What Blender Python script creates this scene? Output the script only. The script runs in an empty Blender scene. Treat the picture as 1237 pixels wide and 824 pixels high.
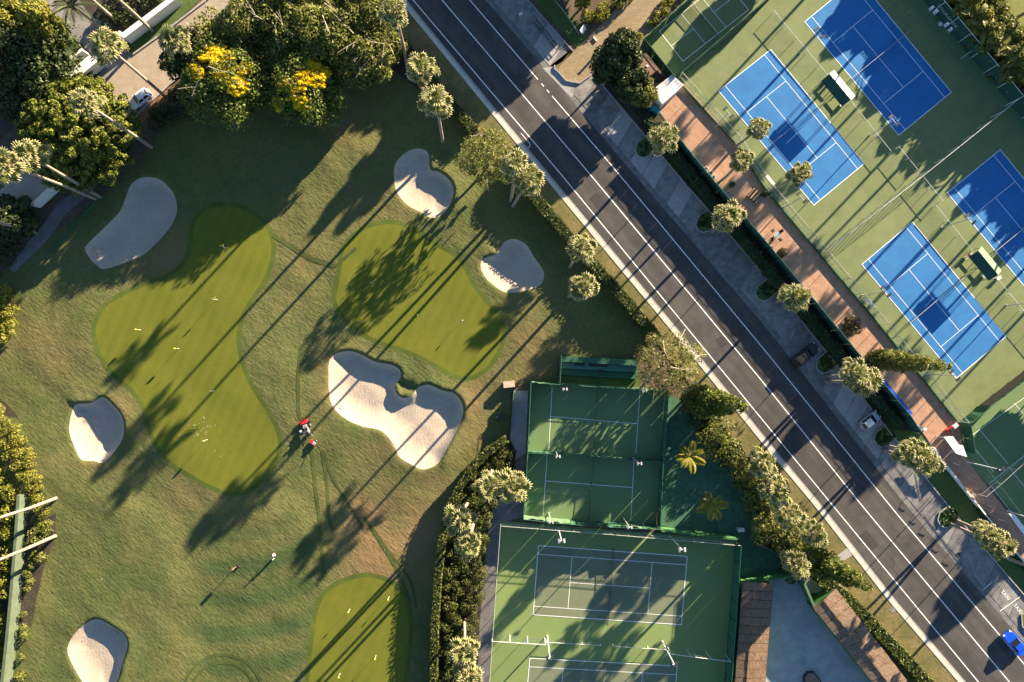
import bpy, bmesh, math, random
import numpy as np
from mathutils import Vector, Matrix
from mathutils.geometry import delaunay_2d_cdt

random.seed(7)
RNG = np.random.default_rng(11)
SC = bpy.context.scene
COL = SC.collection

# ------------------------------------------------------------------ camera, sky, sun, exposure
# metres per photo pixel on the ground and height of the drone
PXM, CAM_H, NX, NY = 7.55, 109.2, 618.5, 430.0
def W(px, py, z=0.0):
    k = (CAM_H - z) / CAM_H / PXM
    return ((px - NX) * k, (NY - py) * k)
def W3(px, py, z=0.0):
    x, y = W(px, py, z)
    return Vector((x, y, z))

cam = bpy.data.cameras.new('drone_camera')
cam_o = bpy.data.objects.new('drone_camera', cam)
COL.objects.link(cam_o)
cam_o.location = (0, 0, CAM_H)
cam.sensor_fit = 'HORIZONTAL'
cam.sensor_width = 36.0
cam.lens = 36.0 * CAM_H * PXM / 1237.0
cam.shift_y = 18.0 / 1237.0
cam.clip_end = 3000.0
SC.camera = cam_o

SUN_AZ = math.atan2(0.733, 0.68)      # direction to the sun on the ground plane
SUN_EL = math.radians(13.4)
world = bpy.data.worlds.new("World")
SC.world = world
world.use_nodes = True
wn = world.node_tree.nodes
bg = wn['Background']
sky = wn.new('ShaderNodeTexSky')
sky.sky_type = 'NISHITA'
sky.sun_disc = False
sky.ozone_density = 3.0
sky.air_density = 0.9
sky.dust_density = 0.3
sky.sun_elevation = SUN_EL
sky.sun_rotation = math.pi / 2 - SUN_AZ
world.node_tree.links.new(sky.outputs[0], bg.inputs['Color'])
bg.inputs['Strength'].default_value = 0.05

sun = bpy.data.lights.new('sun', 'SUN')
sun.energy = 5.0
sun.angle = math.radians(0.5)
sun.color = (1.0, 0.80, 0.56)
sun_o = bpy.data.objects.new('sun', sun)
COL.objects.link(sun_o)
sd = Vector((math.cos(SUN_AZ) * math.cos(SUN_EL), math.sin(SUN_AZ) * math.cos(SUN_EL), math.sin(SUN_EL)))
sun_o.rotation_euler = sd.to_track_quat('Z', 'Y').to_euler()
sun_o.location = sd * 300

SC.view_settings.view_transform = 'Standard'
SC.view_settings.look = 'None'
SC.view_settings.gamma = 1.0
SC.view_settings.exposure = 2.5
SC.cycles.max_bounces = 6
SC.cycles.transparent_max_bounces = 12

# ------------------------------------------------------------------ materials
def new_mat(name):
    m = bpy.data.materials.new(name)
    m.use_nodes = True
    nt = m.node_tree
    return m, nt, nt.nodes['Principled BSDF']

def rgb(nt, c):
    n = nt.nodes.new('ShaderNodeRGB')
    n.outputs[0].default_value = (*c, 1)
    return n.outputs[0]

def noise(nt, scale, detail=4, rough=0.55, coord='pos', stretch=None, rot=0.0, dist=0.0):
    if coord == 'pos':
        g = nt.nodes.new('ShaderNodeNewGeometry').outputs['Position']
    else:
        g = nt.nodes.new('ShaderNodeTexCoord').outputs['Object']
    if stretch is not None or rot:
        mp = nt.nodes.new('ShaderNodeMapping')
        mp.vector_type = 'TEXTURE'
        mp.inputs['Rotation'].default_value = (0, 0, rot)
        mp.inputs['Scale'].default_value = stretch or (1, 1, 1)
        nt.links.new(g, mp.inputs[0])
        g = mp.outputs[0]
    n = nt.nodes.new('ShaderNodeTexNoise')
    n.inputs['Scale'].default_value = scale
    n.inputs['Detail'].default_value = detail
    n.inputs['Roughness'].default_value = rough
    n.inputs['Distortion'].default_value = dist
    nt.links.new(g, n.inputs['Vector'])
    return n.outputs['Fac']

def ramp(nt, fac, lo, hi):
    n = nt.nodes.new('ShaderNodeMapRange')
    n.inputs['From Min'].default_value = lo
    n.inputs['From Max'].default_value = hi
    nt.links.new(fac, n.inputs['Value'])
    return n.outputs['Result']

def math_node(nt, op, a, b):
    n = nt.nodes.new('ShaderNodeMath')
    n.operation = op
    for i, v in enumerate((a, b)):
        if isinstance(v, (int, float)):
            n.inputs[i].default_value = v
        else:
            nt.links.new(v, n.inputs[i])
    return n.outputs[0]

def mix(nt, fac, a, b, mode='MIX'):
    n = nt.nodes.new('ShaderNodeMix')
    n.data_type = 'RGBA'
    n.blend_type = mode
    for sock, v in ((n.inputs[0], fac), (n.inputs[6], a), (n.inputs[7], b)):
        if isinstance(v, (int, float)):
            sock.default_value = v
        elif isinstance(v, tuple):
            sock.default_value = (*v, 1)
        else:
            nt.links.new(v, sock)
    return n.outputs[2]

def attr(nt, name):
    n = nt.nodes.new('ShaderNodeAttribute')
    n.attribute_name = name
    return n.outputs['Fac']

def bump(nt, bsdf, height, strength, distance):
    b = nt.nodes.new('ShaderNodeBump')
    b.inputs['Strength'].default_value = strength
    b.inputs['Distance'].default_value = distance
    nt.links.new(height, b.inputs['Height'])
    nt.links.new(b.outputs[0], bsdf.inputs['Normal'])

def mat_mottled(name, c1, c2, s1=0.4, c3=None, s2=4.0, f3=0.5, rough=0.9, bstr=0.0, bscale=8.0, bdist=0.03, spec=0.2, lo=0.35, hi=0.65,
                stretch=None, rot=0.0, metal=0.0):
    m, nt, b = new_mat(name)
    col = mix(nt, ramp(nt, noise(nt, s1, stretch=stretch, rot=rot), lo, hi), c1, c2)
    if c3 is not None:
        f = math_node(nt, 'MULTIPLY', ramp(nt, noise(nt, s2, 6, 0.65), 0.42, 0.68), f3)
        col = mix(nt, f, col, c3)
    nt.links.new(col, b.inputs['Base Color'])
    b.inputs['Roughness'].default_value = rough
    b.inputs['Specular IOR Level'].default_value = spec
    b.inputs['Metallic'].default_value = metal
    if bstr:
        bump(nt, b, noise(nt, bscale, 5, 0.6), bstr, bdist)
    return m

def mat_plain(name, c, rough=0.6, metal=0.0, spec=0.4, var=0.12):
    d = tuple(x * (1 - var) for x in c)
    return mat_mottled(name, d, tuple(min(1, x * (1 + var)) for x in c), s1=3.0, rough=rough, metal=metal, spec=spec)

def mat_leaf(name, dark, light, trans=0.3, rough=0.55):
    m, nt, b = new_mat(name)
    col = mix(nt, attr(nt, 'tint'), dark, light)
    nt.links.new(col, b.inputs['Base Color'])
    b.inputs['Roughness'].default_value = rough
    b.inputs['Specular IOR Level'].default_value = 0.25
    tr = nt.nodes.new('ShaderNodeBsdfTranslucent')
    nt.links.new(col, tr.inputs['Color'])
    mx = nt.nodes.new('ShaderNodeMixShader')
    mx.inputs[0].default_value = trans
    nt.links.new(b.outputs[0], mx.inputs[1])
    nt.links.new(tr.outputs[0], mx.inputs[2])
    nt.links.new(mx.outputs[0], nt.nodes['Material Output'].inputs['Surface'])
    return m

def mat_brick(name, c1, c2, mortar, rot, bw, bh, msize=0.012, bstr=0.4, c3=None, rough=0.9):
    m, nt, b = new_mat(name)
    g = nt.nodes.new('ShaderNodeNewGeometry').outputs['Position']
    mp = nt.nodes.new('ShaderNodeMapping')
    mp.inputs['Rotation'].default_value = (0, 0, rot)
    nt.links.new(g, mp.inputs[0])
    t = nt.nodes.new('ShaderNodeTexBrick')
    t.inputs['Color1'].default_value = (*c1, 1)
    t.inputs['Color2'].default_value = (*c2, 1)
    t.inputs['Mortar'].default_value = (*mortar, 1)
    t.inputs['Scale'].default_value = 1.0
    t.inputs['Mortar Size'].default_value = msize
    t.inputs['Brick Width'].default_value = bw
    t.inputs['Row Height'].default_value = bh
    nt.links.new(mp.outputs[0], t.inputs[0])
    col = t.outputs['Color']
    if c3 is not None:
        col = mix(nt, math_node(nt, 'MULTIPLY', ramp(nt, noise(nt, 0.8, 6, 0.7), 0.4, 0.75), 0.7), col, c3)
    nt.links.new(col, b.inputs['Base Color'])
    b.inputs['Roughness'].default_value = rough
    b.inputs['Specular IOR Level'].default_value = 0.2
    if bstr:
        h = math_node(nt, 'SUBTRACT', noise(nt, 5.0, 5, 0.7), t.outputs['Fac'])
        bump(nt, b, h, bstr, 0.05)
    return m

M = {}
M['soil'] = mat_mottled('soil', (0.10, 0.072, 0.05), (0.15, 0.11, 0.075), 0.25, (0.055, 0.05, 0.03), 1.8, 0.8, bstr=0.5, bdist=0.12, bscale=3)
M['dark_soil'] = mat_mottled('dark_mulch', (0.045, 0.036, 0.03), (0.08, 0.06, 0.045), 0.6, (0.03, 0.04, 0.02), 2.5, 0.7, bstr=0.6, bdist=0.1, bscale=5)
M['red_mulch'] = mat_mottled('bark_mulch', (0.22, 0.10, 0.05), (0.30, 0.16, 0.08), 1.2, (0.10, 0.05, 0.03), 5, 0.8, bstr=0.8, bdist=0.12, bscale=6)
M['dirt_path'] = mat_mottled('dry_dirt', (0.30, 0.235, 0.15), (0.23, 0.175, 0.105), 0.35, (0.17, 0.14, 0.07), 2.2, 0.7, bstr=0.6, bdist=0.06, bscale=5)
M['gravel'] = mat_mottled('grey_gravel', (0.15, 0.145, 0.14), (0.21, 0.20, 0.19), 0.6, (0.07, 0.07, 0.07), 6, 0.8, bstr=0.8, bdist=0.08, bscale=9)
M['pale_path'] = mat_mottled('pale_concrete_path', (0.36, 0.35, 0.35), (0.28, 0.28, 0.28), 0.5, (0.2, 0.2, 0.2), 3, 0.6)
M['asphalt'] = mat_mottled('asphalt', (0.058, 0.055, 0.053), (0.092, 0.085, 0.078), 0.55, (0.043, 0.041, 0.040), 0.35, 0.75, rough=0.85, bstr=0.35, bdist=0.02, bscale=30,
                           stretch=(14, 0.9, 1), rot=math.atan2(-0.77, 0.638))
M['black_tar'] = mat_plain('bitumen', (0.03, 0.03, 0.031), 0.6)
M['asphalt_dark'] = mat_mottled('newer_asphalt', (0.045, 0.044, 0.043), (0.055, 0.053, 0.05), 0.8, (0.035, 0.034, 0.034), 2.0, 0.5, rough=0.85)
M['street'] = mat_mottled('worn_tan_street', (0.31, 0.255, 0.19), (0.37, 0.31, 0.235), 0.4, (0.24, 0.20, 0.155), 1.0, 0.6, bstr=0.3, bdist=0.02, bscale=20)
M['concrete'] = mat_mottled('concrete', (0.21, 0.205, 0.195), (0.26, 0.255, 0.245), 0.5, (0.11, 0.11, 0.105), 0.8, 0.9, bstr=0.25, bdist=0.02, bscale=12)
M['concrete_new'] = mat_mottled('new_pale_concrete', (0.31, 0.30, 0.285), (0.35, 0.34, 0.325), 0.5, (0.22, 0.22, 0.21), 1.5, 0.6, bstr=0.2, bdist=0.02, bscale=12)
M['concrete_old'] = mat_mottled('stained_concrete', (0.145, 0.145, 0.14), (0.20, 0.197, 0.19), 0.7, (0.085, 0.085, 0.085), 1.0, 0.85, bstr=0.25, bdist=0.02, bscale=12)
M['kerb'] = mat_mottled('kerb_concrete', (0.50, 0.47, 0.41), (0.58, 0.55, 0.48), 0.8, (0.36, 0.33, 0.29), 2.0, 0.5, bstr=0.2, bdist=0.02)
M['paint'] = mat_mottled('white_road_paint', (0.75, 0.75, 0.73), (0.82, 0.82, 0.80), 2.0, (0.45, 0.44, 0.42), 5.0, 0.45, rough=0.7)
M['court_paint'] = mat_plain('white_court_paint', (0.80, 0.80, 0.78), 0.75, var=0.04)
M['court_green'] = mat_mottled('green_court_coating', (0.145, 0.180, 0.072), (0.165, 0.20, 0.084), 0.12, (0.105, 0.138, 0.060), 0.45, 0.6, rough=0.8, bstr=0.12, bdist=0.01, bscale=20)
M['court_blue'] = mat_mottled('blue_court_coating', (0.022, 0.145, 0.36), (0.028, 0.170, 0.40), 0.2, (0.02, 0.120, 0.30), 0.5, 0.6, rough=0.8, bstr=0.12, bdist=0.01, bscale=20)
M['court_deep'] = mat_mottled('deep_green_court_coating', (0.115, 0.185, 0.078), (0.132, 0.208, 0.088), 0.15, (0.095, 0.155, 0.068), 0.6, 0.5, rough=0.8, bstr=0.12, bdist=0.01, bscale=20)
M['court_olive'] = mat_mottled('grey_olive_court_coating', (0.135, 0.16, 0.095), (0.155, 0.18, 0.105), 0.2, (0.11, 0.135, 0.085), 0.7, 0.5, rough=0.8)
M['court_grass'] = mat_mottled('sage_green_court_coating', (0.155, 0.215, 0.072), (0.175, 0.24, 0.082), 0.15, (0.13, 0.19, 0.07), 0.6, 0.5, rough=0.8)
M['court_worn'] = mat_mottled('cracked_green_coating', (0.048, 0.118, 0.068), (0.060, 0.14, 0.08), 0.3, (0.018, 0.04, 0.03), 0.9, 0.55, rough=0.85)
M['courtyard'] = mat_mottled('grey_courtyard_concrete', (0.31, 0.31, 0.305), (0.38, 0.38, 0.37), 0.25, (0.23, 0.23, 0.23), 0.7, 0.7, bstr=0.15, bdist=0.02)
ROAD_ROT = -math.atan2(0.77, -0.638) 
M['brick_paving'] = mat_brick('terracotta_brick_paving', (0.37, 0.205, 0.125), (0.47, 0.28, 0.18), (0.24, 0.15, 0.10), math.radians(50), 0.9, 0.45, 0.02, 0.2, (0.36, 0.24, 0.17))
M['sand'] = mat_mottled('bunker_sand', (0.375, 0.315, 0.245), (0.42, 0.355, 0.28), 0.35, (0.31, 0.26, 0.20), 2.5, 0.55, bstr=0.5, bdist=0.08, bscale=4, spec=0.1)
_nt = M['sand'].node_tree; _b = _nt.nodes['Principled BSDF']; _c = _b.inputs['Base Color'].links[0].from_socket
_nt.links.new(mix(_nt, math_node(_nt, 'MULTIPLY', math_node(_nt, 'MULTIPLY', ramp(_nt, noise(_nt, 2.6, 3, 0.6), 0.64, 0.70), ramp(_nt, noise(_nt, 0.22, 2, 0.5), 0.48, 0.58)), 0.75), _c, (0.12, 0.085, 0.055)), _b.inputs['Base Color'])
_w = _nt.nodes.new('ShaderNodeTexWave'); _w.inputs['Scale'].default_value = 0.6; _w.inputs['Distortion'].default_value = 14.0; _w.inputs['Detail'].default_value = 3; _w.inputs['Detail Scale'].default_value = 0.6
_nt.links.new(_nt.nodes.new('ShaderNodeNewGeometry').outputs['Position'], _w.inputs[0])
bump(_nt, _b, math_node(_nt, 'ADD', math_node(_nt, 'MULTIPLY', _w.outputs['Fac'], 0.15), noise(_nt, 3.0, 5, 0.65)), 0.55, 0.07)
M['verge'] = mat_mottled('dry_verge_grass', (0.13, 0.115, 0.042), (0.20, 0.155, 0.065), 0.22, (0.075, 0.095, 0.03), 1.5, 0.8, bstr=0.7, bdist=0.08, bscale=5, lo=0.4, hi=0.6)
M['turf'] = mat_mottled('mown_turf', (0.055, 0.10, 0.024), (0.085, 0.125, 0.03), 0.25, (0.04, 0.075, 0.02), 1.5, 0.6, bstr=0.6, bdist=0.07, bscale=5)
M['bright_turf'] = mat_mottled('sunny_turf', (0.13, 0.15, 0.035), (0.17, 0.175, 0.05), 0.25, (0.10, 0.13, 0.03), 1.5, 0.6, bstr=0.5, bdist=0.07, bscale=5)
M['green'] = mat_mottled('putting_green_turf', (0.100, 0.112, 0.010), (0.125, 0.130, 0.014), 0.16, (0.082, 0.104, 0.010), 1.2, 0.55, bstr=0.22, bdist=0.02, bscale=10)
_nt = M['green'].node_tree; _b = _nt.nodes['Principled BSDF']; _c = _b.inputs['Base Color'].links[0].from_socket
_w = _nt.nodes.new('ShaderNodeTexWave'); _w.inputs['Scale'].default_value = 0.17; _w.inputs['Distortion'].default_value = 0.6; _w.inputs['Detail'].default_value = 2
_mp = _nt.nodes.new('ShaderNodeMapping'); _mp.inputs['Rotation'].default_value = (0, 0, math.radians(24)); _nt.links.new(_nt.nodes.new('ShaderNodeNewGeometry').outputs['Position'], _mp.inputs[0]); _nt.links.new(_mp.outputs[0], _w.inputs[0])
_c = mix(_nt, math_node(_nt, 'MULTIPLY', ramp(_nt, _w.outputs['Fac'], 0.35, 0.65), 0.4), _c, (0.128, 0.138, 0.016))
_c = mix(_nt, math_node(_nt, 'MULTIPLY', ramp(_nt, noise(_nt, 4.5, 5, 0.75), 0.46, 0.66), 0.5), _c, (0.075, 0.098, 0.010))
_nt.links.new(_c, _b.inputs['Base Color'])
M['collar'] = mat_mottled('collar_grass', (0.055, 0.085, 0.012), (0.085, 0.105, 0.018), 0.5, (0.045, 0.068, 0.012), 2.0, 0.6, bstr=0.6, bdist=0.06, bscale=6)
M['track'] = mat_mottled('flattened_grass', (0.038, 0.058, 0.014), (0.058, 0.078, 0.019), 0.7, (0.075, 0.085, 0.026), 2.0, 0.6, bstr=0.5, bdist=0.06, bscale=6)
# rough lawn: dry patches and mowing bands come from attributes of the turf itself
m, nt, b = new_mat('rough_lawn')
c = mix(nt, ramp(nt, noise(nt, 0.10, 5, 0.6), 0.35, 0.65), (0.072, 0.096, 0.030), (0.122, 0.122, 0.044))
c = mix(nt, math_node(nt, 'MULTIPLY', ramp(nt, noise(nt, 0.45, 6, 0.65), 0.45, 0.7), 0.5), c, (0.155, 0.135, 0.058))
c = mix(nt, math_node(nt, 'MULTIPLY', ramp(nt, noise(nt, 1.7, 6, 0.7), 0.45, 0.75), 0.75), c, (0.050, 0.070, 0.022))
c = mix(nt, math_node(nt, 'MULTIPLY', ramp(nt, noise(nt, 3.3, 3, 0.6), 0.66, 0.74), 0.55), c, (0.24, 0.215, 0.10))
c = mix(nt, math_node(nt, 'MULTIPLY', ramp(nt, noise(nt, 0.9, 7, 0.75, dist=0.6), 0.52, 0.70), 0.55), c, (0.045, 0.064, 0.020))
c = mix(nt, attr(nt, 'dry'), c, (0.185, 0.124, 0.060))
c = mix(nt, attr(nt, 'stripe'), c, (0.046, 0.076, 0.026))
nt.links.new(c, b.inputs['Base Color'])
b.inputs['Roughness'].default_value = 0.95
b.inputs['Specular IOR Level'].default_value = 0.1
hh = math_node(nt, 'ADD', noise(nt, 2.2, 6, 0.7, stretch=(2.2, 0.8, 1), rot=math.radians(-40)), math_node(nt, 'MULTIPLY', noise(nt, 0.5, 4, 0.6), 1.5))
bump(nt, b, hh, 0.75, 0.16)
M['lawn'] = m

M['bark'] = mat_mottled('grey_bark', (0.20, 0.16, 0.12), (0.28, 0.235, 0.18), 2.0, (0.10, 0.08, 0.06), 5, 0.7, bstr=0.6, bdist=0.05)
M['palm_bark'] = mat_mottled('palm_bark', (0.24, 0.20, 0.155), (0.33, 0.28, 0.22), 1.5, (0.13, 0.10, 0.08), 6, 0.7, bstr=0.5, bdist=0.04)
M['branch'] = mat_plain('pale_branch', (0.36, 0.30, 0.23), 0.9)
M['ficus'] = mat_leaf('ficus_leaves', (0.036, 0.054, 0.007), (0.235, 0.260, 0.034), 0.25)
M['dark_leaf'] = mat_leaf('dark_leaves', (0.018, 0.034, 0.010), (0.075, 0.10, 0.028), 0.22)
M['olive'] = mat_leaf('olive_leaves', (0.055, 0.070, 0.014), (0.235, 0.250, 0.055), 0.34)
M['pale_leaf'] = mat_leaf('pale_feathery_leaves', (0.07, 0.085, 0.022), (0.26, 0.255, 0.075), 0.35)
M['hedge'] = mat_leaf('hedge_leaves', (0.030, 0.046, 0.009), (0.125, 0.135, 0.026), 0.25)
M['ivy'] = mat_leaf('ivy_leaves', (0.015, 0.04, 0.012), (0.045, 0.085, 0.025), 0.2)
M['lime'] = mat_leaf('yellow_green_leaves', (0.10, 0.12, 0.015), (0.30, 0.28, 0.04), 0.35)
M['acacia'] = mat_leaf('acacia_leaves', (0.045, 0.072, 0.014), (0.185, 0.225, 0.042), 0.34)
M['blossom'] = mat_leaf('yellow_blossom', (0.60, 0.45, 0.010), (0.84, 0.64, 0.020), 0.3)
M['conifer'] = mat_leaf('conifer_needles', (0.026, 0.048, 0.008), (0.165, 0.190, 0.028), 0.25)
M['frond'] = mat_leaf('fan_palm_leaf', (0.095, 0.130, 0.018), (0.54, 0.47, 0.27), 0.35)
M['feather'] = mat_leaf('feather_palm_leaf', (0.15, 0.16, 0.02), (0.40, 0.34, 0.04), 0.35)
M['feather_dark'] = mat_leaf('green_feather_palm_leaf', (0.05, 0.07, 0.02), (0.15, 0.17, 0.05), 0.35)
M['banana'] = mat_leaf('broad_leaves', (0.05, 0.075, 0.02), (0.24, 0.22, 0.05), 0.35)
M['skirt'] = mat_leaf('dead_fronds', (0.12, 0.085, 0.05), (0.22, 0.16, 0.09), 0.2)
M['screen'] = mat_mottled('green_windscreen_cloth', (0.026, 0.092, 0.052), (0.036, 0.115, 0.064), 0.5, (0.02, 0.07, 0.042), 2.0, 0.5, rough=0.8)
M['screen_pale'] = mat_mottled('faded_windscreen_cloth', (0.085, 0.15, 0.085), (0.12, 0.19, 0.11), 0.8, (0.055, 0.11, 0.06), 2.0, 0.6, rough=0.8)
M['wall_green'] = mat_mottled('green_painted_wall', (0.045, 0.135, 0.045), (0.06, 0.16, 0.055), 0.4, (0.032, 0.10, 0.036), 1.5, 0.5, rough=0.8)
M['green_metal'] = mat_plain('green_painted_metal', (0.04, 0.13, 0.085), 0.5)
M['galv'] = mat_plain('galvanised_steel', (0.50, 0.50, 0.50), 0.45, 0.4)
M['white_metal'] = mat_plain('white_painted_metal', (0.72, 0.72, 0.70), 0.45, var=0.05)
M['white_cloth'] = mat_plain('white_canvas', (0.80, 0.80, 0.78), 0.8, var=0.03)
M['sunlit_green_cloth'] = mat_plain('sunlit_green_canvas', (0.13, 0.20, 0.115), 0.8, var=0.05)  # sunlit tone of the green shelter roof, put into the cloth colour
M['dark_cloth'] = mat_plain('dark_green_canvas', (0.012, 0.06, 0.045), 0.8, var=0.05)
M['black'] = mat_plain('black_rubber', (0.02, 0.02, 0.021), 0.6)
M['grille'] = mat_plain('dark_steel', (0.035, 0.037, 0.04), 0.5, 0.3)
M['wood'] = mat_mottled('weathered_wood', (0.28, 0.19, 0.12), (0.36, 0.26, 0.17), 2.0, (0.18, 0.12, 0.08), 6.0, 0.6)
def mat_shingle(name, c1, c2, c3, rot, course):
    m, nt, b = new_mat(name)
    col = mix(nt, ramp(nt, noise(nt, 0.7, 5, 0.65), 0.38, 0.62), c1, c2)
    st = noise(nt, 2.6, 6, 0.75, stretch=(0.45, 2.0, 1), rot=rot)
    col = mix(nt, math_node(nt, 'MULTIPLY', ramp(nt, st, 0.46, 0.66), 0.85), col, c3)
    col = mix(nt, math_node(nt, 'MULTIPLY', ramp(nt, noise(nt, 7.0, 4, 0.7), 0.5, 0.72), 0.7), col, tuple(x * 1.35 for x in c2))
    nt.links.new(col, b.inputs['Base Color']); b.inputs['Roughness'].default_value = 0.95; b.inputs['Specular IOR Level'].default_value = 0.1
    bump(nt, b, math_node(nt, 'ADD', st, noise(nt, 5.0, 5, 0.7)), 0.9, 0.09)
    return m
M['shingle'] = mat_shingle('brown_roof_shingle', (0.165, 0.108, 0.07), (0.225, 0.152, 0.096), (0.065, 0.043, 0.031), math.radians(4), 0.5)
M['shingle2'] = mat_shingle('brown_felt_roof', (0.175, 0.12, 0.08), (0.235, 0.165, 0.112), (0.08, 0.054, 0.04), math.radians(51), 0.5)
M['brown_roof'] = mat_mottled('brown_flat_roof', (0.19, 0.12, 0.085), (0.23, 0.15, 0.105), 1.0, (0.14, 0.09, 0.065), 3.0, 0.6)
M['white_wall'] = mat_mottled('white_rendered_wall', (0.66, 0.67, 0.62), (0.74, 0.74, 0.69), 0.8, (0.5, 0.5, 0.46), 2.0, 0.4)
M['pale_wall'] = mat_mottled('pale_green_wall', (0.085, 0.115, 0.07), (0.11, 0.14, 0.09), 0.8, (0.06, 0.085, 0.055), 2.0, 0.4)
M['blue_paint'] = mat_plain('blue_painted_steel', (0.015, 0.10, 0.50), 0.4, var=0.05)
M['teal'] = mat_plain('teal_plastic', (0.02, 0.22, 0.27), 0.5)
M['yellow'] = mat_plain('yellow_cloth', (0.80, 0.62, 0.04), 0.8, var=0.03)
M['red_paint'] = mat_plain('red_enamel', (0.62, 0.025, 0.03), 0.35, var=0.05)
M['grey_metal'] = mat_plain('grey_metal', (0.42, 0.42, 0.40), 0.4, 0.3)
M['stone'] = mat_mottled('beige_stone', (0.42, 0.34, 0.25), (0.5, 0.41, 0.31), 2.0, (0.3, 0.24, 0.18), 5.0, 0.6, bstr=0.5, bdist=0.05)
M['white_car'] = mat_plain('white_car_paint', (0.72, 0.74, 0.77), 0.25, 0.0, 0.5, var=0.02)
M['black_car'] = mat_plain('black_car_paint', (0.014, 0.016, 0.019), 0.35, 0.0, 0.4, var=0.02)
M['silver_car'] = mat_plain('silver_car_paint', (0.36, 0.38, 0.40), 0.3, 0.5, 0.5, var=0.02)
M['cream_car'] = mat_plain('cream_roof_paint', (0.72, 0.66, 0.58), 0.35, 0.0, 0.5, var=0.02)
M['blue_car'] = mat_plain('blue_car_paint', (0.008, 0.07, 0.55), 0.22, 0.0, 0.6, var=0.02)
M['glass'] = mat_plain('tinted_glass', (0.012, 0.016, 0.022), 0.05, 0.0, 0.8, var=0.02)
M['lamp_glass'] = mat_plain('lamp_lens', (0.75, 0.75, 0.72), 0.15, var=0.02)
M['tail_glass'] = mat_plain('red_lens', (0.35, 0.01, 0.01), 0.2, var=0.02)
M['skin'] = mat_plain('skin', (0.42, 0.25, 0.17), 0.6, var=0.03)
M['navy'] = mat_plain('navy_cloth', (0.02, 0.025, 0.045), 0.9, var=0.05)
M['hair'] = mat_plain('dark_hair', (0.03, 0.02, 0.015), 0.7, var=0.05)
M['terracotta'] = mat_plain('terracotta', (0.32, 0.13, 0.07), 0.8)
M['rust_leaf'] = mat_leaf('bronze_leaves', (0.07, 0.055, 0.025), (0.24, 0.18, 0.075), 0.3)

def net_material(name, col, cell, thick):
    m, nt, b = new_mat(name)
    b.inputs['Base Color'].default_value = (*col, 1)
    b.inputs['Roughness'].default_value = 0.6
    u = nt.nodes.new('ShaderNodeTexCoord').outputs['UV']
    sx = nt.nodes.new('ShaderNodeSeparateXYZ')
    nt.links.new(u, sx.inputs[0])
    f = None
    for sgn in (1, -1):
        s = math_node(nt, 'ADD', sx.outputs[0], math_node(nt, 'MULTIPLY', sx.outputs[1], sgn))
        fr = math_node(nt, 'FRACT', math_node(nt, 'DIVIDE', s, cell), 0)
        lt = math_node(nt, 'LESS_THAN', fr, thick)
        f = lt if f is None else math_node(nt, 'MAXIMUM', f, lt)
    tr = nt.nodes.new('ShaderNodeBsdfTransparent')
    mx = nt.nodes.new('ShaderNodeMixShader')
    nt.links.new(f, mx.inputs[0])
    nt.links.new(tr.outputs[0], mx.inputs[1])
    nt.links.new(b.outputs[0], mx.inputs[2])
    nt.links.new(mx.outputs[0], nt.nodes['Material Output'].inputs['Surface'])
    return m
M['chain'] = net_material('chain_link_wire', (0.10, 0.14, 0.12), 0.08, 0.055)
M['netting'] = net_material('black_netting', (0.02, 0.025, 0.025), 0.06, 0.20)

# ------------------------------------------------------------------ helpers
def mesh_obj(name, verts, faces, mats, parent=None, mi=None, attrs=None, smooth=False, uvs=None):
    me = bpy.data.meshes.new(name)
    verts = np.asarray(verts, dtype=np.float32).reshape(-1, 3)
    if isinstance(faces, np.ndarray) and faces.ndim == 2:
        n, k = faces.shape
        me.vertices.add(len(verts)); me.vertices.foreach_set('co', verts.ravel())
        me.loops.add(n * k); me.loops.foreach_set('vertex_index', faces.astype(np.int32).ravel())
        me.polygons.add(n); me.polygons.foreach_set('loop_start', np.arange(0, n * k, k, dtype=np.int32))
        me.update(calc_edges=True)
    else:
        me.from_pydata([tuple(map(float, v)) for v in verts], [], [tuple(map(int, f)) for f in faces])
    for m in (mats if isinstance(mats, (list, tuple)) else [mats]):
        me.materials.append(M[m] if isinstance(m, str) else m)
    if mi is not None:
        me.polygons.foreach_set('material_index', np.asarray(mi, dtype=np.int32))
    if smooth:
        me.polygons.foreach_set('use_smooth', np.ones(len(me.polygons), dtype=bool))
    for k, v in (attrs or {}).items():
        a = me.attributes.new(k, 'FLOAT', 'POINT')
        a.data.foreach_set('value', np.asarray(v, dtype=np.float32))
    if uvs is not None:
        ul = me.uv_layers.new(name='UVMap')
        vi = np.empty(len(me.loops), dtype=np.int32); me.loops.foreach_get('vertex_index', vi)
        ul.data.foreach_set('uv', np.asarray(uvs, dtype=np.float32)[vi].ravel())
    me.update()
    o = bpy.data.objects.new(name, me)
    COL.objects.link(o)
    if parent is not None:
        o.parent = parent
    return o

def tag(o, label=None, cat=None, group=None, kind=None):
    if label: o['label'] = label
    if cat: o['category'] = cat
    if group: o['group'] = group
    if kind: o['kind'] = kind
    return o

def empty(name, loc=(0, 0, 0), rz=0.0, label=None, cat=None, group=None):
    o = bpy.data.objects.new(name, None)
    COL.objects.link(o)
    o.location = loc
    o.rotation_euler = (0, 0, rz)
    o.empty_display_size = 0.3
    return tag(o, label, cat, group)

def dup(root, loc, rz, label, group=None, scale=None):
    r = root.copy(); COL.objects.link(r)
    r.location = loc; r.rotation_euler = (0, 0, rz)
    if scale: r.scale = scale
    r['label'] = label
    if group: r['group'] = group
    for ch in list(root.children):
        c = ch.copy(); COL.objects.link(c); c.parent = r
        for g in ch.children:
            d = g.copy(); COL.objects.link(d); d.parent = c
    return r

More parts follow.
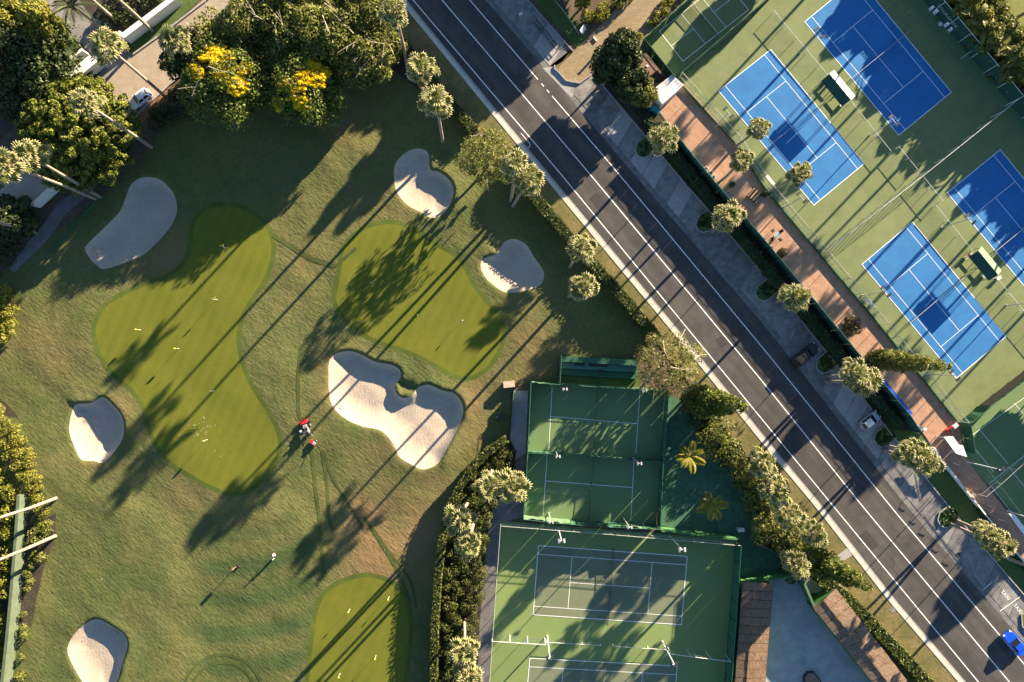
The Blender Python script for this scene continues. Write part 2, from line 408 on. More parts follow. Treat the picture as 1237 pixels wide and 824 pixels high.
class MB:
    """collects simple solids into one mesh"""
    def __init__(s): s.v = []; s.f = []; s.mi = []
    def add(s, vs, fs, m=0):
        o = len(s.v)
        s.v += [tuple(v) for v in vs]
        s.f += [tuple(i + o for i in f) for f in fs]
        s.mi += [m] * len(fs)
        return s
    def box(s, c, d, rz=0.0, m=0, rx=0.0, ry=0.0):
        R = Matrix.Rotation(rz, 3, 'Z') @ Matrix.Rotation(ry, 3, 'Y') @ Matrix.Rotation(rx, 3, 'X')
        vs = [Vector(c) + R @ Vector((sx * d[0] / 2, sy * d[1] / 2, sz * d[2] / 2)) for sx in (-1, 1) for sy in (-1, 1) for sz in (-1, 1)]
        return s.add(vs, [(0, 1, 3, 2), (4, 6, 7, 5), (0, 4, 5, 1), (2, 3, 7, 6), (0, 2, 6, 4), (1, 5, 7, 3)], m)
    def tube(s, pts, rad, n=8, m=0, cap=True):
        pts = [Vector(p) for p in pts]
        rad = rad if isinstance(rad, (list, tuple)) else [rad] * len(pts)
        vs = []; fs = []
        for i, p in enumerate(pts):
            a = pts[max(0, i - 1)]; bq = pts[min(len(pts) - 1, i + 1)]
            d = (bq - a).normalized()
            u = d.cross(Vector((0, 0, 1)) if abs(d.z) < 0.9 else Vector((1, 0, 0))).normalized()
            w = d.cross(u)
            for k in range(n):
                t = 2 * math.pi * k / n
                vs.append(p + (u * math.cos(t) + w * math.sin(t)) * rad[i])
        for i in range(len(pts) - 1):
            for k in range(n):
                fs.append((i * n + k, i * n + (k + 1) % n, (i + 1) * n + (k + 1) % n, (i + 1) * n + k))
        if cap:
            fs.append(tuple(range(n))[::-1]); fs.append(tuple((len(pts) - 1) * n + k for k in range(n)))
        return s.add(vs, fs, m)
    def cyl(s, c, r, h, n=12, m=0, r2=None):
        return s.tube([c, (c[0], c[1], c[2] + h)], [r, r if r2 is None else r2], n, m)
    def prism(s, poly, z0, z1, m=0):
        """poly: world xy, any winding"""
        a = sum(poly[i][0] * poly[(i + 1) % len(poly)][1] - poly[(i + 1) % len(poly)][0] * poly[i][1] for i in range(len(poly)))
        if a < 0: poly = poly[::-1]
        n = len(poly)
        vs = [(x, y, z0) for x, y in poly] + [(x, y, z1) for x, y in poly]
        fs = [tuple(range(n))[::-1], tuple(range(n, 2 * n))] + [(i, (i + 1) % n, n + (i + 1) % n, n + i) for i in range(n)]
        return s.add(vs, fs, m)
    def build(s, name, mats, parent=None, smooth=False):
        return mesh_obj(name, s.v, s.f, mats, parent, s.mi, smooth=smooth)

def pxs(pts, z=0.0): return [W(x, y, z) for x, y in pts]

def sheet(name, pts, z, mat, parent=None, kind='structure', thick=0.0):
    """flat polygon (photo pixels on the ground) as a sheet or a low slab"""
    poly = pxs(pts)
    if thick:
        o = MB().prism(poly, z - thick, z).build(name, [mat], parent)
    else:
        a = sum(poly[i][0] * poly[(i + 1) % len(poly)][1] - poly[(i + 1) % len(poly)][0] * poly[i][1] for i in range(len(poly)))
        if a < 0: poly = poly[::-1]
        o = mesh_obj(name, [(x, y, z) for x, y in poly], [tuple(range(len(poly)))], [mat], parent)
    if parent is None: o['kind'] = kind
    return o

def line_w(p, q, width, z, name, mat, parent=None):
    """painted line between world points"""
    p = Vector(p[:2]); q = Vector(q[:2])
    d = (q - p).normalized(); n = Vector((-d.y, d.x)) * width / 2
    p = p - d * width / 2; q = q + d * width / 2
    return mesh_obj(name, [(*(p - n), z), (*(q - n), z), (*(q + n), z), (*(p + n), z)], [(0, 1, 2, 3)], [mat], parent)

def strip(name, pts, width, z, mat, parent=None, h=None):
    """band of constant width along world points; h gives a raised bar from z-h to z"""
    P = [Vector(p[:2]) for p in pts]
    L = []; R = []
    for i, p in enumerate(P):
        d = (P[min(len(P) - 1, i + 1)] - P[max(0, i - 1)]).normalized()
        n = Vector((-d.y, d.x)) * width / 2
        L.append(p + n); R.append(p - n)
    vs = []; fs = []
    zs = z if callable(z) else (lambda x, y: z)
    for l, r in zip(L, R):
        vs += [(l.x, l.y, zs(l.x, l.y)), (r.x, r.y, zs(r.x, r.y))]
    n = len(P)
    for i in range(n - 1):
        fs.append((2 * i, 2 * i + 1, 2 * i + 3, 2 * i + 2))
    if h:
        o = len(vs)
        vs += [(x, y, zz - h) for x, y, zz in vs]
        for i in range(n - 1):
            fs.append((2 * i, 2 * i + 2, o + 2 * i + 2, o + 2 * i)); fs.append((2 * i + 1, o + 2 * i + 1, o + 2 * i + 3, 2 * i + 3))
        fs.append((0, o, o + 1, 1)); fs.append((2 * n - 2, 2 * n - 1, o + 2 * n - 1, o + 2 * n - 2))
    return mesh_obj(name, vs, fs, [mat], parent)

def smooth_poly(pts, k=5):
    out = []; n = len(pts)
    for i in range(n):
        p0, p1, p2, p3 = [np.array(pts[(i + j - 1) % n], float) for j in range(4)]
        for s in range(k):
            t = s / k
            out.append(tuple(0.5 * (2 * p1 + (p2 - p0) * t + (2 * p0 - 5 * p1 + 4 * p2 - p3) * t * t + (3 * p1 - p0 - 3 * p2 + p3) * t ** 3)))
    return out

def in_poly(P, poly):
    x, y = P[:, 0], P[:, 1]; c = np.zeros(len(P), bool); n = len(poly); q = np.asarray(poly)
    for i in range(n):
        x1, y1 = q[i]; x2, y2 = q[(i + 1) % n]
        if y1 == y2: continue
        m = ((y1 > y) != (y2 > y)) & (x < (x2 - x1) * (y - y1) / (y2 - y1) + x1)
        c ^= m
    return c

def dist_poly(P, poly):
    """distance to outline and outward normal of the nearest edge (from inside pointing out)"""
    q = np.asarray(poly); best = np.full(len(P), 1e9); vec = np.zeros((len(P), 2))
    for i in range(len(q)):
        a = q[i]; d = q[(i + 1) % len(q)] - a; L2 = max(1e-9, d @ d)
        t = np.clip(((P - a) @ d) / L2, 0, 1)
        w = a + t[:, None] * d - P
        dd = np.hypot(w[:, 0], w[:, 1]); m = dd < best
        best[m] = dd[m]; vec[m] = w[m]
    return best, vec / np.maximum(1e-6, np.hypot(vec[:, 0], vec[:, 1]))[:, None]

def offset_poly(poly, d):
    n = len(poly); a = sum(poly[i][0] * poly[(i + 1) % n][1] - poly[(i + 1) % n][0] * poly[i][1] for i in range(n))
    sgn = 1 if a > 0 else -1; out = []
    for i in range(n):
        p = Vector(poly[i - 1]); q = Vector(poly[(i + 1) % n]); t = (q - p).normalized()
        out.append((poly[i][0] + t.y * d * sgn, poly[i][1] - t.x * d * sgn))
    return out

# ------------------------------------------------------------------ foliage
def quad_leaves(C, N, size, aspect=0.5, jitter=0.7):
    n = len(C)
    nn = N + RNG.normal(0, jitter, (n, 3)); nn /= np.maximum(1e-6, np.linalg.norm(nn, axis=1))[:, None]
    r = RNG.normal(0, 1, (n, 3)); u = np.cross(nn, r); u /= np.maximum(1e-6, np.linalg.norm(u, axis=1))[:, None]
    v = np.cross(nn, u); s = np.asarray(size).reshape(-1, 1) * np.ones((n, 1))
    V = np.stack([C - v * s, C + u * s * aspect, C + v * s, C - u * s * aspect], 1).reshape(-1, 3)
    F = np.arange(4 * n).reshape(-1, 4)
    return V, F

def blob_leaves(blobs, n, size, aspect=0.55, jitter=0.7, low=-0.35, shell=(0.7, 1.05), tint=(0.25, 0.25)):
    """leaf quads over the surfaces of a set of ellipsoid clumps (cx,cy,cz,rx,ry,rz)"""
    B = np.asarray(blobs, float)
    w = B[:, 3] * B[:, 4] + B[:, 5] * (B[:, 3] + B[:, 4]) / 2
    idx = RNG.choice(len(B), n, p=w / w.sum())
    d = RNG.normal(0, 1, (n, 3)); d /= np.linalg.norm(d, axis=1)[:, None]
    bad = d[:, 2] < low; d[bad, 2] *= -1
    rr = RNG.uniform(*shell, n)[:, None]
    C = B[idx, :3] + d * B[idx, 3:] * rr
    bt = RNG.uniform(0, 1, len(B))
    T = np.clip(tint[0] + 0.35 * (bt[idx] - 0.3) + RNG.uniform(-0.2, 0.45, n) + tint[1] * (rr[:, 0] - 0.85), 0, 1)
    # drop leaves that sit deep inside a neighbouring clump
    keep = np.ones(n, bool)
    for k in range(len(B)):
        q = (C - B[k, :3]) / B[k, 3:]
        keep &= ~((np.einsum('ij,ij->i', q, q) < 0.42) & (idx != k))
    C, d, T = C[keep], d[keep], T[keep]
    V, F = quad_leaves(C, d, size * RNG.uniform(0.65, 1.35, len(C)), aspect, jitter)
    return V, F, np.repeat(T, 4)

def dome_blobs(c, R, rz, nb, br, spread=0.92, rng=None):
    out = []
    for i in range(nb):
        t = i * 2.39996 + RNG.uniform(-0.3, 0.3)
        r = math.sqrt((i + 0.5) / nb) * spread
        zz = math.sqrt(max(0.0, 1 - r * r))
        zz = zz * RNG.uniform(0.82, 1.08) if RNG.uniform() > 0.25 else zz * RNG.uniform(0.3, 0.8)
        s = br * RNG.uniform(0.7, 1.3)
        out.append((c[0] + R * r * math.cos(t), c[1] + R * r * math.sin(t), c[2] + rz * zz, s, s, s * 0.8))
    return out

def limbs(mb, base, blobs, r0, n=7, m=0):
    top = Vector((sum(b[0] for b in blobs) / len(blobs), sum(b[1] for b in blobs) / len(blobs), sum(b[2] for b in blobs) / len(blobs)))
    base = Vector(base); fork = base.lerp(top, 0.5)
    mb.tube([base, base.lerp(fork, 0.5) + Vector((random.uniform(-.2, .2), random.uniform(-.2, .2), 0)), fork], [r0, r0 * 0.8, r0 * 0.65], 8, m)
    for b in random.sample(list(blobs), min(n, len(blobs))):
        e = Vector(b[:3]); mid = fork.lerp(e, 0.5) + Vector((0, 0, random.uniform(0, 0.8)))
        mb.tube([fork, mid, e], [r0 * 0.5, r0 * 0.3, r0 * 0.1], 5, m)

def tree(px, py, r_px, h, label, name='broadleaf_tree', leaf='olive', nb=26, nl=3500, lsize=0.3, crown=0.55, br=None, group=None, aspect=0.55,
         squash=1.0, bark='bark', spread=0.92, blossom=None, jitter=0.7, cat='tree', base=None, bare=0, tint=(0.25, 0.25), inner=0.28):
    """round-headed tree whose crown covers r_px around (px,py) in the photo"""
    zc = h * (1 - crown)
    x, y = W(px, py, h * 0.75)
    R = r_px / PXM * (CAM_H - h * 0.75) / CAM_H
    bx, by = W(*base) if base else (x, y)
    root = empty(name, (bx, by, -0.05), 0, label, cat, group)
    o = Vector((bx, by, -0.05))
    blobs = dome_blobs((x - o.x, y - o.y, zc), R, h * crown * 0.9, nb, br or R * 0.34, spread)
    if squash != 1.0:
        blobs = [(b[0], b[1] * squash, *b[2:]) for b in blobs]
    mb = MB(); limbs(mb, (0, 0, 0), blobs, max(0.12, h * 0.024))
    mb.build('trunk', [bark], root, smooth=True)
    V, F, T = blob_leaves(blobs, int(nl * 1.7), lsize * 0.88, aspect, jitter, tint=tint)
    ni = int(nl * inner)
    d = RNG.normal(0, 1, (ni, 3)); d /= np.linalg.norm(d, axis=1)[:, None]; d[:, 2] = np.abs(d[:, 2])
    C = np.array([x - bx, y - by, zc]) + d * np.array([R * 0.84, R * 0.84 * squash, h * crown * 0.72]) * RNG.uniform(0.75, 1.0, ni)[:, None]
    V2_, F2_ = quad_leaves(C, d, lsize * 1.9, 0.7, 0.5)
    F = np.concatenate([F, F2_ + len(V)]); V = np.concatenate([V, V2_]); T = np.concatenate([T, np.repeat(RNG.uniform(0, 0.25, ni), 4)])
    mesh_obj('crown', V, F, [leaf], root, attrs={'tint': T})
    if bare:
        for k in range(bare):
            mb = MB()
            b = random.choice(blobs); e = Vector(b[:3]) + Vector((0, 0, b[5] * 1.2)); d = Vector((random.uniform(-1, 1), random.uniform(-1, 1), 0.3)).normalized()
            mb.tube([e - d * 1.8, e, e + d * 1.6 + Vector((random.uniform(-.5, .5), random.uniform(-.5, .5), 0.1))], [0.07, 0.045, 0.02], 4)
            for q in (-0.6, 0.5): mb.tube([e + d * q, e + d * (q + 0.7) + Vector((random.uniform(-.6, .6), random.uniform(-.6, .6), 0.15))], [0.035, 0.012], 4)
            mb.build('bare_branch', ['branch'], root)
    if blossom:
        bb = []
        for (dx, dy, rr) in blossom:
            for k in range(int(26 * rr) + 8):
                a = random.uniform(0, 6.28); q = rr * math.sqrt(random.random())
                X = x - o.x + dx + q * math.cos(a); Y = y - o.y + dy + q * math.sin(a)
                dd = min(1.0, math.hypot(X - (x - o.x), Y - (y - o.y)) / R)
                s = random.uniform(0.15, 0.42)
                bb.append((X, Y, zc + h * crown * 0.9 * math.sqrt(max(0.05, 1 - dd * dd)) + random.uniform(0.7, 1.2), s * 1.5, s * 0.7, s * 0.7))
        V, F, T = blob_leaves(bb, 44 * len(bb), 0.18, 0.5, 0.9, low=-0.2, tint=(0.4, 0.3))
        mesh_obj('blossom', V, F, ['blossom'], root, attrs={'tint': T})
    return root

def shrub(px, py, r_px, h, label, leaf='olive', nl=700, lsize=0.22, name='shrub', cat='shrub', group=None, nb=8, tint=(0.25, 0.25)):
    x, y = W(px, py, h * 0.6); R = r_px / PXM
    root = empty(name, (x, y, -0.03), 0, label, cat, group)
    blobs = dome_blobs((0, 0, h * 0.3), R, h * 0.6, nb, R * 0.45)
    mb = MB(); limbs(mb, (0, 0, 0), blobs, 0.07, 4); mb.build('stem', ['bark'], root)
    V, F, T = blob_leaves(blobs, int(nl * 1.5), lsize * 0.9, 0.55, 0.7, tint=tint)
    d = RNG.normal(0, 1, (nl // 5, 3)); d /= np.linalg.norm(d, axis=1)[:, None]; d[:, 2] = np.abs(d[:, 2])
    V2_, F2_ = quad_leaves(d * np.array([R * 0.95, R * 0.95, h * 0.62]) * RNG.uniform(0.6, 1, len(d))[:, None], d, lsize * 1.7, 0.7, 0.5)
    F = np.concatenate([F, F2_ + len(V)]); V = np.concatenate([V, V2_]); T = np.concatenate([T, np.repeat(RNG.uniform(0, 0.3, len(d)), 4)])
    mesh_obj('foliage', V, F, [leaf], root, attrs={'tint': T})
    return root

def conifer(base_px, tip_px, h, r_base, label, leaf='conifer', nl=5000, lsize=0.28, name='conifer_tree', group=None, z0=0.8, power=0.8, layers=26, asp=0.34, jit=0.6):
    b = W3(*base_px, 0); t = W3(*tip_px, h)
    root = empty(name, b, 0, label, 'tree', group)
    ax = t - b
    MB().tube([(0, 0, -0.1), ax * 0.5, ax * 0.97], [0.3, 0.17, 0.04], 8).build('trunk', ['bark'], root, smooth=True)
    blobs = []
    for i in range(layers):
        f = (i + 0.3) / layers
        z = z0 / h + f * (1 - z0 / h)
        r = r_base * (1 - f) ** power + 0.15
        c = ax * z
        k = max(3, int(7 * (1 - f)) + 3)
        for j in range(k):
            a = i * 1.3 + j * 2 * math.pi / k + random.uniform(-.3, .3)
            rr = r * random.uniform(0.45, 0.78); s = max(0.22, r * random.uniform(0.28, 0.45))
            blobs.append((c.x + rr * math.cos(a), c.y + rr * math.sin(a), c.z + random.uniform(-.3, .3), s, s, s * 0.7))
    V, F, T = blob_leaves(blobs, int(nl * 1.8), lsize, asp, jit, low=-0.6, shell=(0.7, 1.2))
    mesh_obj('crown', V, F, [leaf], root, attrs={'tint': T})
    return root

def resample(P, step):
    P = [Vector(p) for p in P]; out = [P[0]]
    for a, b in zip(P, P[1:]):
        n = max(1, int((b - a).length / step))
        for i in range(1, n + 1): out.append(a.lerp(b, i / n))
    return out

def hedge(pts, width, h, label, leaf='hedge', density=26, lsize=0.16, name='hedge', rough=0.12, group=None, cat='hedge', ragged=0.0, tint=(0.25, 0.25), zb=0.0):
    """clipped hedge along photo-pixel points on the ground"""
    P = resample(pxs(pts), 0.8)
    root = empty(name, (P[0].x, P[0].y, zb), 0, label, cat, group)
    o = P[0]; vs = []; fs = []; C = []; N = []; TT = []
    n = len(P)
    hs = [h * (1 + ragged * math.sin(i * 0.9 + 2 * math.sin(i * 0.37)) * 0.5 + ragged * random.uniform(-.4, .4)) for i in range(n)]
    for i, p in enumerate(P):
        d = (P[min(n - 1, i + 1)] - P[max(0, i - 1)]).normalized(); q = Vector((-d.y, d.x))
        w = width / 2 * 0.86
        for s, z in ((1, 0), (1, hs[i] * 0.9), (-1, hs[i] * 0.9), (-1, 0)):
            vs.append((p.x - o.x + q.x * w * s, p.y - o.y + q.y * w * s, z))
        if i:
            k = 4 * i
            for a in range(3): fs.append((k - 4 + a, k + a, k + a + 1, k - 3 + a))
        L = 0.8
        for side in (1, -1, 0):
            area = L * (width if side == 0 else hs[i])
            for _ in range(int(area * density + random.random())):
                t = random.uniform(-.5, .5) * L
                if side == 0:
                    u = random.uniform(-1, 1) * width / 2; z = hs[i] * (1 + random.uniform(-1, 1) * rough * 0.4); nn = (0, 0, 1)
                else:
                    u = side * width / 2 * (1 + random.uniform(-1, 0.6) * rough); z = random.random() * hs[i]; nn = (q.x * side, q.y * side, 0.25)
                C.append((p.x - o.x + d.x * t + q.x * u, p.y - o.y + d.y * t + q.y * u, z)); N.append(nn)
                TT.append(min(1, max(0, tint[0] + random.uniform(-.25, .5) + 0.25 * math.sin(p.x * 0.8 + t) * math.sin(p.y * 0.7))))
    fs.append((0, 1, 2, 3)); fs.append(tuple(4 * (n - 1) + a for a in (3, 2, 1, 0)))
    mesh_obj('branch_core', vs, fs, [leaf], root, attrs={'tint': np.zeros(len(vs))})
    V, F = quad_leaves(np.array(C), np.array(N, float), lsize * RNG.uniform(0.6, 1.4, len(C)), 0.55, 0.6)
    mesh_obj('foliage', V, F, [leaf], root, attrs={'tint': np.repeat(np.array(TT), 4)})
    return root

def thicket(poly_px, h, label, leaf, spacing=1.5, br=1.0, leaves_per=90, lsize=0.22, name='shrub_bed', cat='shrubs', tint=(0.25, 0.25), hv=0.35, kind=None, group=None):
    """dense planting filling an outline; one planted bed"""
    poly = pxs(poly_px); q = np.array(poly); lo = q.min(0); hi = q.max(0); blobs = []
    x = lo[0]
    while x < hi[0]:
        y = lo[1]
        while y < hi[1]:
            p = np.array([[x + random.uniform(-.4, .4) * spacing, y + random.uniform(-.4, .4) * spacing]])
            if in_poly(p, poly)[0]:
                s = br * random.uniform(0.7, 1.25)
                blobs.append((p[0, 0], p[0, 1], h * random.uniform(1 - hv, 1.0) - s * 0.6, s, s, s * 0.85))
                blobs.append((p[0, 0], p[0, 1], h * 0.3, s, s, s))
            y += spacing
        x += spacing
    o = np.array([lo[0], lo[1], 0, 0, 0, 0]); blobs = [tuple(np.array(b) - o) for b in blobs]
    V, F, T = blob_leaves(blobs, leaves_per * len(blobs), lsize, 0.55, 0.7, tint=tint)
    root = empty(name, (lo[0], lo[1], 0), 0, label, cat, group)
    mb = MB()
    for b in blobs[1::4]:
        mb.tube([(b[0], b[1], 0), (b[0], b[1], h * 0.7)], [0.06, 0.03], 4)
    mb.build('stem', ['bark'], root)['kind'] = 'stuff'
    mesh_obj('foliage', V, F, [leaf], root, attrs={'tint': T})
    return root

# fan palm fronds: five shapes shared by every palm
def fan_mesh(i):
    r = random.Random(100 + i)
    L = r.uniform(0.85, 1.45); R = r.uniform(0.52, 0.68); V = []; F = []; T = []
    w = 0.035
    V += [(0.05, -w, 0), (0.05, w, 0), (L, w * 0.7, 0.02), (L, -w * 0.7, 0.02)]; F.append((0, 1, 2, 3)); T += [0.25] * 4
    hub = len(V); V.append((L - 0.05, 0, -0.02)); T.append(0.05)
    ns = 12; span = math.radians(310)
    for k in range(ns):
        a0 = -span / 2 + span * k / ns; a1 = -span / 2 + span * (k + 1) / ns; am = (a0 + a1) / 2
        rr = R * (0.88 + 0.12 * math.cos(am * 0.5)) * r.uniform(0.9, 1.08)
        def P(a, q, z): return (L + q * math.cos(a), q * math.sin(a), z)
        o = len(V)
        V += [P(a0, rr * 0.70, 0.06), P(am, rr * 0.80, 0.13), P(a1, rr * 0.70, 0.06)]
        T += [0.08, 0.16, 0.08]
        dr = r.uniform(0.6, 1.4)
        V += [P(am, rr * 1.22 * r.uniform(0.92, 1.1), -0.20 * dr)]
        T += [1.0]
        V += [P(a0 + 0.06, rr * 0.93, -0.04), P(a1 - 0.06, rr * 0.93, -0.04)]; T += [0.62, 0.62]
        F += [(hub, o, o + 1), (hub, o + 1, o + 2), (o, o + 4, o + 3, o + 1), (o + 1, o + 3, o + 5, o + 2)]
    me = bpy.data.meshes.new('frond')
    me.from_pydata(V, [], F); me.materials.append(M['frond'])
    a = me.attributes.new('tint', 'FLOAT', 'POINT'); a.data.foreach_set('value', np.array(T, dtype=np.float32))
    return me
FANS = [fan_mesh(i) for i in range(6)]

def vertical_base(top, h):
    k = CAM_H / (CAM_H - h)
    return (NX + (top[0] - NX) / k, NY + (top[1] - NY) / k)

def fan_palm(top, base, h, label, group, n=24, s=1.16, r0=0.24):
    if base is None: base = vertical_base(top, h)
    if h is None:
        bx, by = base[0] - NX, base[1] - NY; tx, ty = top[0] - NX, top[1] - NY
        k = (tx * bx + ty * by) / (bx * bx + by * by); h = CAM_H * (1 - 1 / k)
    b = W3(*base, 0); t = W3(*top, h) 
    root = empty('fan_palm', (b.x, b.y, -0.15), 0, label, 'palm tree', group)
    d = t - b; d.z += 0.15
    bend = Vector((random.uniform(-.25, .25), random.uniform(-.25, .25), 0))
    MB().tube([(0, 0, 0), (0, 0, 0.5), d * 0.35 + bend * 0.7, d * 0.7 + bend * 0.6, d], [r0 * 1.5, r0 * 1.12, r0, r0 * 0.85, r0 * 0.8], 9).build('trunk', ['palm_bark'], root, smooth=True)
    # old hanging fronds under the head
    C = []; N = []
    for k in range(150):
        a = random.uniform(0, 6.283); z = -random.uniform(0.1, 1.1); q = 0.28 + 0.35 * (1 + z) * random.random() + 0.12
        C.append((d.x + q * math.cos(a), d.y + q * math.sin(a), d.z + z)); N.append((math.cos(a), math.sin(a), 0.2))
    V, F = quad_leaves(np.array(C), np.array(N, float), 0.3 * RNG.uniform(0.6, 1.2, len(C)), 0.3, 0.35)
    mesh_obj('dead_frond_skirt', V, F, ['skirt'], root, attrs={'tint': np.repeat(RNG.uniform(0, 1, len(C)), 4)})
    for k in range(random.randint(3, 6)):        # a few old fronds hang out under the head
        o = bpy.data.objects.new('frond', FANS[random.randrange(6)]); COL.objects.link(o); o.parent = root
        o.location = (d.x, d.y, d.z - 0.2); o.rotation_euler = (random.uniform(-.5, .5), random.uniform(0.35, 0.8), random.uniform(0, 6.28)); q = s * random.uniform(1.0, 1.25); o.scale = (q, q, q)
    a0 = random.uniform(0, 6.28); s *= random.uniform(0.9, 1.08); n += random.randint(-3, 3); tilt = random.uniform(-8, 8)
    for k in range(n):
        f = (k + 0.5) / n
        el = math.radians(84 - (104 + tilt) * f ** 0.75 + random.uniform(-10, 10))
        az = a0 + k * 2.39996 + random.uniform(-.15, .15)
        o = bpy.data.objects.new('frond', FANS[random.randrange(6)])
        COL.objects.link(o); o.parent = root
        sc = s * random.uniform(0.82, 1.14)
        o.location = (d.x, d.y, d.z + 0.1 - 0.2 * f)
        o.rotation_euler = (random.uniform(-.25, .25), -el, az)
        o.scale = (sc, sc, sc)
    return root

def feather_mesh(seed, L, droop, leaf, wid=0.55):
    r = random.Random(seed); V = []; F = []; T = []
    n = 16
    pts = [Vector((L * t, 0, 0.9 * math.sin(t * 1.5) * L * 0.25 - droop * L * t * t)) for t in [i / n for i in range(n + 1)]]
    for i in range(n):
        a, b = pts[i], pts[i + 1]; o = len(V); w = 0.035 * (1 - i / n) + 0.01
        V += [(a.x, -w, a.z), (a.x, w, a.z), (b.x, w, b.z), (b.x, -w, b.z)]; T += [0.6] * 4; F.append((o, o + 1, o + 2, o + 3))
        if i >= 1:
            for sg in (-1, 1):
                for q in (0.0, 0.5):
                    c = a.lerp(b, q); ln = wid * math.sin(math.pi * min(1, (i + q + 1) / (n + 1.5))) ** 0.6 + 0.08
                    o = len(V); dz = -0.25 * ln * r.uniform(0.6, 1.4)
                    V += [(c.x, 0, c.z), (c.x + 0.09 + ln * 0.3, sg * ln * 0.5, c.z + 0.04), (c.x + ln * 0.55, sg * ln, c.z + dz), (c.x + ln * 0.22, sg * ln * 0.55, c.z - 0.02)]
                    T += [0.2, 0.4, 0.9, 0.3]; F.append((o, o + 1, o + 2, o + 3))
    me = bpy.data.meshes.new('frond'); me.from_pydata(V, [], F); me.materials.append(M[leaf])
    a = me.attributes.new('tint', 'FLOAT', 'POINT'); a.data.foreach_set('value', np.array(T, dtype=np.float32))
    return me

def feather_palm(px, py, h, label, n=9, L=2.2, leaf='feather', group=None, droop=0.35, a0=None):
    base = vertical_base((px, py), h); b = W3(*base, 0)
    root = empty('feather_palm', (b.x, b.y, -0.05), 0, label, 'palm tree', group)
    MB().tube([(0, 0, 0), (0.05, 0.05, h * 0.5), (0, 0, h)], [0.2, 0.13, 0.11], 8).build('trunk', ['palm_bark'], root, smooth=True)
    me = [feather_mesh(i + int(px), L, droop * (0.8 + 0.4 * i / 3), leaf) for i in range(3)]
    a0 = random.uniform(0, 6) if a0 is None else a0
    for k in range(n):
        o = bpy.data.objects.new('frond', me[k % 3]); COL.objects.link(o); o.parent = root
        o.location = (0, 0, h); o.rotation_euler = (random.uniform(-.2, .2), -random.uniform(0.0, 0.45), a0 + 2 * math.pi * k / n + random.uniform(-.15, .15))
        q = random.uniform(0.85, 1.1); o.scale = (q, q, q)
    return root

# ================================================================== THE GROUND AND THE GOLF LAWN
lawn_px = [(-110, 930), (-110, 345), (10, 330), (55, 290), (120, 238), (165, 198), (200, 150), (235, 125), (300, 95), (470, 45), (540, 128), (632, 232),
           (700, 312), (790, 405), (770, 428), (676, 430), (672, 462), (640, 462), (618, 470), (616, 525), (578, 552), (548, 590), (534, 640), (528, 700), (526, 930)]
lawn_poly = pxs(lawn_px)
bunkers = [  # outline in photo pixels, depth, label
    ([(103, 300), (110, 291), (130, 271), (145, 254), (152, 236), (160, 221), (175, 214), (193, 217), (207, 230), (213, 244), (212, 260), (200, 281), (175, 306), (155, 316), (128, 325), (118, 321), (108, 311)], 0.7,
     'long kidney shaped sand bunker lying wholly in the shade of the trees'),
    ([(477, 200), (485, 189), (497, 181), (510, 180), (518, 187), (520, 205), (530, 208), (543, 218), (548, 231), (544, 248), (532, 261), (520, 263), (508, 256), (493, 248), (480, 233), (476, 216)], 0.6,
     'small waisted sand bunker just below the roadside palms'),
    ([(581, 318), (586, 312), (601, 306), (609, 293), (622, 289), (636, 296), (644, 309), (657, 329), (653, 344), (639, 350), (618, 354), (604, 350), (589, 338), (582, 327)], 0.6,
     'bell shaped sand bunker beside the shade of the road hedge'),
    ([(398, 437), (405, 428), (420, 424), (435, 428), (453, 437), (473, 441), (483, 448), (483, 457), (477, 466), (480, 477), (489, 481), (498, 477), (505, 468), (518, 465), (535, 472), (548, 475), (558, 487), (559, 501), (553, 517), (540, 542), (530, 559), (517, 566), (508, 566), (498, 561), (483, 552), (475, 535), (460, 520), (438, 515), (418, 506), (403, 492), (398, 477), (397, 455)], 0.85,
     'largest sand bunker, with a notch bitten out of its upper edge'),
    ([(88, 493), (96, 488), (110, 487), (124, 480), (137, 490), (148, 505), (149, 525), (140, 542), (125, 559), (113, 557), (98, 555), (88, 537), (83, 517)], 0.95,
     'shield shaped sand bunker left of the long putting green, half in shade'),
    ([(118, 748), (100, 756), (85, 773), (81, 788), (88, 806), (98, 824), (112, 840), (130, 840), (142, 822), (148, 801), (154, 781), (150, 768), (137, 758)], 0.7,
     'pear shaped sand bunker near the yellow hedge and green wall'),
]
greens = [
    ([(265, 250), (290, 252), (312, 265), (325, 283), (328, 305), (320, 335), (302, 362), (290, 385), (286, 410), (291, 440), (303, 468), (322, 498), (334, 522), (335, 545), (325, 568), (305, 587), (285, 594), (260, 588), (230, 572), (205, 555), (190, 535), (182, 515), (178, 497), (168, 478), (150, 460), (135, 445), (122, 425), (117, 405), (118, 390), (128, 372), (145, 360), (175, 346), (200, 338), (222, 322), (232, 300), (235, 275), (245, 258)],
     'long curved putting green with six yellow flags'),
    ([(447, 275), (475, 271), (500, 280), (530, 300), (548, 310), (560, 325), (572, 348), (590, 370), (604, 385), (606, 405), (600, 425), (585, 445), (565, 455), (545, 450), (515, 433), (485, 420), (455, 410), (430, 395), (412, 375), (406, 360), (412, 330), (415, 305), (425, 290)],
     'putting green crossed by a big tree shadow above the largest bunker'),
    ([(437, 697), (460, 700), (480, 712), (490, 730), (494, 750), (493, 775), (490, 800), (487, 835), (485, 900), (372, 900), (373, 835), (376, 800), (380, 770), (383, 745), (392, 720), (410, 706)],
     'putting green beside the clipped curved hedge'),
]
bk_polys = [smooth_poly(pxs(p), 4) for p, d, l in bunkers]
gr_polys = [smooth_poly(pxs(p), 3) for p, l in greens]
co_polys = [offset_poly(p, 0.75) for p in gr_polys]

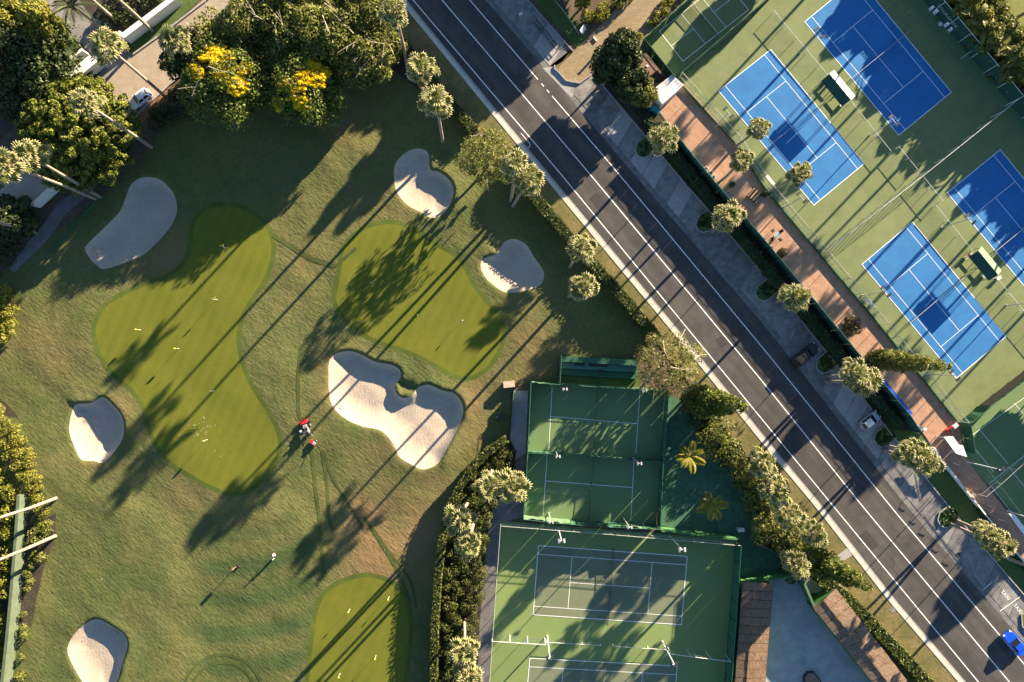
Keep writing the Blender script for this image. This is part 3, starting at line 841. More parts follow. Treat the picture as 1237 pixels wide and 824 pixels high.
def vnoise(x, y, s, seed):
    return (np.sin(x / s * 1.7 + seed + 1.3 * np.sin(y / s * 1.1 + seed * 2)) * np.sin(y / s * 1.5 + seed * 1.7 + 1.1 * np.sin(x / s * 0.9 - seed)))

def lawn_z(P):
    P = np.asarray(P, float).reshape(-1, 2)
    z = 0.05 + 0.26 * vnoise(P[:, 0], P[:, 1], 9.0, 1.0) + 0.09 * vnoise(P[:, 0], P[:, 1], 3.2, 4.0) + 0.02 * vnoise(P[:, 0], P[:, 1], 1.2, 2.0)
    fl = np.ones(len(P))
    for g in gr_polys:                      # greens are smooth and slightly raised
        d, _ = dist_poly(P, g); s = np.where(in_poly(P, g), d, -d)
        f = np.clip((s + 3.0) / 4.0, 0, 1); f = f * f * (3 - 2 * f)
        z = z * (1 - f * 0.75) + 0.10 * f
    sdir = np.array([math.cos(SUN_AZ), math.sin(SUN_AZ)])
    for poly, (pp, D, l) in zip(bk_polys, bunkers):
        d, n = dist_poly(P, poly); ins = in_poly(P, poly)
        facing = n @ sdir                   # +1 where the rim lies towards the sun: a steep lip there
        w = np.where(facing > 0, 1.0 + 1.2 * (1 - facing), 2.2 + 1.8 * np.abs(facing))
        t = np.clip(d / w, 0, 1)
        prof = np.where(ins, -D * (t * (2 - t)) - 0.03, 0)
        up = np.clip(-facing * 1.6 + 0.25, 0, 1)         # outside the rim, on the side of the sun
        lip = np.where(~ins, (0.14 + 0.36 * up) * (1 - np.exp(-d / 0.28)) * np.exp(-d / (2.4 - 0.6 * up)), 0)
        z = z + prof + lip
    nx_, ny_ = W(487, 470)
    z = z - 0.5 * np.exp(-((P[:, 0] - nx_) ** 2 + (P[:, 1] - ny_) ** 2) / 1.6)
    d, _ = dist_poly(P, lawn_poly)
    f = np.clip(d / 3.0, 0, 1)
    return z * f + 0.02
def lz(px, py):
    x, y = W(px, py)
    return float(lawn_z([(x, y)])[0])
def GL(px, py, dz=0.0):
    x, y = W(px, py); return Vector((x, y, float(lawn_z([(x, y)])[0]) + dz))

# ground sheet out to the horizon, open under the golf lawn
hole = offset_poly(lawn_poly, -0.8)
big = [(-1500, -1500), (1500, -1500), (1500, 1500), (-1500, 1500)]
gv = [Vector(p) for p in big + hole]
ge = [(i, (i + 1) % 4) for i in range(4)] + [(4 + i, 4 + (i + 1) % len(hole)) for i in range(len(hole))]
vs, es, fs, *_ = delaunay_2d_cdt(gv, ge, [], 0, 1e-5)
cen = np.array([[sum(vs[i].x for i in f) / len(f), sum(vs[i].y for i in f) / len(f)] for f in fs])
keep = ~in_poly(cen, hole)
fs = [f if (vs[f[1]] - vs[f[0]]).cross(vs[f[2]] - vs[f[0]]) > 0 else f[::-1] for f, k in zip(fs, keep) if k]
tag(mesh_obj('ground', [(v.x, v.y, -0.03) for v in vs], fs, ['soil']), 'bare brown soil under the trees and around the courts', None, None, 'structure')

# the golf lawn, its greens and bunkers as one triangulation so that the edges meet
lp = np.array(lawn_poly); lo, hi = lp.min(0), lp.max(0)
gx, gy = np.meshgrid(np.arange(lo[0], hi[0], 0.8), np.arange(lo[1], hi[1], 0.8))
G = np.stack([gx.ravel(), gy.ravel()], 1) + RNG.uniform(-0.18, 0.18, (gx.size, 2))
G = G[in_poly(G, lawn_poly)]
dm = dist_poly(G, lawn_poly)[0] > 0.35
allp = bk_polys + gr_polys + co_polys
for p in allp: dm &= dist_poly(G, p)[0] > 0.28
G = G[dm]
extra = []
for p in bk_polys:                            # finer points in and around the bunkers
    q = np.array(p); a, b_ = q.min(0) - 2, q.max(0) + 2
    fx, fy = np.meshgrid(np.arange(a[0], b_[0], 0.33), np.arange(a[1], b_[1], 0.33))
    E = np.stack([fx.ravel(), fy.ravel()], 1) + RNG.uniform(-0.06, 0.06, (fx.size, 2))
    dd = dist_poly(E, p)[0]
    E = E[(dd > 0.15) & (in_poly(E, p) | (dd < 1.5))]
    m_ = np.ones(len(E), bool)
    for g in gr_polys + co_polys: m_ &= dist_poly(E, g)[0] > 0.2
    m_ &= in_poly(E, lawn_poly) & (dist_poly(E, lawn_poly)[0] > 0.3)
    extra.append(E[m_])
pts = [tuple(p) for p in np.concatenate([G] + extra)]
pv = [Vector(p) for p in pts]; pe = []
for p in [lawn_poly] + allp:
    o = len(pv); pv += [Vector(q) for q in p]; pe += [(o + i, o + (i + 1) % len(p)) for i in range(len(p))]
vs, es, fs, *_ = delaunay_2d_cdt(pv, pe, [], 0, 1e-5)
V2 = np.array([(v.x, v.y) for v in vs]); FA = np.array([f for f in fs if len(f) == 3])
a_, b_, c_ = V2[FA[:, 0]], V2[FA[:, 1]], V2[FA[:, 2]]
flip = ((b_[:, 0] - a_[:, 0]) * (c_[:, 1] - a_[:, 1]) - (b_[:, 1] - a_[:, 1]) * (c_[:, 0] - a_[:, 0])) < 0
FA[flip] = FA[flip][:, ::-1]
cen = (a_ + b_ + c_) / 3
Z = lawn_z(V2)
cls = np.full(len(FA), -1)
cls[in_poly(cen, lawn_poly)] = 0
for i, p in enumerate(co_polys): cls[in_poly(cen, p)] = 10 + i
for i, p in enumerate(gr_polys): cls[in_poly(cen, p)] = 20 + i
for i, p in enumerate(bk_polys): cls[in_poly(cen, p)] = 30 + i
# dry patches and mowing bands of the rough
def pxarr(P): return P[:, 0] * PXM + NX, NY - P[:, 1] * PXM
PX, PY = pxarr(V2)
dry = np.zeros(len(V2))
for (x, y, rx, ry, a) in [(470, 665, 60, 60, .9), (440, 630, 40, 40, .6), (520, 620, 30, 60, .6), (450, 700, 40, 22, .5), (570, 500, 25, 60, .5), (640, 410, 45, 25, .55), (395, 455, 14, 45, .6), (470, 540, 40, 18, .55), (585, 470, 20, 20, .5),
                          (420, 140, 35, 40, .55), (190, 320, 40, 25, .6), (215, 290, 14, 25, .6), (360, 300, 45, 60, .25), (60, 420, 60, 40, .35), (150, 490, 16, 20, .5), (235, 600, 60, 25, .4), (630, 360, 30, 14, .5), (600, 280, 20, 30, .35), (120, 560, 60, 14, .3), (300, 640, 60, 20, .25), (480, 250, 20, 20, .5), (670, 440, 60, 25, .6), (440, 260, 40, 40, .25)]:
    dry += a * np.exp(-((PX - x) / rx) ** 2 - ((PY - y) / ry) ** 2)
dry = np.clip(dry * (0.75 + 0.35 * vnoise(V2[:, 0], V2[:, 1], 3.0, 7.0)), 0, 0.9)
rad = np.hypot(PX - 270, PY - 480)
stripe = 0.5 + 0.5 * np.tanh(2.5 * np.sin(rad / 20.0 * math.pi + 0.6))
mask = np.clip((PY - 600) / 60, 0, 1) * np.clip((PX - 215) / 40, 0, 1) * np.clip((420 - PX) / 60, 0, 1)
stripe2 = 0.5 + 0.5 * np.sin((PX - 60) / 9.0 + np.sin(PY / 40))
mask2 = np.clip((PY - 560) / 80, 0, 1) * np.clip((230 - PX) / 60, 0, 1)
stripe = np.clip(stripe * mask * 0.8 + stripe2 * mask2 * 0.35, 0, 1)

def part_mesh(name, sel, mat, attrs=False, smooth=True):
    f = FA[sel]; u, inv = np.unique(f, return_inverse=True); f = inv.reshape(-1, 3)
    at = {'dry': dry[u], 'stripe': stripe[u]} if attrs else None
    return mesh_obj(name, np.column_stack([V2[u], Z[u]]), f, [mat], attrs=at, smooth=smooth)
tag(part_mesh('golf_lawn', cls == 0, 'lawn', True), 'rough mown golf lawn with dry patches and mowing bands', None, None, 'structure')
for i, (p, l) in enumerate(greens):
    tag(part_mesh('putting_green', cls == 20 + i, 'green'), l, None, None, 'structure')
    tag(part_mesh('green_collar', cls == 10 + i, 'collar'), 'darker collar of longer grass round the ' + l.replace('putting green', 'green'), None, None, 'structure')
for i, (p, D, l) in enumerate(bunkers):
    tag(part_mesh('sand_bunker', cls == 30 + i, 'sand'), l, None, None, 'structure')

# wheel tracks pressed into the grass
def track(pts, w, lab):
    P = smooth_line([W(*p) for p in pts]); P = [Vector(p) for p in P]
    o = strip('tyre_track', P, w, lambda x, y: float(lawn_z([(x, y)])[0]) + 0.03, 'track')
    tag(o, lab, None, None, 'structure')
def smooth_line(pts, k=6):
    pts = [pts[0]] + list(pts) + [pts[-1]]; out = []
    for i in range(1, len(pts) - 2):
        p0, p1, p2, p3 = [np.array(q, float) for q in pts[i - 1:i + 3]]
        for s in range(k):
            t = s / k
            out.append(tuple(0.5 * (2 * p1 + (p2 - p0) * t + (2 * p0 - 5 * p1 + 4 * p2 - p3) * t * t + (3 * p1 - p0 - 3 * p2 + p3) * t ** 3)))
    out.append(tuple(pts[-1])); return out
track([(364, 420), (361, 455), (362, 500), (367, 506)], 0.55, 'wheel track leading down to the red mower')
track([(377, 545), (381, 590), (387, 640), (391, 700)], 0.55, 'long wheel track running down from the red mower')
track([(389, 545), (394, 580), (398, 625), (402, 640)], 0.5, 'shorter wheel track beside the long one below the mower')
track([(392, 550), (400, 575), (415, 600), (440, 640)], 0.4, 'curving wheel track crossing the brown patch')
track([(440, 625), (458, 652), (478, 685), (497, 730)], 0.5, 'inner wheel track curving past the lowest green')
track([(452, 640), (472, 668), (495, 700), (503, 735)], 0.4, 'outer wheel track curving past the lowest green')
track([(330, 284), (355, 300), (375, 312), (405, 322)], 0.7, 'worn grass line linking the two upper greens')
track([(405, 322), (430, 300)], 0.5, 'end of the worn grass line at the shaded green')
for rr, lb in ((45, 'outer'), (36, 'inner')):
    track([(270 + rr * math.cos(a) * 1.05, 836 + rr * math.sin(a)) for a in np.linspace(math.pi, 2 * math.pi, 16)], 0.45, lb + ' ring of the round wheel track on the lawn')

# ================================================================== THE ROAD
def lin(tab):
    ys = [t[0] for t in tab]; xs = [t[1] for t in tab]
    def f(y):
        if y <= ys[0]: return xs[0] + (y - ys[0]) * (xs[1] - xs[0]) / (ys[1] - ys[0])
        if y >= ys[-1]: return xs[-1] + (y - ys[-1]) * (xs[-1] - xs[-2]) / (ys[-1] - ys[-2])
        return float(np.interp(y, ys, xs))
    f.ys = ys
    return f
KL = lin([(0, 489), (160, 620), (206, 658), (404, 822), (540, 932), (612, 992), (725, 1080), (824, 1165)])
L1 = lin([(0, 499), (206, 674), (512, 925), (618, 1012), (824, 1182)])
L2 = lin([(0, 534), (206, 709), (468, 927), (618, 1047), (824, 1219.5)])
L3 = lin([(0, 567.5), (206, 744), (427, 927), (618, 1081), (802, 1237)])
RE = lin([(0, 586), (37, 619), (206, 762), (401, 930), (618, 1100), (766, 1228)])
PE = lin([(0, 636), (89, 715), (172, 785), (206, 813), (341, 930), (492, 1050), (615, 1147), (720, 1237)])
PL = lin([(136, 796), (206, 852), (296, 929), (399, 1014), (502, 1100), (558, 1137), (628, 1193), (690, 1244)])
PR = lin([(100, 825), (170, 887), (230, 927), (391, 1062), (422, 1087), (510, 1157), (554, 1166), (616, 1215), (660, 1252)])
def run(f, y0, y1, off=0.0, n=24):
    return [(f(y) + off, y) for y in np.linspace(y0, y1, n)]
def band(name, f, g, y0, y1, z, mat, fo=0.0, go=0.0, parent=None, thick=0.0, n=24):
    return sheet(name, run(f, y0, y1, fo, n) + run(g, y0, y1, go, n)[::-1], z, mat, parent, thick=thick)

tag(band('road', KL, RE, -420, 1240, 0.0, 'asphalt', n=40), 'three marked lanes of grey asphalt running diagonally past the courts')
tag(band('gutter', RE, RE, -420, 1240, 0.006, 'concrete_old', 0, 9, n=40), 'concrete gutter between the road and the parking bays')
def road_line(f, y0, y1, w, lab):
    P = [W(f(y), y) for y in np.linspace(y0, y1, max(2, int(abs(y1 - y0) / 40) + 2))]
    tag(strip('road_marking', P, w, 0.006, 'paint'), lab, None, None, 'structure')
road_line(L1, -420, 1240, 0.15, 'white edge line of the road on the golf side')
road_line(L2, -420, 1240, 0.15, 'white centre line of the road')
road_line(L3, -420, 96, 0.15, 'white edge line of the road before the dirt drive')
road_line(L3, 116, 1240, 0.15, 'white edge line of the road along the parking bays')
road_line(L3, 101, 104.5, 0.15, 'first short white dash opposite the dirt drive')
road_line(L3, 108.5, 112, 0.15, 'second short white dash opposite the dirt drive')
for a, b, l in (((629.5, 161), (641, 175), 'long arm of a thin white bracket'), ((641, 175), (638, 179), 'short arm of a thin white bracket')):
    tag(line_w(W(*a), W(*b), 0.1, 0.006, 'road_marking', 'paint'), l + ' in the cycle lane', None, None, 'structure')
for pts, l in (([(1076, 672), (1080, 680), (1079, 688), (1086, 696)], 'crooked dark tar seam in the lower road'), ([(905, 520), (912, 529), (915, 540)], 'short dark tar seam in the cycle lane'), ([(640, 120), (655, 141), (672, 165)], 'thin dark tar seam opposite the dirt drive'),
               ([(760, 300), (772, 312), (781, 329), (795, 342)], 'dark tar seam in the golf side lane'), ([(1010, 560), (1022, 572)], 'short tar seam in the golf side lane'), ([(870, 395), (905, 366)], 'dark seam running across two lanes')):
    tag(strip('tar_seam', smooth_line([W(*q) for q in pts]), 0.09, 0.004, 'black_tar'), l, None, None, 'structure')
for (x, y), l in (((958, 520), 'upper'), ((700, 150), 'topmost'), ((1130, 735), 'lower')):
    _p = W(x, y); tag(MB().cyl((_p[0], _p[1], -0.01), 0.36, 0.018, 18).build('manhole', ['grille']), l + ' dark round manhole cover in the road', None, None, 'structure')
for pts, l in (([(720, 232), (733, 247), (724, 255), (711, 240)], 'slightly darker square asphalt patch in the golf side lane'), ([(1046, 640), (1062, 659), (1053, 666), (1038, 647)], 'darker asphalt patch in the lower road'), ([(872, 405), (880, 415), (872, 421), (864, 411)], 'small dark asphalt patch near the feathery tree')):
    tag(sheet('asphalt_patch', pts, 0.003, 'asphalt_dark'), l)
# kerbs as lengths of concrete
def kerb_run(f, y0, y1, off, width, z0, z1, step, lab, mat='kerb'):
    root = empty('kerb', (0, 0, 0)); tag(root, lab, None, None, 'structure')
    y = y0
    while y < y1:
        ye = min(y1, y + step)
        p, q = W(f(y) + off, y), W(f(ye) + off, ye)
        d = Vector((q[0] - p[0], q[1] - p[1])); L = d.length
        MB().box(((p[0] + q[0]) / 2, (p[1] + q[1]) / 2, (z0 + z1) / 2), (L - 0.02, width, z1 - z0), math.atan2(d.y, d.x)).build('kerb_stone', [mat], root)
        y = ye
    return root
kerb_run(KL, -60, 880, -4.4, 0.62, -0.1, 0.12, 18, 'pale concrete kerb between the road and the dry verge')
kerb_run(KL, -60, 880, -0.3, 0.46, -0.1, 0.012, 18, 'flat concrete channel along the golf side kerb', 'concrete_new')
# verge between the road and the golf hedge
HG = lin([(0, 440), (50, 482), (160, 573), (233, 640), (320, 716), (406, 792), (480, 850), (560, 915), (700, 1010), (824, 1120)])
tag(band('verge', HG, KL, -420, 1240, 0.08, 'verge', -4, -6, n=40), 'dry grass verge between the road kerb and the hedges')
# driveway apron on the golf side near the conifer
sheet('footway', [(1003, 677), (1009, 684), (1033, 668), (1027, 659)], 0.10, 'concrete_new', thick=0.12)
sheet('footway', [(968, 708), (978, 716), (1004, 692), (996, 684)], 0.09, 'concrete_new', thick=0.12)
_p = W(1157, 670); tag(MB().cyl((_p[0], _p[1], 0.03), 0.35, 0.02, 16).build('manhole', ['grille']), 'dark round manhole cover in the parking strip', None, None, 'structure')
sheet('manhole', [(1073, 737), (1078, 741), (1084, 734), (1079, 730)], 0.095, 'concrete', thick=0.05)
sheet('yard', [(980, 716), (1002, 716), (1016, 702), (1000, 684)], 0.05, 'courtyard')

# ------------------------------------------------------------------ parking bays: one slab per bay
par = empty('parking_strip'); tag(par, 'row of concrete parking slabs between the road and the planted strip', None, None, 'structure')
sm = ['concrete', 'concrete_old', 'concrete', 'concrete_new', 'concrete_old', 'concrete', 'concrete_old', 'concrete_new', 'concrete']
y = 108.0; k = 0
while y < 900:
    dy = 17.2
    if True:
        a0, a1 = y, y + dy
        def cross(yy):
            # a joint runs square to the road, so its outer end lies higher in the picture
            x0 = RE(yy) + 9
            t = 30
            y2 = yy - t
            return (x0, yy), (PE(y2), y2)
        p0, p1 = cross(a0 + 0.7); q0, q1 = cross(a1)
        o = sheet('concrete_slab', [p0, p1, q1, q0], 0.028 + 0.004 * ((k * 7) % 3), sm[(k * 4 + k // 4) % 9], par, thick=0.06)
    y += dy; k += 1
sheet('slab_bed', run(RE, 80, 960, 8.5) + run(PE, 60, 930, 0.5)[::-1], 0.008, 'concrete_old', par)
# upper pad by the bus stop
pad = empty('bus_pad'); tag(pad, 'concrete pad with three dark benches beside the road', None, None, 'structure')
for k, (y0, y1) in enumerate([(-75, -40), (-39.4, -12), (-11.4, 16), (16.6, 42), (42.6, 66)]):
    for (u0, u1) in ((0.0, 0.49), (0.5, 1.0)):
        def at(yy, u):
            x0 = RE(yy + 14) + 9; x1 = PE(yy - 14)
            return (x0 + (x1 - x0) * u, yy + 14 - 28 * u)
        sheet('concrete_slab', [at(y0, u0), at(y0, u1), at(y1, u1), at(y1, u0)], 0.03 + 0.003 * ((k + int(u0 * 2)) % 2), ['concrete', 'concrete_old', 'concrete', 'concrete', 'concrete_new'][k], pad, thick=0.06)
sheet('slab_bed', [(RE(-90) + 9, -90), (PE(-110), -110), (PE(66), 66), (670, 84), (RE(84) + 9, 84)], 0.008, 'concrete_old', pad)
sheet('driveway_apron', [(655, 82), (671, 80), (674, 86), (684, 98), (700, 101), (712, 96), (690, 118), (684, 112)], 0.02, 'concrete_new')
# kerb round the parking and the tree islands
strip_kerb = []
def kerb_line(pts, lab, w=0.16, h=0.16, step=2.4):
    P = resample(pxs(pts), step); root = empty('kerb'); tag(root, lab, None, None, 'structure')
    for a, b in zip(P, P[1:]):
        d = b - a
        MB().box(((a.x + b.x) / 2, (a.y + b.y) / 2, h / 2), (d.length - 0.015, w, h + 0.1), math.atan2(d.y, d.x)).build('kerb_stone', ['concrete_new'], root)
    return root
# planted strip with islands reaching into the parking
strip_pts = run(PE, 86, 960, 1.2, 40) + run(PL, 136, 760, 0, 30)[::-1] + [(790, 132), (770, 120), (745, 100), (725, 84)]
tag(sheet('planting_strip', strip_pts, 0.12, 'dark_soil'), 'dark planted strip between the parking bays and the promenade hedge')
isl = [((785, 172), 'first'), ((858, 262), 'second'), ((930, 345), 'third'), ((1003, 432), 'fourth'), ((1073, 521), 'fifth'), ((1150, 618), 'sixth')]
ordn = dict(zip(['first', 'second', 'third', 'fourth', 'fifth', 'sixth'], ['nearest the white shed', 'beside the brick seat group', 'between two empty bays', 'beside the black car', 'below the cream roofed car', 'nearest the painted bays']))
for (ix, iy), nm in isl:
    # across the road and along the road unit vectors in the picture
    ux, uy = -0.77, 0.638; vx, vy = 0.638, 0.77
    def q(u, v): return (ix + ux * u + vx * v, iy + uy * u + vy * v)
    pts = [q(-2, -9), q(13, -9), q(20, -4), q(22, 3), q(19, 9), q(12, 12), q(-2, 12)]
    sp = smooth_poly(pts, 3)
    tag(sheet('tree_island', sp, 0.135, 'turf', thick=0.1), 'small grassed palm island ' + ordn[nm], None, None, 'structure')
    kerb_line(pts, 'low kerb round the palm island ' + ordn[nm], 0.15, 0.17, 1.6)
kerb_line(run(PE, 92, 900, 0.8, 30), 'long low kerb behind the parking bays', 0.16, 0.16, 2.4)
tag(line_w(W(1198, 703), W(1188, 712), 0.1, 0.045, 'bay_marking', 'paint'), 'faint white bay line above the painted bays', None, None, 'structure')
tag(line_w(W(1208, 738), W(1233, 720), 0.11, 0.045, 'bay_marking', 'paint'), 'white line between the two painted bays', None, None, 'structure')
def to_mesh(cu, name):
    t = bpy.data.objects.new(name, cu); COL.objects.link(t)
    me = bpy.data.meshes.new_from_object(t.evaluated_get(bpy.context.evaluated_depsgraph_get()))
    mt = cu.materials[0]; bpy.data.objects.remove(t); me.materials.clear(); me.materials.append(mt); me.name = name
    o = bpy.data.objects.new(name, me); COL.objects.link(o); return o
def text_flat(name, s, px, py, size, rot, z, mat, label, parent=None, rx=0.0):
    cu = bpy.data.curves.new(name, 'FONT'); cu.body = s; cu.size = size; cu.align_x = 'CENTER'; cu.align_y = 'CENTER'
    cu.extrude = 0.002; cu.materials.append(M[mat])
    o = to_mesh(cu, name)
    x, y = W(px, py, max(0, z)); o.location = (x, y, z); o.rotation_euler = (rx, 0, rot)
    if parent is None: tag(o, label, None, None, 'structure')
    else: o.parent = parent
    return o
text_flat('painted_word', 'TAXI', 1214.5, 719, 0.85, math.radians(-50), 0.05, 'court_paint', 'white word TAXI painted in the sunlit bay')
text_flat('painted_word', 'TAXI', 1229.5, 735.5, 0.85, math.radians(-50), 0.05, 'court_paint', 'white word TAXI painted in the shaded bay')
# last rounded island at the picture's edge
sp = smooth_poly([(1233, 742), (1242, 738), (1262, 750), (1262, 775), (1245, 768), (1234, 756)], 3)
tag(sheet('tree_island', sp, 0.13, 'turf', thick=0.1), 'rounded grassed island beside the blue car', None, None, 'structure')
kerb_line([(1233, 742), (1242, 738), (1262, 750), (1262, 775), (1245, 768), (1234, 756), (1233, 742)], 'low kerb round the island beside the blue car', 0.15, 0.17, 1.2)

# ------------------------------------------------------------------ promenade
tag(band('promenade', PL, PR, 100, 800, 0.05, 'brick_paving', 0, 0, n=40), 'terracotta brick promenade beside the tennis courts')
kerb_run(PL, 118, 540, 0.5, 0.14, 0, 0.16, 14, 'thin pale edging of the brick promenade', 'concrete_new')
tag(band('lawn_strip', PE, PL, 520, 800, 0.135, 'turf', 3, -3), 'dark lawn strip along the low promenade wall')
# ------------------------------------------------------------------ dirt drive and lawns round the hut
sheet('dirt_drive', [(673, 84), (684, 99), (700, 101), (716, 88), (735, 95), (765, 100), (775, 60), (800, 8), (860, -60), (790, -90), (745, 10), (730, 26), (705, 50), (693, 62)], 0.06, 'dirt_path')
kerb_line([(670, 79), (670, 84), (674, 87), (684, 98), (700, 101), (715, 90)], 'low kerb round the end of the dirt drive', 0.16, 0.18, 1.2)
sheet('lawn_patch', [(640, -5), (700, 62), (712, 44), (690, 20), (668, -10), (640, -60), (590, -60)], 0.05, 'turf')
sheet('lawn_patch', [(690, 61), (680, 74), (671, 80), (674, 86), (690, 62)], 0.05, 'verge')
kerb_line([(637, 0), (692, 62)], 'low concrete edging behind the bus pad', 0.14, 0.14, 2.4)
kerb_line([(668, -2), (684, 18), (700, 42)], 'thin pale edging beside the garden bed', 0.12, 0.12, 2.4)
# ------------------------------------------------------------------ court bases
sheet('court_base', [(818, 95), (887, 170), (927, 230), (1062, 391), (1087, 422), (1157, 510), (1237, 452), (1420, 320), (1420, 260), (1300, 240), (1237, 165), (1105, 8), (1050, -70), (985, -70), (925, 5)], 0.04, 'court_green')
sheet('court_base', [(776, 46), (815, 93), (925, 4), (985, -70), (905, -70), (828, 0)], 0.05, 'court_green')
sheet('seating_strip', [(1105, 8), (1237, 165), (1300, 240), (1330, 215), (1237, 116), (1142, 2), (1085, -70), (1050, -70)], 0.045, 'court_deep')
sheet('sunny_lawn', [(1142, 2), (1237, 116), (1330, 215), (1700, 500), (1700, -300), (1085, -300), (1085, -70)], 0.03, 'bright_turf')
sheet('court_base', [(1160, 510), (1237, 455), (1420, 325), (1420, 760), (1300, 720), (1215, 612), (1160, 548)], 0.035, 'court_deep')

# ------------------------------------------------------------------ left courts, paths, yards
sheet('gravel_path', [(634, 545), (632, 625), (605, 631), (597, 744), (589, 860), (575, 860), (579, 760), (586, 675), (592, 622), (618, 566)], 0.02, 'gravel')
sheet('concrete_path', [(620, 472), (638, 472), (635, 548), (616, 560), (617, 520)], 0.03, 'pale_path')
sheet('court_base', [(640, 460), (803, 470), (793, 634), (632, 624)], 0.03, 'court_deep')
sheet('bleacher_floor', [(675, 463), (676, 428), (768, 432), (775, 470)], 0.02, 'turf')
sheet('paved_yard', [(802, 472), (836, 490), (862, 525), (885, 565), (908, 610), (905, 650), (950, 670), (982, 735), (1000, 860), (880, 860), (886, 654), (795, 634)], 0.02, 'court_worn')
sheet('court_base', [(604, 629), (888, 652), (872, 860), (588, 860)], 0.03, 'court_grass')
sheet('courtyard', [(895, 698), (955, 690), (982, 730), (1060, 830), (1100, 900), (880, 900)], 0.04, 'courtyard')
# ------------------------------------------------------------------ street and plots in the upper corner
tag(sheet('street', [(255, -8), (212, 28), (161, 66), (123, 103), (90, 135), (40, 190), (-40, 270), (-60, 310), (-30, 320), (10, 270), (70, 205), (164, 141), (205, 102), (242, 73), (270, 45), (322, 3), (360, -50), (310, -60)], 0.0, 'street'), 'tan worn street passing behind the big round tree')
kerb_line([(322, 3), (290, 34), (242, 73), (205, 102), (164, 141), (145, 158)], 'pale kerb on the golf side of the tan street', 0.3, 0.13, 2.0)
kerb_line([(255, -4), (212, 29), (186, 48), (161, 66)], 'pale kerb on the garden side of the tan street', 0.25, 0.13, 2.0)
sheet('mulch_bed', [(206, 104), (164, 142), (148, 158), (152, 165), (176, 145), (208, 118)], 0.06, 'red_mulch')
tag(sheet('driveway', [(47, -20), (83, -20), (109, 20), (130, 29), (161, 66), (123, 103), (119, 74), (109, 66), (98, 52), (79, 43), (61, 32), (47, 9)], 0.02, 'concrete'), 'grey driveway running down to the tan street')
sheet('lawn_patch', [(148, 58), (161, 66), (212, 28), (250, -8), (222, -20), (150, 46)], 0.04, 'turf')
sheet('dark_yard', [(-60, -60), (46, -40), (47, 9), (61, 32), (79, 43), (98, 52), (109, 64), (79, 90), (60, 110), (0, 170), (-60, 200)], 0.0, 'dark_soil')
sheet('dark_yard', [(84, -20), (109, 20), (130, 29), (150, 42), (225, -20)], 0.0, 'dark_soil')
sheet('sand_path', [(52, 272), (70, 245), (105, 222), (125, 212), (112, 232), (80, 258), (62, 285), (20, 330), (10, 325), (40, 285)], 0.045, 'gravel')
sheet('grove_floor', [(232, 75), (330, 0), (470, 42), (520, 120), (470, 80), (300, 105), (235, 128), (210, 120)], 0.035, 'dark_soil')
sheet('mulch_bed', [(0, 480), (20, 500), (45, 540), (60, 575), (68, 605), (67, 650), (55, 680), (45, 720), (38, 760), (35, 860), (-60, 860), (-60, 470)], 0.06, 'dark_soil')
sheet('planting_bed', [(612, 524), (624, 545), (620, 570), (592, 622), (586, 675), (579, 760), (576, 860), (524, 860), (526, 760), (530, 697), (537, 642), (555, 580), (574, 553)], 0.05, 'dark_soil')

# ================================================================== FENCES, COURTS AND COURT FURNITURE
def base_of(p, h): return vertical_base(p, h)

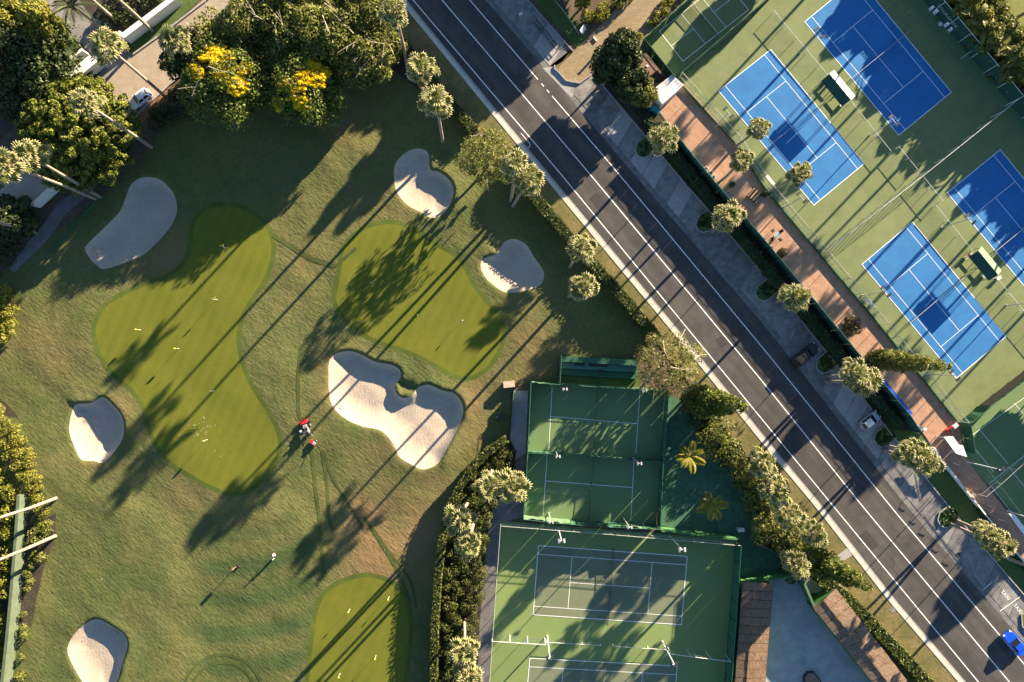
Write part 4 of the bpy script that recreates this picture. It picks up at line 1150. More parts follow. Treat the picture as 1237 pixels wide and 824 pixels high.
def fence(pts, h, label, post='green_metal', panel='chain', step=3.0, rail=0.035, group=None, cat='fence', screen_h=None, rails=True, pale=0.0, postr=0.04, loc_z=0.0, name='fence', rag=0.0):
    """fence along base points; every post, rail and panel a part"""
    P = [Vector(W(*p)) for p in pts]
    root = empty(name, (P[0].x, P[0].y, loc_z), 0, label, cat, group)
    o = P[0]; post_me = None
    def putpost(p):
        nonlocal post_me
        if post_me is None:
            q = MB().cyl((0, 0, 0), postr, h + 0.06, 7).build('post', [post], root); post_me = q.data
        else:
            q = bpy.data.objects.new('post', post_me); COL.objects.link(q); q.parent = root
        q.location = (p.x - o.x, p.y - o.y, 0)
    last = None
    for a, b in zip(P, P[1:]):
        L = (b - a).length; n = max(1, round(L / step)); d = (b - a).normalized()
        for i in range(n + 1):
            if i == 0 and last is not None: continue
            putpost(a.lerp(b, i / n))
        last = b
        for i in range(n):
            p = a.lerp(b, i / n) - o; q = a.lerp(b, (i + 1) / n) - o
            p3 = p + d * postr * 1.2; q3 = q - d * postr * 1.2
            if rails:
                MB().tube([(p3.x, p3.y, h), (q3.x, q3.y, h)], rail, 6).build('top_rail', [post], root)
                if rails == 2: MB().tube([(p3.x, p3.y, h * 0.5), (q3.x, q3.y, h * 0.5)], rail * 0.7, 6).build('middle_rail', [post], root)
            if panel:
                ph = screen_h or (h - rail * 1.5); ll = (q3 - p3).length
                if panel in ('chain', 'netting'):
                    mesh_obj('mesh_panel', [(p3.x, p3.y, 0.04), (q3.x, q3.y, 0.04), (q3.x, q3.y, ph), (p3.x, p3.y, ph)], [(0, 1, 2, 3)], [panel], root,
                             uvs=[(0, 0), (ll, 0), (ll, ph), (0, ph)])
                else:
                    nx, ny = -d.y, d.x; vs = []; fs = []; cs = 7
                    sag = random.uniform(0.02, 0.12) * (1 + rag * 3)
                    for r in range(3):
                        for c in range(cs):
                            t = c / (cs - 1); z = 0.05 + (ph - 0.05) * r / 2
                            off = 0.06 + 0.05 * math.sin(t * 9 + i * 2) * (1 if r == 1 else 0.4) + (random.uniform(-rag, rag) * 0.4 if r == 2 else 0)
                            if r == 2: z -= sag * math.sin(t * math.pi) + rag * random.uniform(0, 0.25)
                            x = p3.x + (q3.x - p3.x) * t; y = p3.y + (q3.y - p3.y) * t
                            vs.append((x + nx * off, y + ny * off, z))
                    for r in range(2):
                        for c in range(cs - 1): fs.append((r * cs + c, r * cs + c + 1, (r + 1) * cs + c + 1, (r + 1) * cs + c))
                    k = len(vs); vs += [(x + nx * 0.02, y + ny * 0.02, z) for x, y, z in vs]; fs += [tuple(j + k for j in f)[::-1] for f in fs]
                    mesh_obj('windscreen_panel', vs, fs, ['screen_pale' if random.random() < pale else panel], root)
    return root

def court(TL, TR, BR, BL, label, play='court_blue', z=0.05, kind='tennis', group=None):
    """TL->TR runs along the length; corners in photo pixels"""
    c = [Vector(W(*p)) for p in (TL, TR, BR, BL)]
    def at(u, v): return c[0] * (1 - u) * (1 - v) + c[1] * u * (1 - v) + c[2] * u * v + c[3] * (1 - u) * v
    root = empty('tennis_court' if kind == 'tennis' else 'pickleball_court', (0, 0, 0)); tag(root, label, None, group, 'structure')
    if play:
        q = [at(0, 0), at(0, 1), at(1, 1), at(1, 0)]
        mesh_obj('playing_surface', [(p.x, p.y, z + 0.005) for p in q], [(0, 1, 2, 3)], [play], root)
    w = 0.07
    if kind == 'tennis':
        s = 0.2307; a = 0.1249
        L = [((0, 0), (1, 0)), ((0, 1), (1, 1)), ((0, 0), (0, 1)), ((1, 0), (1, 1)), ((0, a), (1, a)), ((0, 1 - a), (1, 1 - a)), ((s, a), (s, 1 - a)), ((1 - s, a), (1 - s, 1 - a)), ((s, .5), (1 - s, .5))]
    else:
        s = 0.341
        L = [((0, 0), (1, 0)), ((0, 1), (1, 1)), ((0, 0), (0, 1)), ((1, 0), (1, 1)), ((s, 0), (s, 1)), ((1 - s, 0), (1 - s, 1)), ((0, .5), (s, .5)), ((1 - s, .5), (1, .5))]
    for i, (p, q) in enumerate(L):
        line_w(at(*p), at(*q), w if i > 3 else 0.095, z + 0.009 + 0.0006 * i, 'court_line', 'court_paint', root)
    return at

def net(p, q, label, h=1.0, mid=0.92, post='grille', group=None, tape='white_metal'):
    p = Vector(p); q = Vector(q); d = q - p; L = d.length
    root = empty('tennis_net', (p.x, p.y, 0.05), math.atan2(d.y, d.x), label, 'net', group)
    for x in (0, L):
        MB().cyl((x, 0, 0), 0.05, h + 0.04, 8).build('post', [post], root)
    n = 12; vs = []; uv = []; fs = []; tp = []
    for i in range(n + 1):
        t = i / n; zt = h - (h - mid) * (1 - abs(2 * t - 1)) 
        vs += [(L * t, 0, 0.03), (L * t, 0, zt - 0.06)]; uv += [(L * t, 0), (L * t, zt)]; tp.append((L * t, 0, zt - 0.03))
        if i: fs.append((2 * i - 2, 2 * i, 2 * i + 1, 2 * i - 1))
    mesh_obj('net_mesh', vs, fs, ['netting'], root, uvs=uv)
    mb = MB()
    for a, b in zip(tp, tp[1:]): mb.box(((a[0] + b[0]) / 2, 0, (a[2] + b[2]) / 2), (b[0] - a[0] + 0.004, 0.03, 0.07))
    mb.build('net_tape', [tape], root)
    MB().box((L / 2, 0, 0.45), (0.05, 0.02, 0.85)).build('centre_strap', ['white_metal'], root)
    return root

blue = [((1036, -26), (1149, 111.5), (1085.5, 163.5), (972, 26.5), 'blue tennis court in the shade beside the white roofed bench shelter'),
        ((931, 60), (1043.5, 198), (983, 248), (868, 110), 'sunlit blue tennis court beside the three leaning palms'),
        ((1102, 268), (1215, 406.5), (1155, 457), (1041, 319.5), 'sunlit blue tennis court beside the leaning cypress'),
        ((1208, 181), (1321, 319), (1258, 371), (1144, 233), 'shaded blue tennis court beside the pale green roofed bench shelter')]
for c in blue:
    at = court(*c)
    net(at(.5, -.06), at(.5, 1.06), 'net across the ' + c[4].replace('blue tennis court ', 'blue court ').replace(' in the shade', ''), post='green_metal')
at = court((650.5, 659), (830, 672), (823, 754.5), (644, 742.5), 'grey olive tennis court inside the lower green enclosure', 'court_olive')
net(at(.5, -.05), at(.5, 1.05), 'black net across the upper grey olive tennis court', tape='black')
at = court((640, 795), (818, 804.5), (811, 888), (633, 877), 'second grey olive tennis court, cut off by the picture edge', 'court_olive')
net(at(.5, -.05), at(.5, 1.05), 'black net across the second grey olive tennis court', tape='black')
at = court((796.5, 38), (874, -24), (904, 12), (825, 74), 'small sunlit pickleball court beside the dirt drive', None, 0.052, 'pickle')
net(at(.5, -.05), at(.5, 1.05), 'low net across the small pickleball court', 0.91, 0.86)
def paddle(label, vl, hl, nt):
    root = empty('paddle_court'); tag(root, label, None, None, 'structure')
    for i, (a, b) in enumerate(vl + hl): line_w(W(*a), W(*b), 0.07, 0.045 + i * 0.0006, 'court_line', 'court_paint', root)
    net(W(*nt[0]), W(*nt[1]), 'black net across the ' + label, post='grille', tape='black')
paddle('upper green paddle court below the bleachers', [((667, 466), (663, 543)), ((773, 472), (768, 548))], [((664, 503), (770, 512))], ((721, 470), (717, 546)))
paddle('lower green paddle court under the torn divider', [((661, 549), (656, 622)), ((766, 553), (762, 628))], [((659, 581), (764, 589))], ((716, 552), (711, 626)))

# chain link round the blue courts
fence([(819, 97), (887, 172), (927, 231), (1062, 392), (1087, 423), (1156, 509)], 3.0, 'tall chain link fence between the promenade and the blue courts', post='galv', rails=2)
pl_ = empty('low_wall', (0, 0, 0), 0, 'low dark plinth under the chain link fence of the blue courts', 'wall')
P_ = [Vector(W(*p)) for p in ((818, 97.5), (886, 172.5), (926, 231.5), (1061, 392.5), (1086, 423.5), (1155, 509))]
for a, b in zip(P_, P_[1:]):
    n_ = max(1, round((b - a).length / 3))
    for i in range(n_):
        p, q = a.lerp(b, i / n_), a.lerp(b, (i + 1) / n_); d = q - p
        MB().box(((p.x + q.x) / 2, (p.y + q.y) / 2, 0.22), (d.length - 0.015, 0.16, 0.44), math.atan2(d.y, d.x)).build('wall_block', ['screen'], pl_)
fence([base_of((PL(y), y), 3.1) for y in (146, 180, 206, 250, 296, 350, 399, 450, 502, 524)], 3.1, 'long dark green screen fence between the parking hedge and the brick promenade', panel='dark_cloth', step=3.0, rail=0.03)
fence([(993, 303), (1111, 211), (1214, 128)], 3.0, 'tall chain link fence dividing the upper and lower blue courts', post='white_metal', rails=True)
fence([(932, 17), (1000, 98)], 1.05, 'low white railed divider running up to the white roofed shelter', post='white_metal', panel='chain', rail=0.03, cat='divider', name='low_divider')
fence([(1025, 126), (1073, 186)], 1.05, 'low white railed divider running down from the white roofed shelter', post='white_metal', panel='chain', rail=0.03, cat='divider', name='low_divider')
fence([(1082, 180), (1104, 207)], 1.05, 'shortest low white divider, beside the tall dividing fence', post='white_metal', panel='chain', rail=0.03, cat='divider', name='low_divider')
fence([(1109, 213), (1134, 244)], 1.05, 'short low white divider just below the tall dividing fence', post='white_metal', panel='chain', rail=0.03, cat='divider', name='low_divider')
fence([(1126, 250), (1169, 303)], 1.05, 'low white divider running down to the pale green shelter', post='white_metal', panel='chain', rail=0.03, cat='divider', name='low_divider')
fence([(1199, 337), (1262, 414)], 1.05, 'low white divider running on past the pale green shelter', post='white_metal', panel='chain', rail=0.03, cat='divider', name='low_divider')
# upper right: fence with a dark screen and lettering, rail of the seating strip
fr = fence([base_of((1085, -68), 3.2), base_of((1142, 2), 3.2), base_of((1237, 116), 3.2), base_of((1330, 226), 3.2)], 3.2, 'tall dark windscreen fence with white lettering behind the seating strip', post='white_metal', panel='dark_cloth', rails=True)
def wall_text(s, a, b, z, size, mat, name, parent, off=0.12):
    """raised letters on the face of a fence; reads from a to b (photo pixels on the ground)"""
    p, q = Vector(W(*a)), Vector(W(*b)); d = q - p; an = math.atan2(d.y, d.x); mid = (p + q) / 2
    n = Vector((d.y, -d.x)).normalized() * off
    cu = bpy.data.curves.new(name, 'FONT'); cu.body = s; cu.size = size; cu.align_x = 'CENTER'; cu.align_y = 'CENTER'; cu.extrude = 0.004
    cu.space_character = 1.1
    cu.materials.append(M[mat]); o = to_mesh(cu, name); o.parent = parent
    o.location = (mid.x + n.x - parent.location.x, mid.y + n.y - parent.location.y, z - parent.location.z); o.rotation_euler = (math.pi / 2, 0, an)
    return o
b1, b2 = base_of((1137, -4), 3.2), base_of((1160, 24), 3.2)
t1 = (b1[0] + 1, b1[1] + 3); t2 = (b2[0] + 3, b2[1] + 6)
wall_text('TOGRANDE', t1, t2, 2.1, 0.80, 'galv', 'lettering', fr)
fence([(1097, 0), (1155, 69), (1175, 93)], 0.9, 'low dark rail along the upper part of the seating strip', post='green_metal', panel=None, rails=2, rail=0.03, cat='railing', name='railing')
fence([(1160, 71), (1187, 52)], 1.1, 'white rail crossing the seating strip', post='white_metal', panel=None, rails=True, rail=0.045, cat='railing', name='railing')
fence([(1192, 92), (1237, 145), (1262, 176)], 1.1, 'grey rail along the lower part of the seating strip', post='galv', panel=None, rails=True, cat='railing', name='railing')
# pickleball enclosure
fence([base_of((850, -18), 3.0), base_of((779, 45), 3.0)], 3.0, 'green windscreen fence along the upper side of the pickleball court', panel='screen', step=2.6)
fence([base_of((778, 46), 3.0), base_of((816, 93), 3.0)], 3.0, 'green windscreen fence between the brown hut and the pickleball court', panel='screen', step=2.6)
fence([(818, 96), (924, 5), (990, -66)], 2.6, 'windscreen fence between the pickleball court and the nearest blue court', panel='screen', step=3.0, pale=0.3)
# lower right: black banner fence and small courts
fb = fence([(1237, 447), (1180, 491), (1159, 509)], 3.0, 'green windscreen fence carrying a black banner with white letters', panel='screen', step=3.0, pale=0.6)
p, q = Vector(W(1240, 445)), Vector(W(1182, 490)); d = (q - p).normalized(); n = Vector((d.y, -d.x)) * 0.16
bn = MB(); L = (q - p).length; mid = (p + q) / 2 + n
bo = bn.box((0, 0, 0), (L, 0.02, 2.3)).build('banner', ['black'], fb); bo.location = (mid.x - fb.location.x, mid.y - fb.location.y, 1.6); bo.rotation_euler = (0, 0, math.atan2(d.y, d.x))
wall_text('SALUTE WALTER', (1236, 450), (1196, 480), 1.75, 0.86, 'white_metal', 'lettering', fb, off=0.20)
fence([(1259, 552), (1232, 548), (1196, 581), (1178, 596)], 2.6, 'chain link fence between the two small courts at the edge', post='galv', rails=2)
fence([(1160, 512), (1166, 546)], 2.6, 'short green fence behind the long white panel', panel='screen')
fence([(1176, 560), (1216, 613), (1252, 660)], 2.8, 'green chain link fence between the small courts and the narrow promenade', rails=2, step=2.4)
def small_court(label, L):
    root = empty('small_court'); tag(root, label, None, None, 'structure')
    for i, (a, b) in enumerate(L): line_w(W(*a), W(*b), 0.07, 0.045 + i * 0.0006, 'court_line', 'court_paint', root)
small_court('small shaded green court behind the black banner', [((1168, 530), (1206, 503)), ((1183, 519), (1217, 560)), ((1206, 503), (1260, 464)), ((1168, 530), (1200, 570)), ((1225, 487), (1262, 530))])
small_court('small half sunlit green court at the edge of the picture', [((1195, 584), (1237, 640)), ((1217, 563), (1262, 618)), ((1195, 584), (1240, 548))])

# left enclosure of the two paddle courts
fence([(641, 461), (676, 464)], 3.0, 'torn green windscreen fence at the upper corner of the paddle courts', panel='screen', pale=0.7, rag=0.5)
fence([(641, 461), (637, 545), (632, 622)], 3.0, 'green windscreen fence on the path side of the paddle courts', panel='screen', pale=0.35, rag=0.3)
fence([(632, 622), (664, 626), (712, 630), (793, 634)], 3.0, 'torn green windscreen fence below the lower paddle court', panel='screen', pale=0.5, rag=0.5)
fence([(803, 472), (797, 548), (793, 634)], 2.9, 'tall green windscreen fence on the yard side of the paddle courts', panel='screen', pale=0.1)
fence([(637, 545), (686, 547), (740, 552), (797, 556)], 2.1, 'torn green windscreen divider between the two paddle courts', panel='screen', pale=0.45, rag=0.7)
fence([(676, 464), (720, 467), (802, 472)], 1.9, 'green windscreen fence between the paddle courts and the bleachers', panel='screen', pale=0.2)
fence([(675, 463), (677, 429)], 2.8, 'short green wall of windscreen beside the bleachers', panel='screen_pale')
# tennis enclosure
fence([(605, 630), (597, 744), (589, 860)], 3.0, 'green chain link fence along the gravel path', post='galv', rails=2)
fence([(605, 630), (735, 640), (887, 653)], 3.0, 'green chain link fence above the grey olive courts', post='galv', rails=2, panel='chain')
fence([(887, 653), (881, 744), (872, 860)], 3.4, 'green windscreen fence beside the shingled roof', panel='screen', rails=True)
fence([(595, 766), (658, 770)], 2.8, 'tall white railed fence section at the left end between the courts', post='white_metal', panel='chain', cat='fence')
fence([(659, 773), (725, 777)], 0.9, 'low white railed net section left of the gap between the courts', post='white_metal', panel='chain', rail=0.03, cat='divider', name='low_divider')
fence([(740, 778), (803, 782)], 0.9, 'low white railed net section right of the gap between the courts', post='white_metal', panel='chain', rail=0.03, cat='divider', name='low_divider')
fence([(806, 781), (876, 790)], 2.8, 'tall white railed fence section at the right end between the courts', post='white_metal', panel='chain', cat='fence')
fence([(836, 490), (862, 526), (885, 567), (908, 612), (905, 652), (950, 672), (963, 700)], 1.8, 'faded green windscreen fence between the yard and the road shrubs', panel='screen_pale', pale=0.2)

# bleachers: steps of painted concrete
bl = empty('bleachers', (*W(676, 430), 0), 0, 'green stepped bleachers above the paddle courts', 'bleachers'); o = W(676, 430)
for k, (y0, y1, z) in enumerate(((430, 437, 1.5), (437, 445, 1.05), (445, 453, 0.6))):
    P = [(x - o[0], y - o[1]) for x, y in pxs([(677.5, y0), (768, y0 + 5), (768, y1 + 4.7), (677, y1 - 0.3)])]
    MB().prism(P, 0, z).build('step', ['screen' if k != 1 else 'green_metal'], bl)
for (x0, x1, yy) in ((693, 705, 439.5), (710, 733, 440.5), (722, 728, 448)):
    P = [(x - o[0], y - o[1]) for x, y in pxs([(x0, yy - 2), (x1, yy - 1), (x1, yy + 3), (x0, yy + 2)])]
    MB().prism(P, 1.052, 1.10).build('dark_mat', ['black'], bl)

# light poles
def light_pole(base, h, label, arm=1.5, rot=None, head='grille', pole='galv', lean=None, group='court light poles'):
    b = W3(*base, 0)
    root = empty('light_pole', (b.x, b.y, 0.04), 0, label, 'light pole', group)
    a = rot if rot is not None else math.radians(50)
    MB().tube([(0, 0, 0), (0, 0, 0.25), (0, 0, 0.26), (0, 0, h)], [0.13, 0.13, 0.085, 0.06], 9).build('pole', [pole], root, smooth=False)
    MB().tube([(-math.cos(a) * arm / 2, -math.sin(a) * arm / 2, h), (math.cos(a) * arm / 2, math.sin(a) * arm / 2, h)], 0.045, 6).build('crossarm', [pole], root)
    for s in (-1, 1):
        c = (s * math.cos(a) * arm / 2, s * math.sin(a) * arm / 2, h + 0.02)
        l = MB().box(c, (0.34 * min(1, arm), 0.75 * min(1, arm), 0.16), a, 0, 0, 0.18 * s).build('lamp_head', [head], root)
        MB().box((c[0], c[1], h - 0.085), (0.28 * min(1, arm), 0.62 * min(1, arm), 0.03), a).build('lamp_glass', ['lamp_glass'], l)
    return root
for bse, lb in (((966, 65), 'light pole between the blue courts above the white roofed shelter'), ((1050, 164), 'light pole between the blue courts below the white roofed shelter'),
                ((1041, 357), 'light pole by the white bench next to the cypress court'), ((1137, 275), 'light pole between the lower blue courts above the pale shelter'),
                ((863, 155), 'light pole by the promenade fence near the white shed'), ((946, 251), 'light pole by the promenade fence below the leaning palms'),
                ((1215, 369), 'light pole between the lower blue courts below the pale shelter'), ((1119, 452), 'light pole behind the tip of the leaning cypress')):
    light_pole(bse, 7.0, lb, rot=math.radians(-50))
for bse, lb, hd, aa in (((674, 637), 'pale light pole at the upper left of the grey olive court', 'white_metal', 0), ((809, 647), 'pale light pole at the upper right of the grey olive court', 'white_metal', 0),
                ((661, 768), 'light pole at the left between the two grey olive courts', 'grille', 0), ((800, 775), 'light pole at the right between the two grey olive courts', 'grille', 0)):
    light_pole(bse, 8.0, lb, 0.8, 0.06, 'galv' if hd == 'white_metal' else hd, 'white_metal')
for bse, lb in (((679, 468), 'short light pole at the upper corner of the paddle courts'), ((671, 545), 'light pole at the left end of the torn divider'), ((764, 553), 'light pole at the right end of the torn divider'),
                ((770, 470), 'light pole under the pale feathery tree'), ((663, 620), 'light pole at the lower left of the paddle courts'), ((753, 626), 'light pole at the lower right of the paddle courts')):
    light_pole(bse, 6.0, lb, 0.55, 0.1, 'galv', 'galv')
light_pole((1168, 558), 7.5, 'pale light pole leaning out over the small shaded court', 0.8, 0.3, 'grille', 'white_metal')
light_pole((1216, 617), 7.5, 'pale light pole at the white panel by the picture edge', 0.8, 0.3, 'grille', 'white_metal')

# bench shelters
def shelter(cx, cy, length, label, sunny, rot=math.radians(-50.5)):
    b = W3(cx, cy, 2.6)
    root = empty('bench_shelter', (b.x, b.y, 0.04), rot, label, 'shelter', 'bench shelters between the courts')
    L = length; w1, w2 = 1.35, 1.25; zr = 3.0
    for sx in (-L / 2 + 0.15, 0, L / 2 - 0.15):
        for sy in (-1, 1):
            MB().cyl((sx, sy * 1.05, 0), 0.05, 2.35, 8).build('post', ['green_metal'], root)
    def roof(name, sy, mat, x0, x1):
        vs = [(x0, 0, zr), (x1, 0, zr), (x1, sy * 1.3, 2.3), (x0, sy * 1.3, 2.3)]
        vs += [(x, y, z - 0.05) for x, y, z in vs]
        fs = [(0, 1, 2, 3), (7, 6, 5, 4), (0, 4, 5, 1), (1, 5, 6, 2), (2, 6, 7, 3), (3, 7, 4, 0)]
        mesh_obj(name, vs, fs, [mat], root)
    gap = {'white_cloth': [(-L / 2, -L / 2 + 0.45), (-L / 2 + 0.5, 0.02), (0.1, L / 2)], 'sunlit_green_cloth': [(-L / 2, -L / 2 + 0.9), (-L / 2 + 0.95, L / 2)]}[sunny]
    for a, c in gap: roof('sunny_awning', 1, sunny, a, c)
    roof('shady_awning', -1, 'dark_cloth', -L / 2, L / 2)  # slope colours carry the sunlit and shaded tones of one roof
    for sx in (-L / 4, L / 4):
        s = MB().box((sx, 0, 0.45), (L / 2 - 0.5, 0.45, 0.06)).build('bench_seat', ['wood'], root)
        for k in (-1, 1): MB().box((sx + k * (L / 4 - 0.5), 0, 0.21), (0.08, 0.4, 0.42)).build('bench_leg', ['green_metal'], s)
    return root
shelter(1013.5, 106, 5.2, 'bench shelter with a glaring white awning on its sunny side', 'white_cloth')
shelter(1191.5, 318, 4.9, 'bench shelter with a green awning coloured sunlit pale on its sunny side', 'sunlit_green_cloth')

def bench(px, py, L, rot, label, mat='white_metal', leg='galv', back=False, group='benches by the courts', z=0.05, cat='bench', name='bench', slats=3):
    b = W3(px, py, 0.3)
    root = empty(name, (b.x, b.y, z), rot, label, cat, group)
    for k in range(slats):
        MB().box((0, (k - (slats - 1) / 2) * 0.16, 0.45), (L, 0.13, 0.04)).build('seat_slat', [mat], root)
    if back:
        for k in range(2): MB().box((0, 0.30, 0.65 + 0.17 * k), (L, 0.035, 0.13)).build('back_slat', [mat], root)
        for s in (-1, 1): MB().box((s * (L / 2 - 0.15), 0.28, 0.45), (0.05, 0.04, 0.8)).build('back_post', [leg], root)
    for s in (-1, 1): MB().box((s * (L / 2 - 0.2), 0, 0.215), (0.06, 0.42, 0.42)).build('leg', [leg], root)
    return root
DIA = math.radians(-50.5)
bench(930, 218, 1.9, DIA, 'white bench at the court edge beside the lowest leaning palm')
bench(1050, 365, 1.7, DIA, 'white bench at the court edge beside a light pole above the cypress')
bench(998, 97, 1.3, math.radians(38), 'short white bench set across the end of the white roofed shelter')
bench(1018, 126, 1.2, math.radians(38), 'short cream bench at the lower end of the white roofed shelter')
bench(1169, 309, 1.6, math.radians(40), 'pale bench set across the upper end of the pale green shelter', 'stone')
bench(1189, 333, 0.9, math.radians(30), 'small grey bench beside the dark side of the pale green shelter', 'galv')
bench(1206, 336, 0.8, math.radians(30), 'small white bench at the lower end of the pale green shelter')
bench(1113, 517, 1.7, math.radians(-20), 'pale bench on the promenade below the long blue seat', 'white_metal')
for i, (x, y, l) in enumerate(((852, 204, 'topmost white planter box along the promenade hedge'), (857, 209, 'second white planter box from the top along the promenade hedge'), (861, 214, 'third white planter box along the promenade hedge'),
                               (878, 233, 'white planter box just above the lowest one by the hedge palm'), (885, 241, 'lowest white planter box, beside the hedge palm'))):
    b = W3(x + 1, y, 0.25); r = empty('planter_box', (b.x, b.y, 0.05), DIA, l, 'planter', 'white planter boxes along the promenade')
    MB().box((0, 0, 0.25), (0.62, 0.42, 0.5)).build('box', ['white_metal'], r); MB().box((0, 0, 0.505), (0.5, 0.3, 0.02)).build('soil', ['dark_soil'], r)
# added rack of slats standing in for the stripe shadows on the brick
def rack(px, py, rot, label):
    b = W3(px, py, 0); r = empty('stripe_shadow_rack', (b.x, b.y, 0.05), rot, label, 'bench')
    for k in range(4): MB().box((0, (k - 1.5) * 0.55, 0.42), (1.7, 0.22, 0.05)).build('slat', ['wood'], r)
    for s in (-1, 1): MB().box((s * 0.7, 0, 0.2), (0.06, 1.9, 0.38)).build('leg', ['grille'], r)
rack(911, 237, math.radians(48), 'added slatted rack standing in for stripe shadows on the bricks beside a potted tree')
# pots
def pot(px, py, r, label, leafs=True, pm='terracotta'):
    b = W3(px, py, 0.3); e = empty('potted_plant', (b.x, b.y, 0.05), 0, label, 'potted plant', 'pots on the promenade')
    MB().cyl((0, 0, 0), r * 0.7, 0.55, 14, r2=r).build('pot', [pm], e)
    MB().cyl((0, 0, 0.551), r * 0.85, 0.01, 14).build('soil', ['dark_soil'], e)
    V, F, T = blob_leaves([(0, 0, 1.0, r * .9, r * .9, 0.5)], 160, 0.13); mesh_obj('foliage', V, F, ['ivy'], e, attrs={'tint': T})
pot(922.5, 235.5, 0.5, 'dark pot with a clipped plant at the end of the added slatted rack', pm='grille')
pot(883, 224, 0.45, 'dark round pot under the lower promenade palm', pm='grille')
# table with chairs
def table_set(px, py, label):
    b = W3(px, py, 0.7); r = empty('round_table', (b.x, b.y, 0.05), 0, label, 'table')
    MB().cyl((0, 0, 0.70), 0.55, 0.04, 18).build('table_top', ['grey_metal'], r); MB().cyl((0, 0, 0.03), 0.05, 0.67, 8).build('leg', ['grille'], r); MB().cyl((0, 0, 0), 0.3, 0.03, 12).build('base', ['grille'], r)
    return b
def chair(x, y, rot, label, mat='grille', group='dark chairs round the promenade table', z=0.05):
    r = empty('chair', (x, y, z), rot, label, 'chair', group)
    MB().box((0, 0, 0.45), (0.46, 0.46, 0.05)).build('seat', [mat], r)
    MB().box((-0.22, 0, 0.7), (0.05, 0.44, 0.42), 0, 0, 0, -0.15).build('backrest', [mat], r)
    for sx in (-1, 1):
        for sy in (-1, 1): MB().cyl((sx * 0.2, sy * 0.2, 0), 0.02, 0.43, 6).build('leg', [mat], r)
    return r
tb = table_set(938.5, 284, 'small round table with dark chairs on the brick promenade')
for a, l in ((40, 'dark chair on the court side of the round table'), (130, 'dark chair on the uphill side of the round table'), (220, 'dark chair on the hedge side of the round table'), (310, 'dark chair on the downhill side of the round table')):
    a = math.radians(a); chair(tb.x + 0.9 * math.cos(a), tb.y + 0.9 * math.sin(a), a + math.pi, l)
for i, (x, y, l) in enumerate(((1124, 11, 'topmost white chair on the shaded seating strip'), (1129, 15.5, 'second white chair on the shaded seating strip'), (1142, 31, 'cream white chair in a patch of sun on the seating strip'),
                               (1147, 36.5, 'lowest white chair on the seating strip, beside the cream one'))):
    b = W3(x, y, 0.5); r = chair(b.x, b.y, math.radians(-50 + 180 + 90), l, 'white_metal', 'white chairs on the seating strip'); r.scale = (1.1, 1.1, 1.1)
for x, y, l in ((1136, 29, 'small round white side table beside the cream white chair'),):
    b = W3(x, y, 0.5); r = empty('side_table', (b.x, b.y, 0.05), 0, l, 'table'); MB().cyl((0, 0, 0.45), 0.35, 0.04, 14).build('table_top', ['white_metal'], r); MB().cyl((0, 0, 0), 0.05, 0.45, 8).build('leg', ['white_metal'], r)
# two small seats of the narrow promenade
chair(*W(1164, 588), 0.6, 'wooden chair on the narrow promenade beside the low wall', 'wood', 'seats on the narrow promenade').scale = (1.6, 1.6, 1.2)
chair(*W(1173, 598), 0.9, 'pale chair on the narrow promenade below the wooden one', 'stone', 'seats on the narrow promenade').scale = (1.6, 1.6, 1.2)
# long blue seat along the hedge
ls = empty('long_bench', (*W(1079, 475), 0.05), DIA, 'long blue bench along the promenade hedge', 'bench')
for k, yy in enumerate((-0.42, -0.02)): MB().box((0, yy, 0.45), (8.6, 0.34, 0.06)).build('seat_slat', ['blue_paint'], ls)
MB().box((0, -0.70, 0.75), (8.6, 0.06, 0.5), 0, 0.2).build('backrest', ['blue_paint'], ls)
for k in range(6): MB().box((-4 + 1.6 * k, -0.25, 0.21), (0.07, 0.7, 0.42)).build('leg', ['grille'], ls)

# ================================================================== HUT, SHED, ROOFS, WALLS
def roofed(name, label, cat, roof_px, z, wall, roof, group=None, ridge=None, over=0.25, th=0.14):
    """roof_px: corners of the roof as seen in the photo, at height z"""
    P = [Vector(W(x, y, z)) for x, y in roof_px]; c = sum(P, Vector((0, 0))) / len(P)
    root = empty(name, (c.x, c.y, 0), 0, label, cat, group)
    loc = [(p.x - c.x, p.y - c.y) for p in P]
    MB().prism(offset_poly(loc, -over), 0, z - th - 0.003).build('wall', [wall], root)
    if ridge is None:
        MB().prism(loc, z - th, z).build('roof', [roof], root)
    return root, c, loc
r, c, loc = roofed('garden_hut', 'small hut with a flat brown roof among the dark trees', 'hut', [(771, 59), (795, 84), (779, 96), (763, 69)], 2.6, 'wood', 'brown_roof')
MB().box((0.6, -0.4, 2.6 + 0.1), (0.3, 0.3, 0.2), 0.6).build('vent', ['white_metal'], r)
MB().box((loc[2][0] + 0.55, loc[2][1] + 1.5, 1.0), (0.9, 0.06, 2.0), math.radians(-32)).build('door', ['grille'], r)
# white shed of corrugated sheet
zt = 2.6
R4 = [Vector(W(x, y, zt)) for x, y in ((812, 90), (826, 103), (800, 126), (788, 109))]
c = sum(R4, Vector((0, 0))) / 4
r = empty('corrugated_shed', (c.x, c.y, 0.05), 0, 'white shed with a ribbed metal roof at the end of the promenade', 'shed')
loc = [p - c for p in R4]
MB().prism([tuple(p * 0.93) for p in loc], 0, zt - 0.14).build('wall', ['white_wall'], r)
MB().prism([tuple(p) for p in loc], zt - 0.13, zt - 0.06).build('roof', ['white_metal'], r)
for k in range(11):
    t = (k + 0.5) / 11; a = loc[0].lerp(loc[1], t); b = loc[3].lerp(loc[2], t); d = b - a
    MB().box(((a.x + b.x) / 2, (a.y + b.y) / 2, zt - 0.02), (d.length * 0.99, 0.09, 0.07), math.atan2(d.y, d.x)).build('roof_rib', ['galv' if k % 2 else 'white_metal'], r)
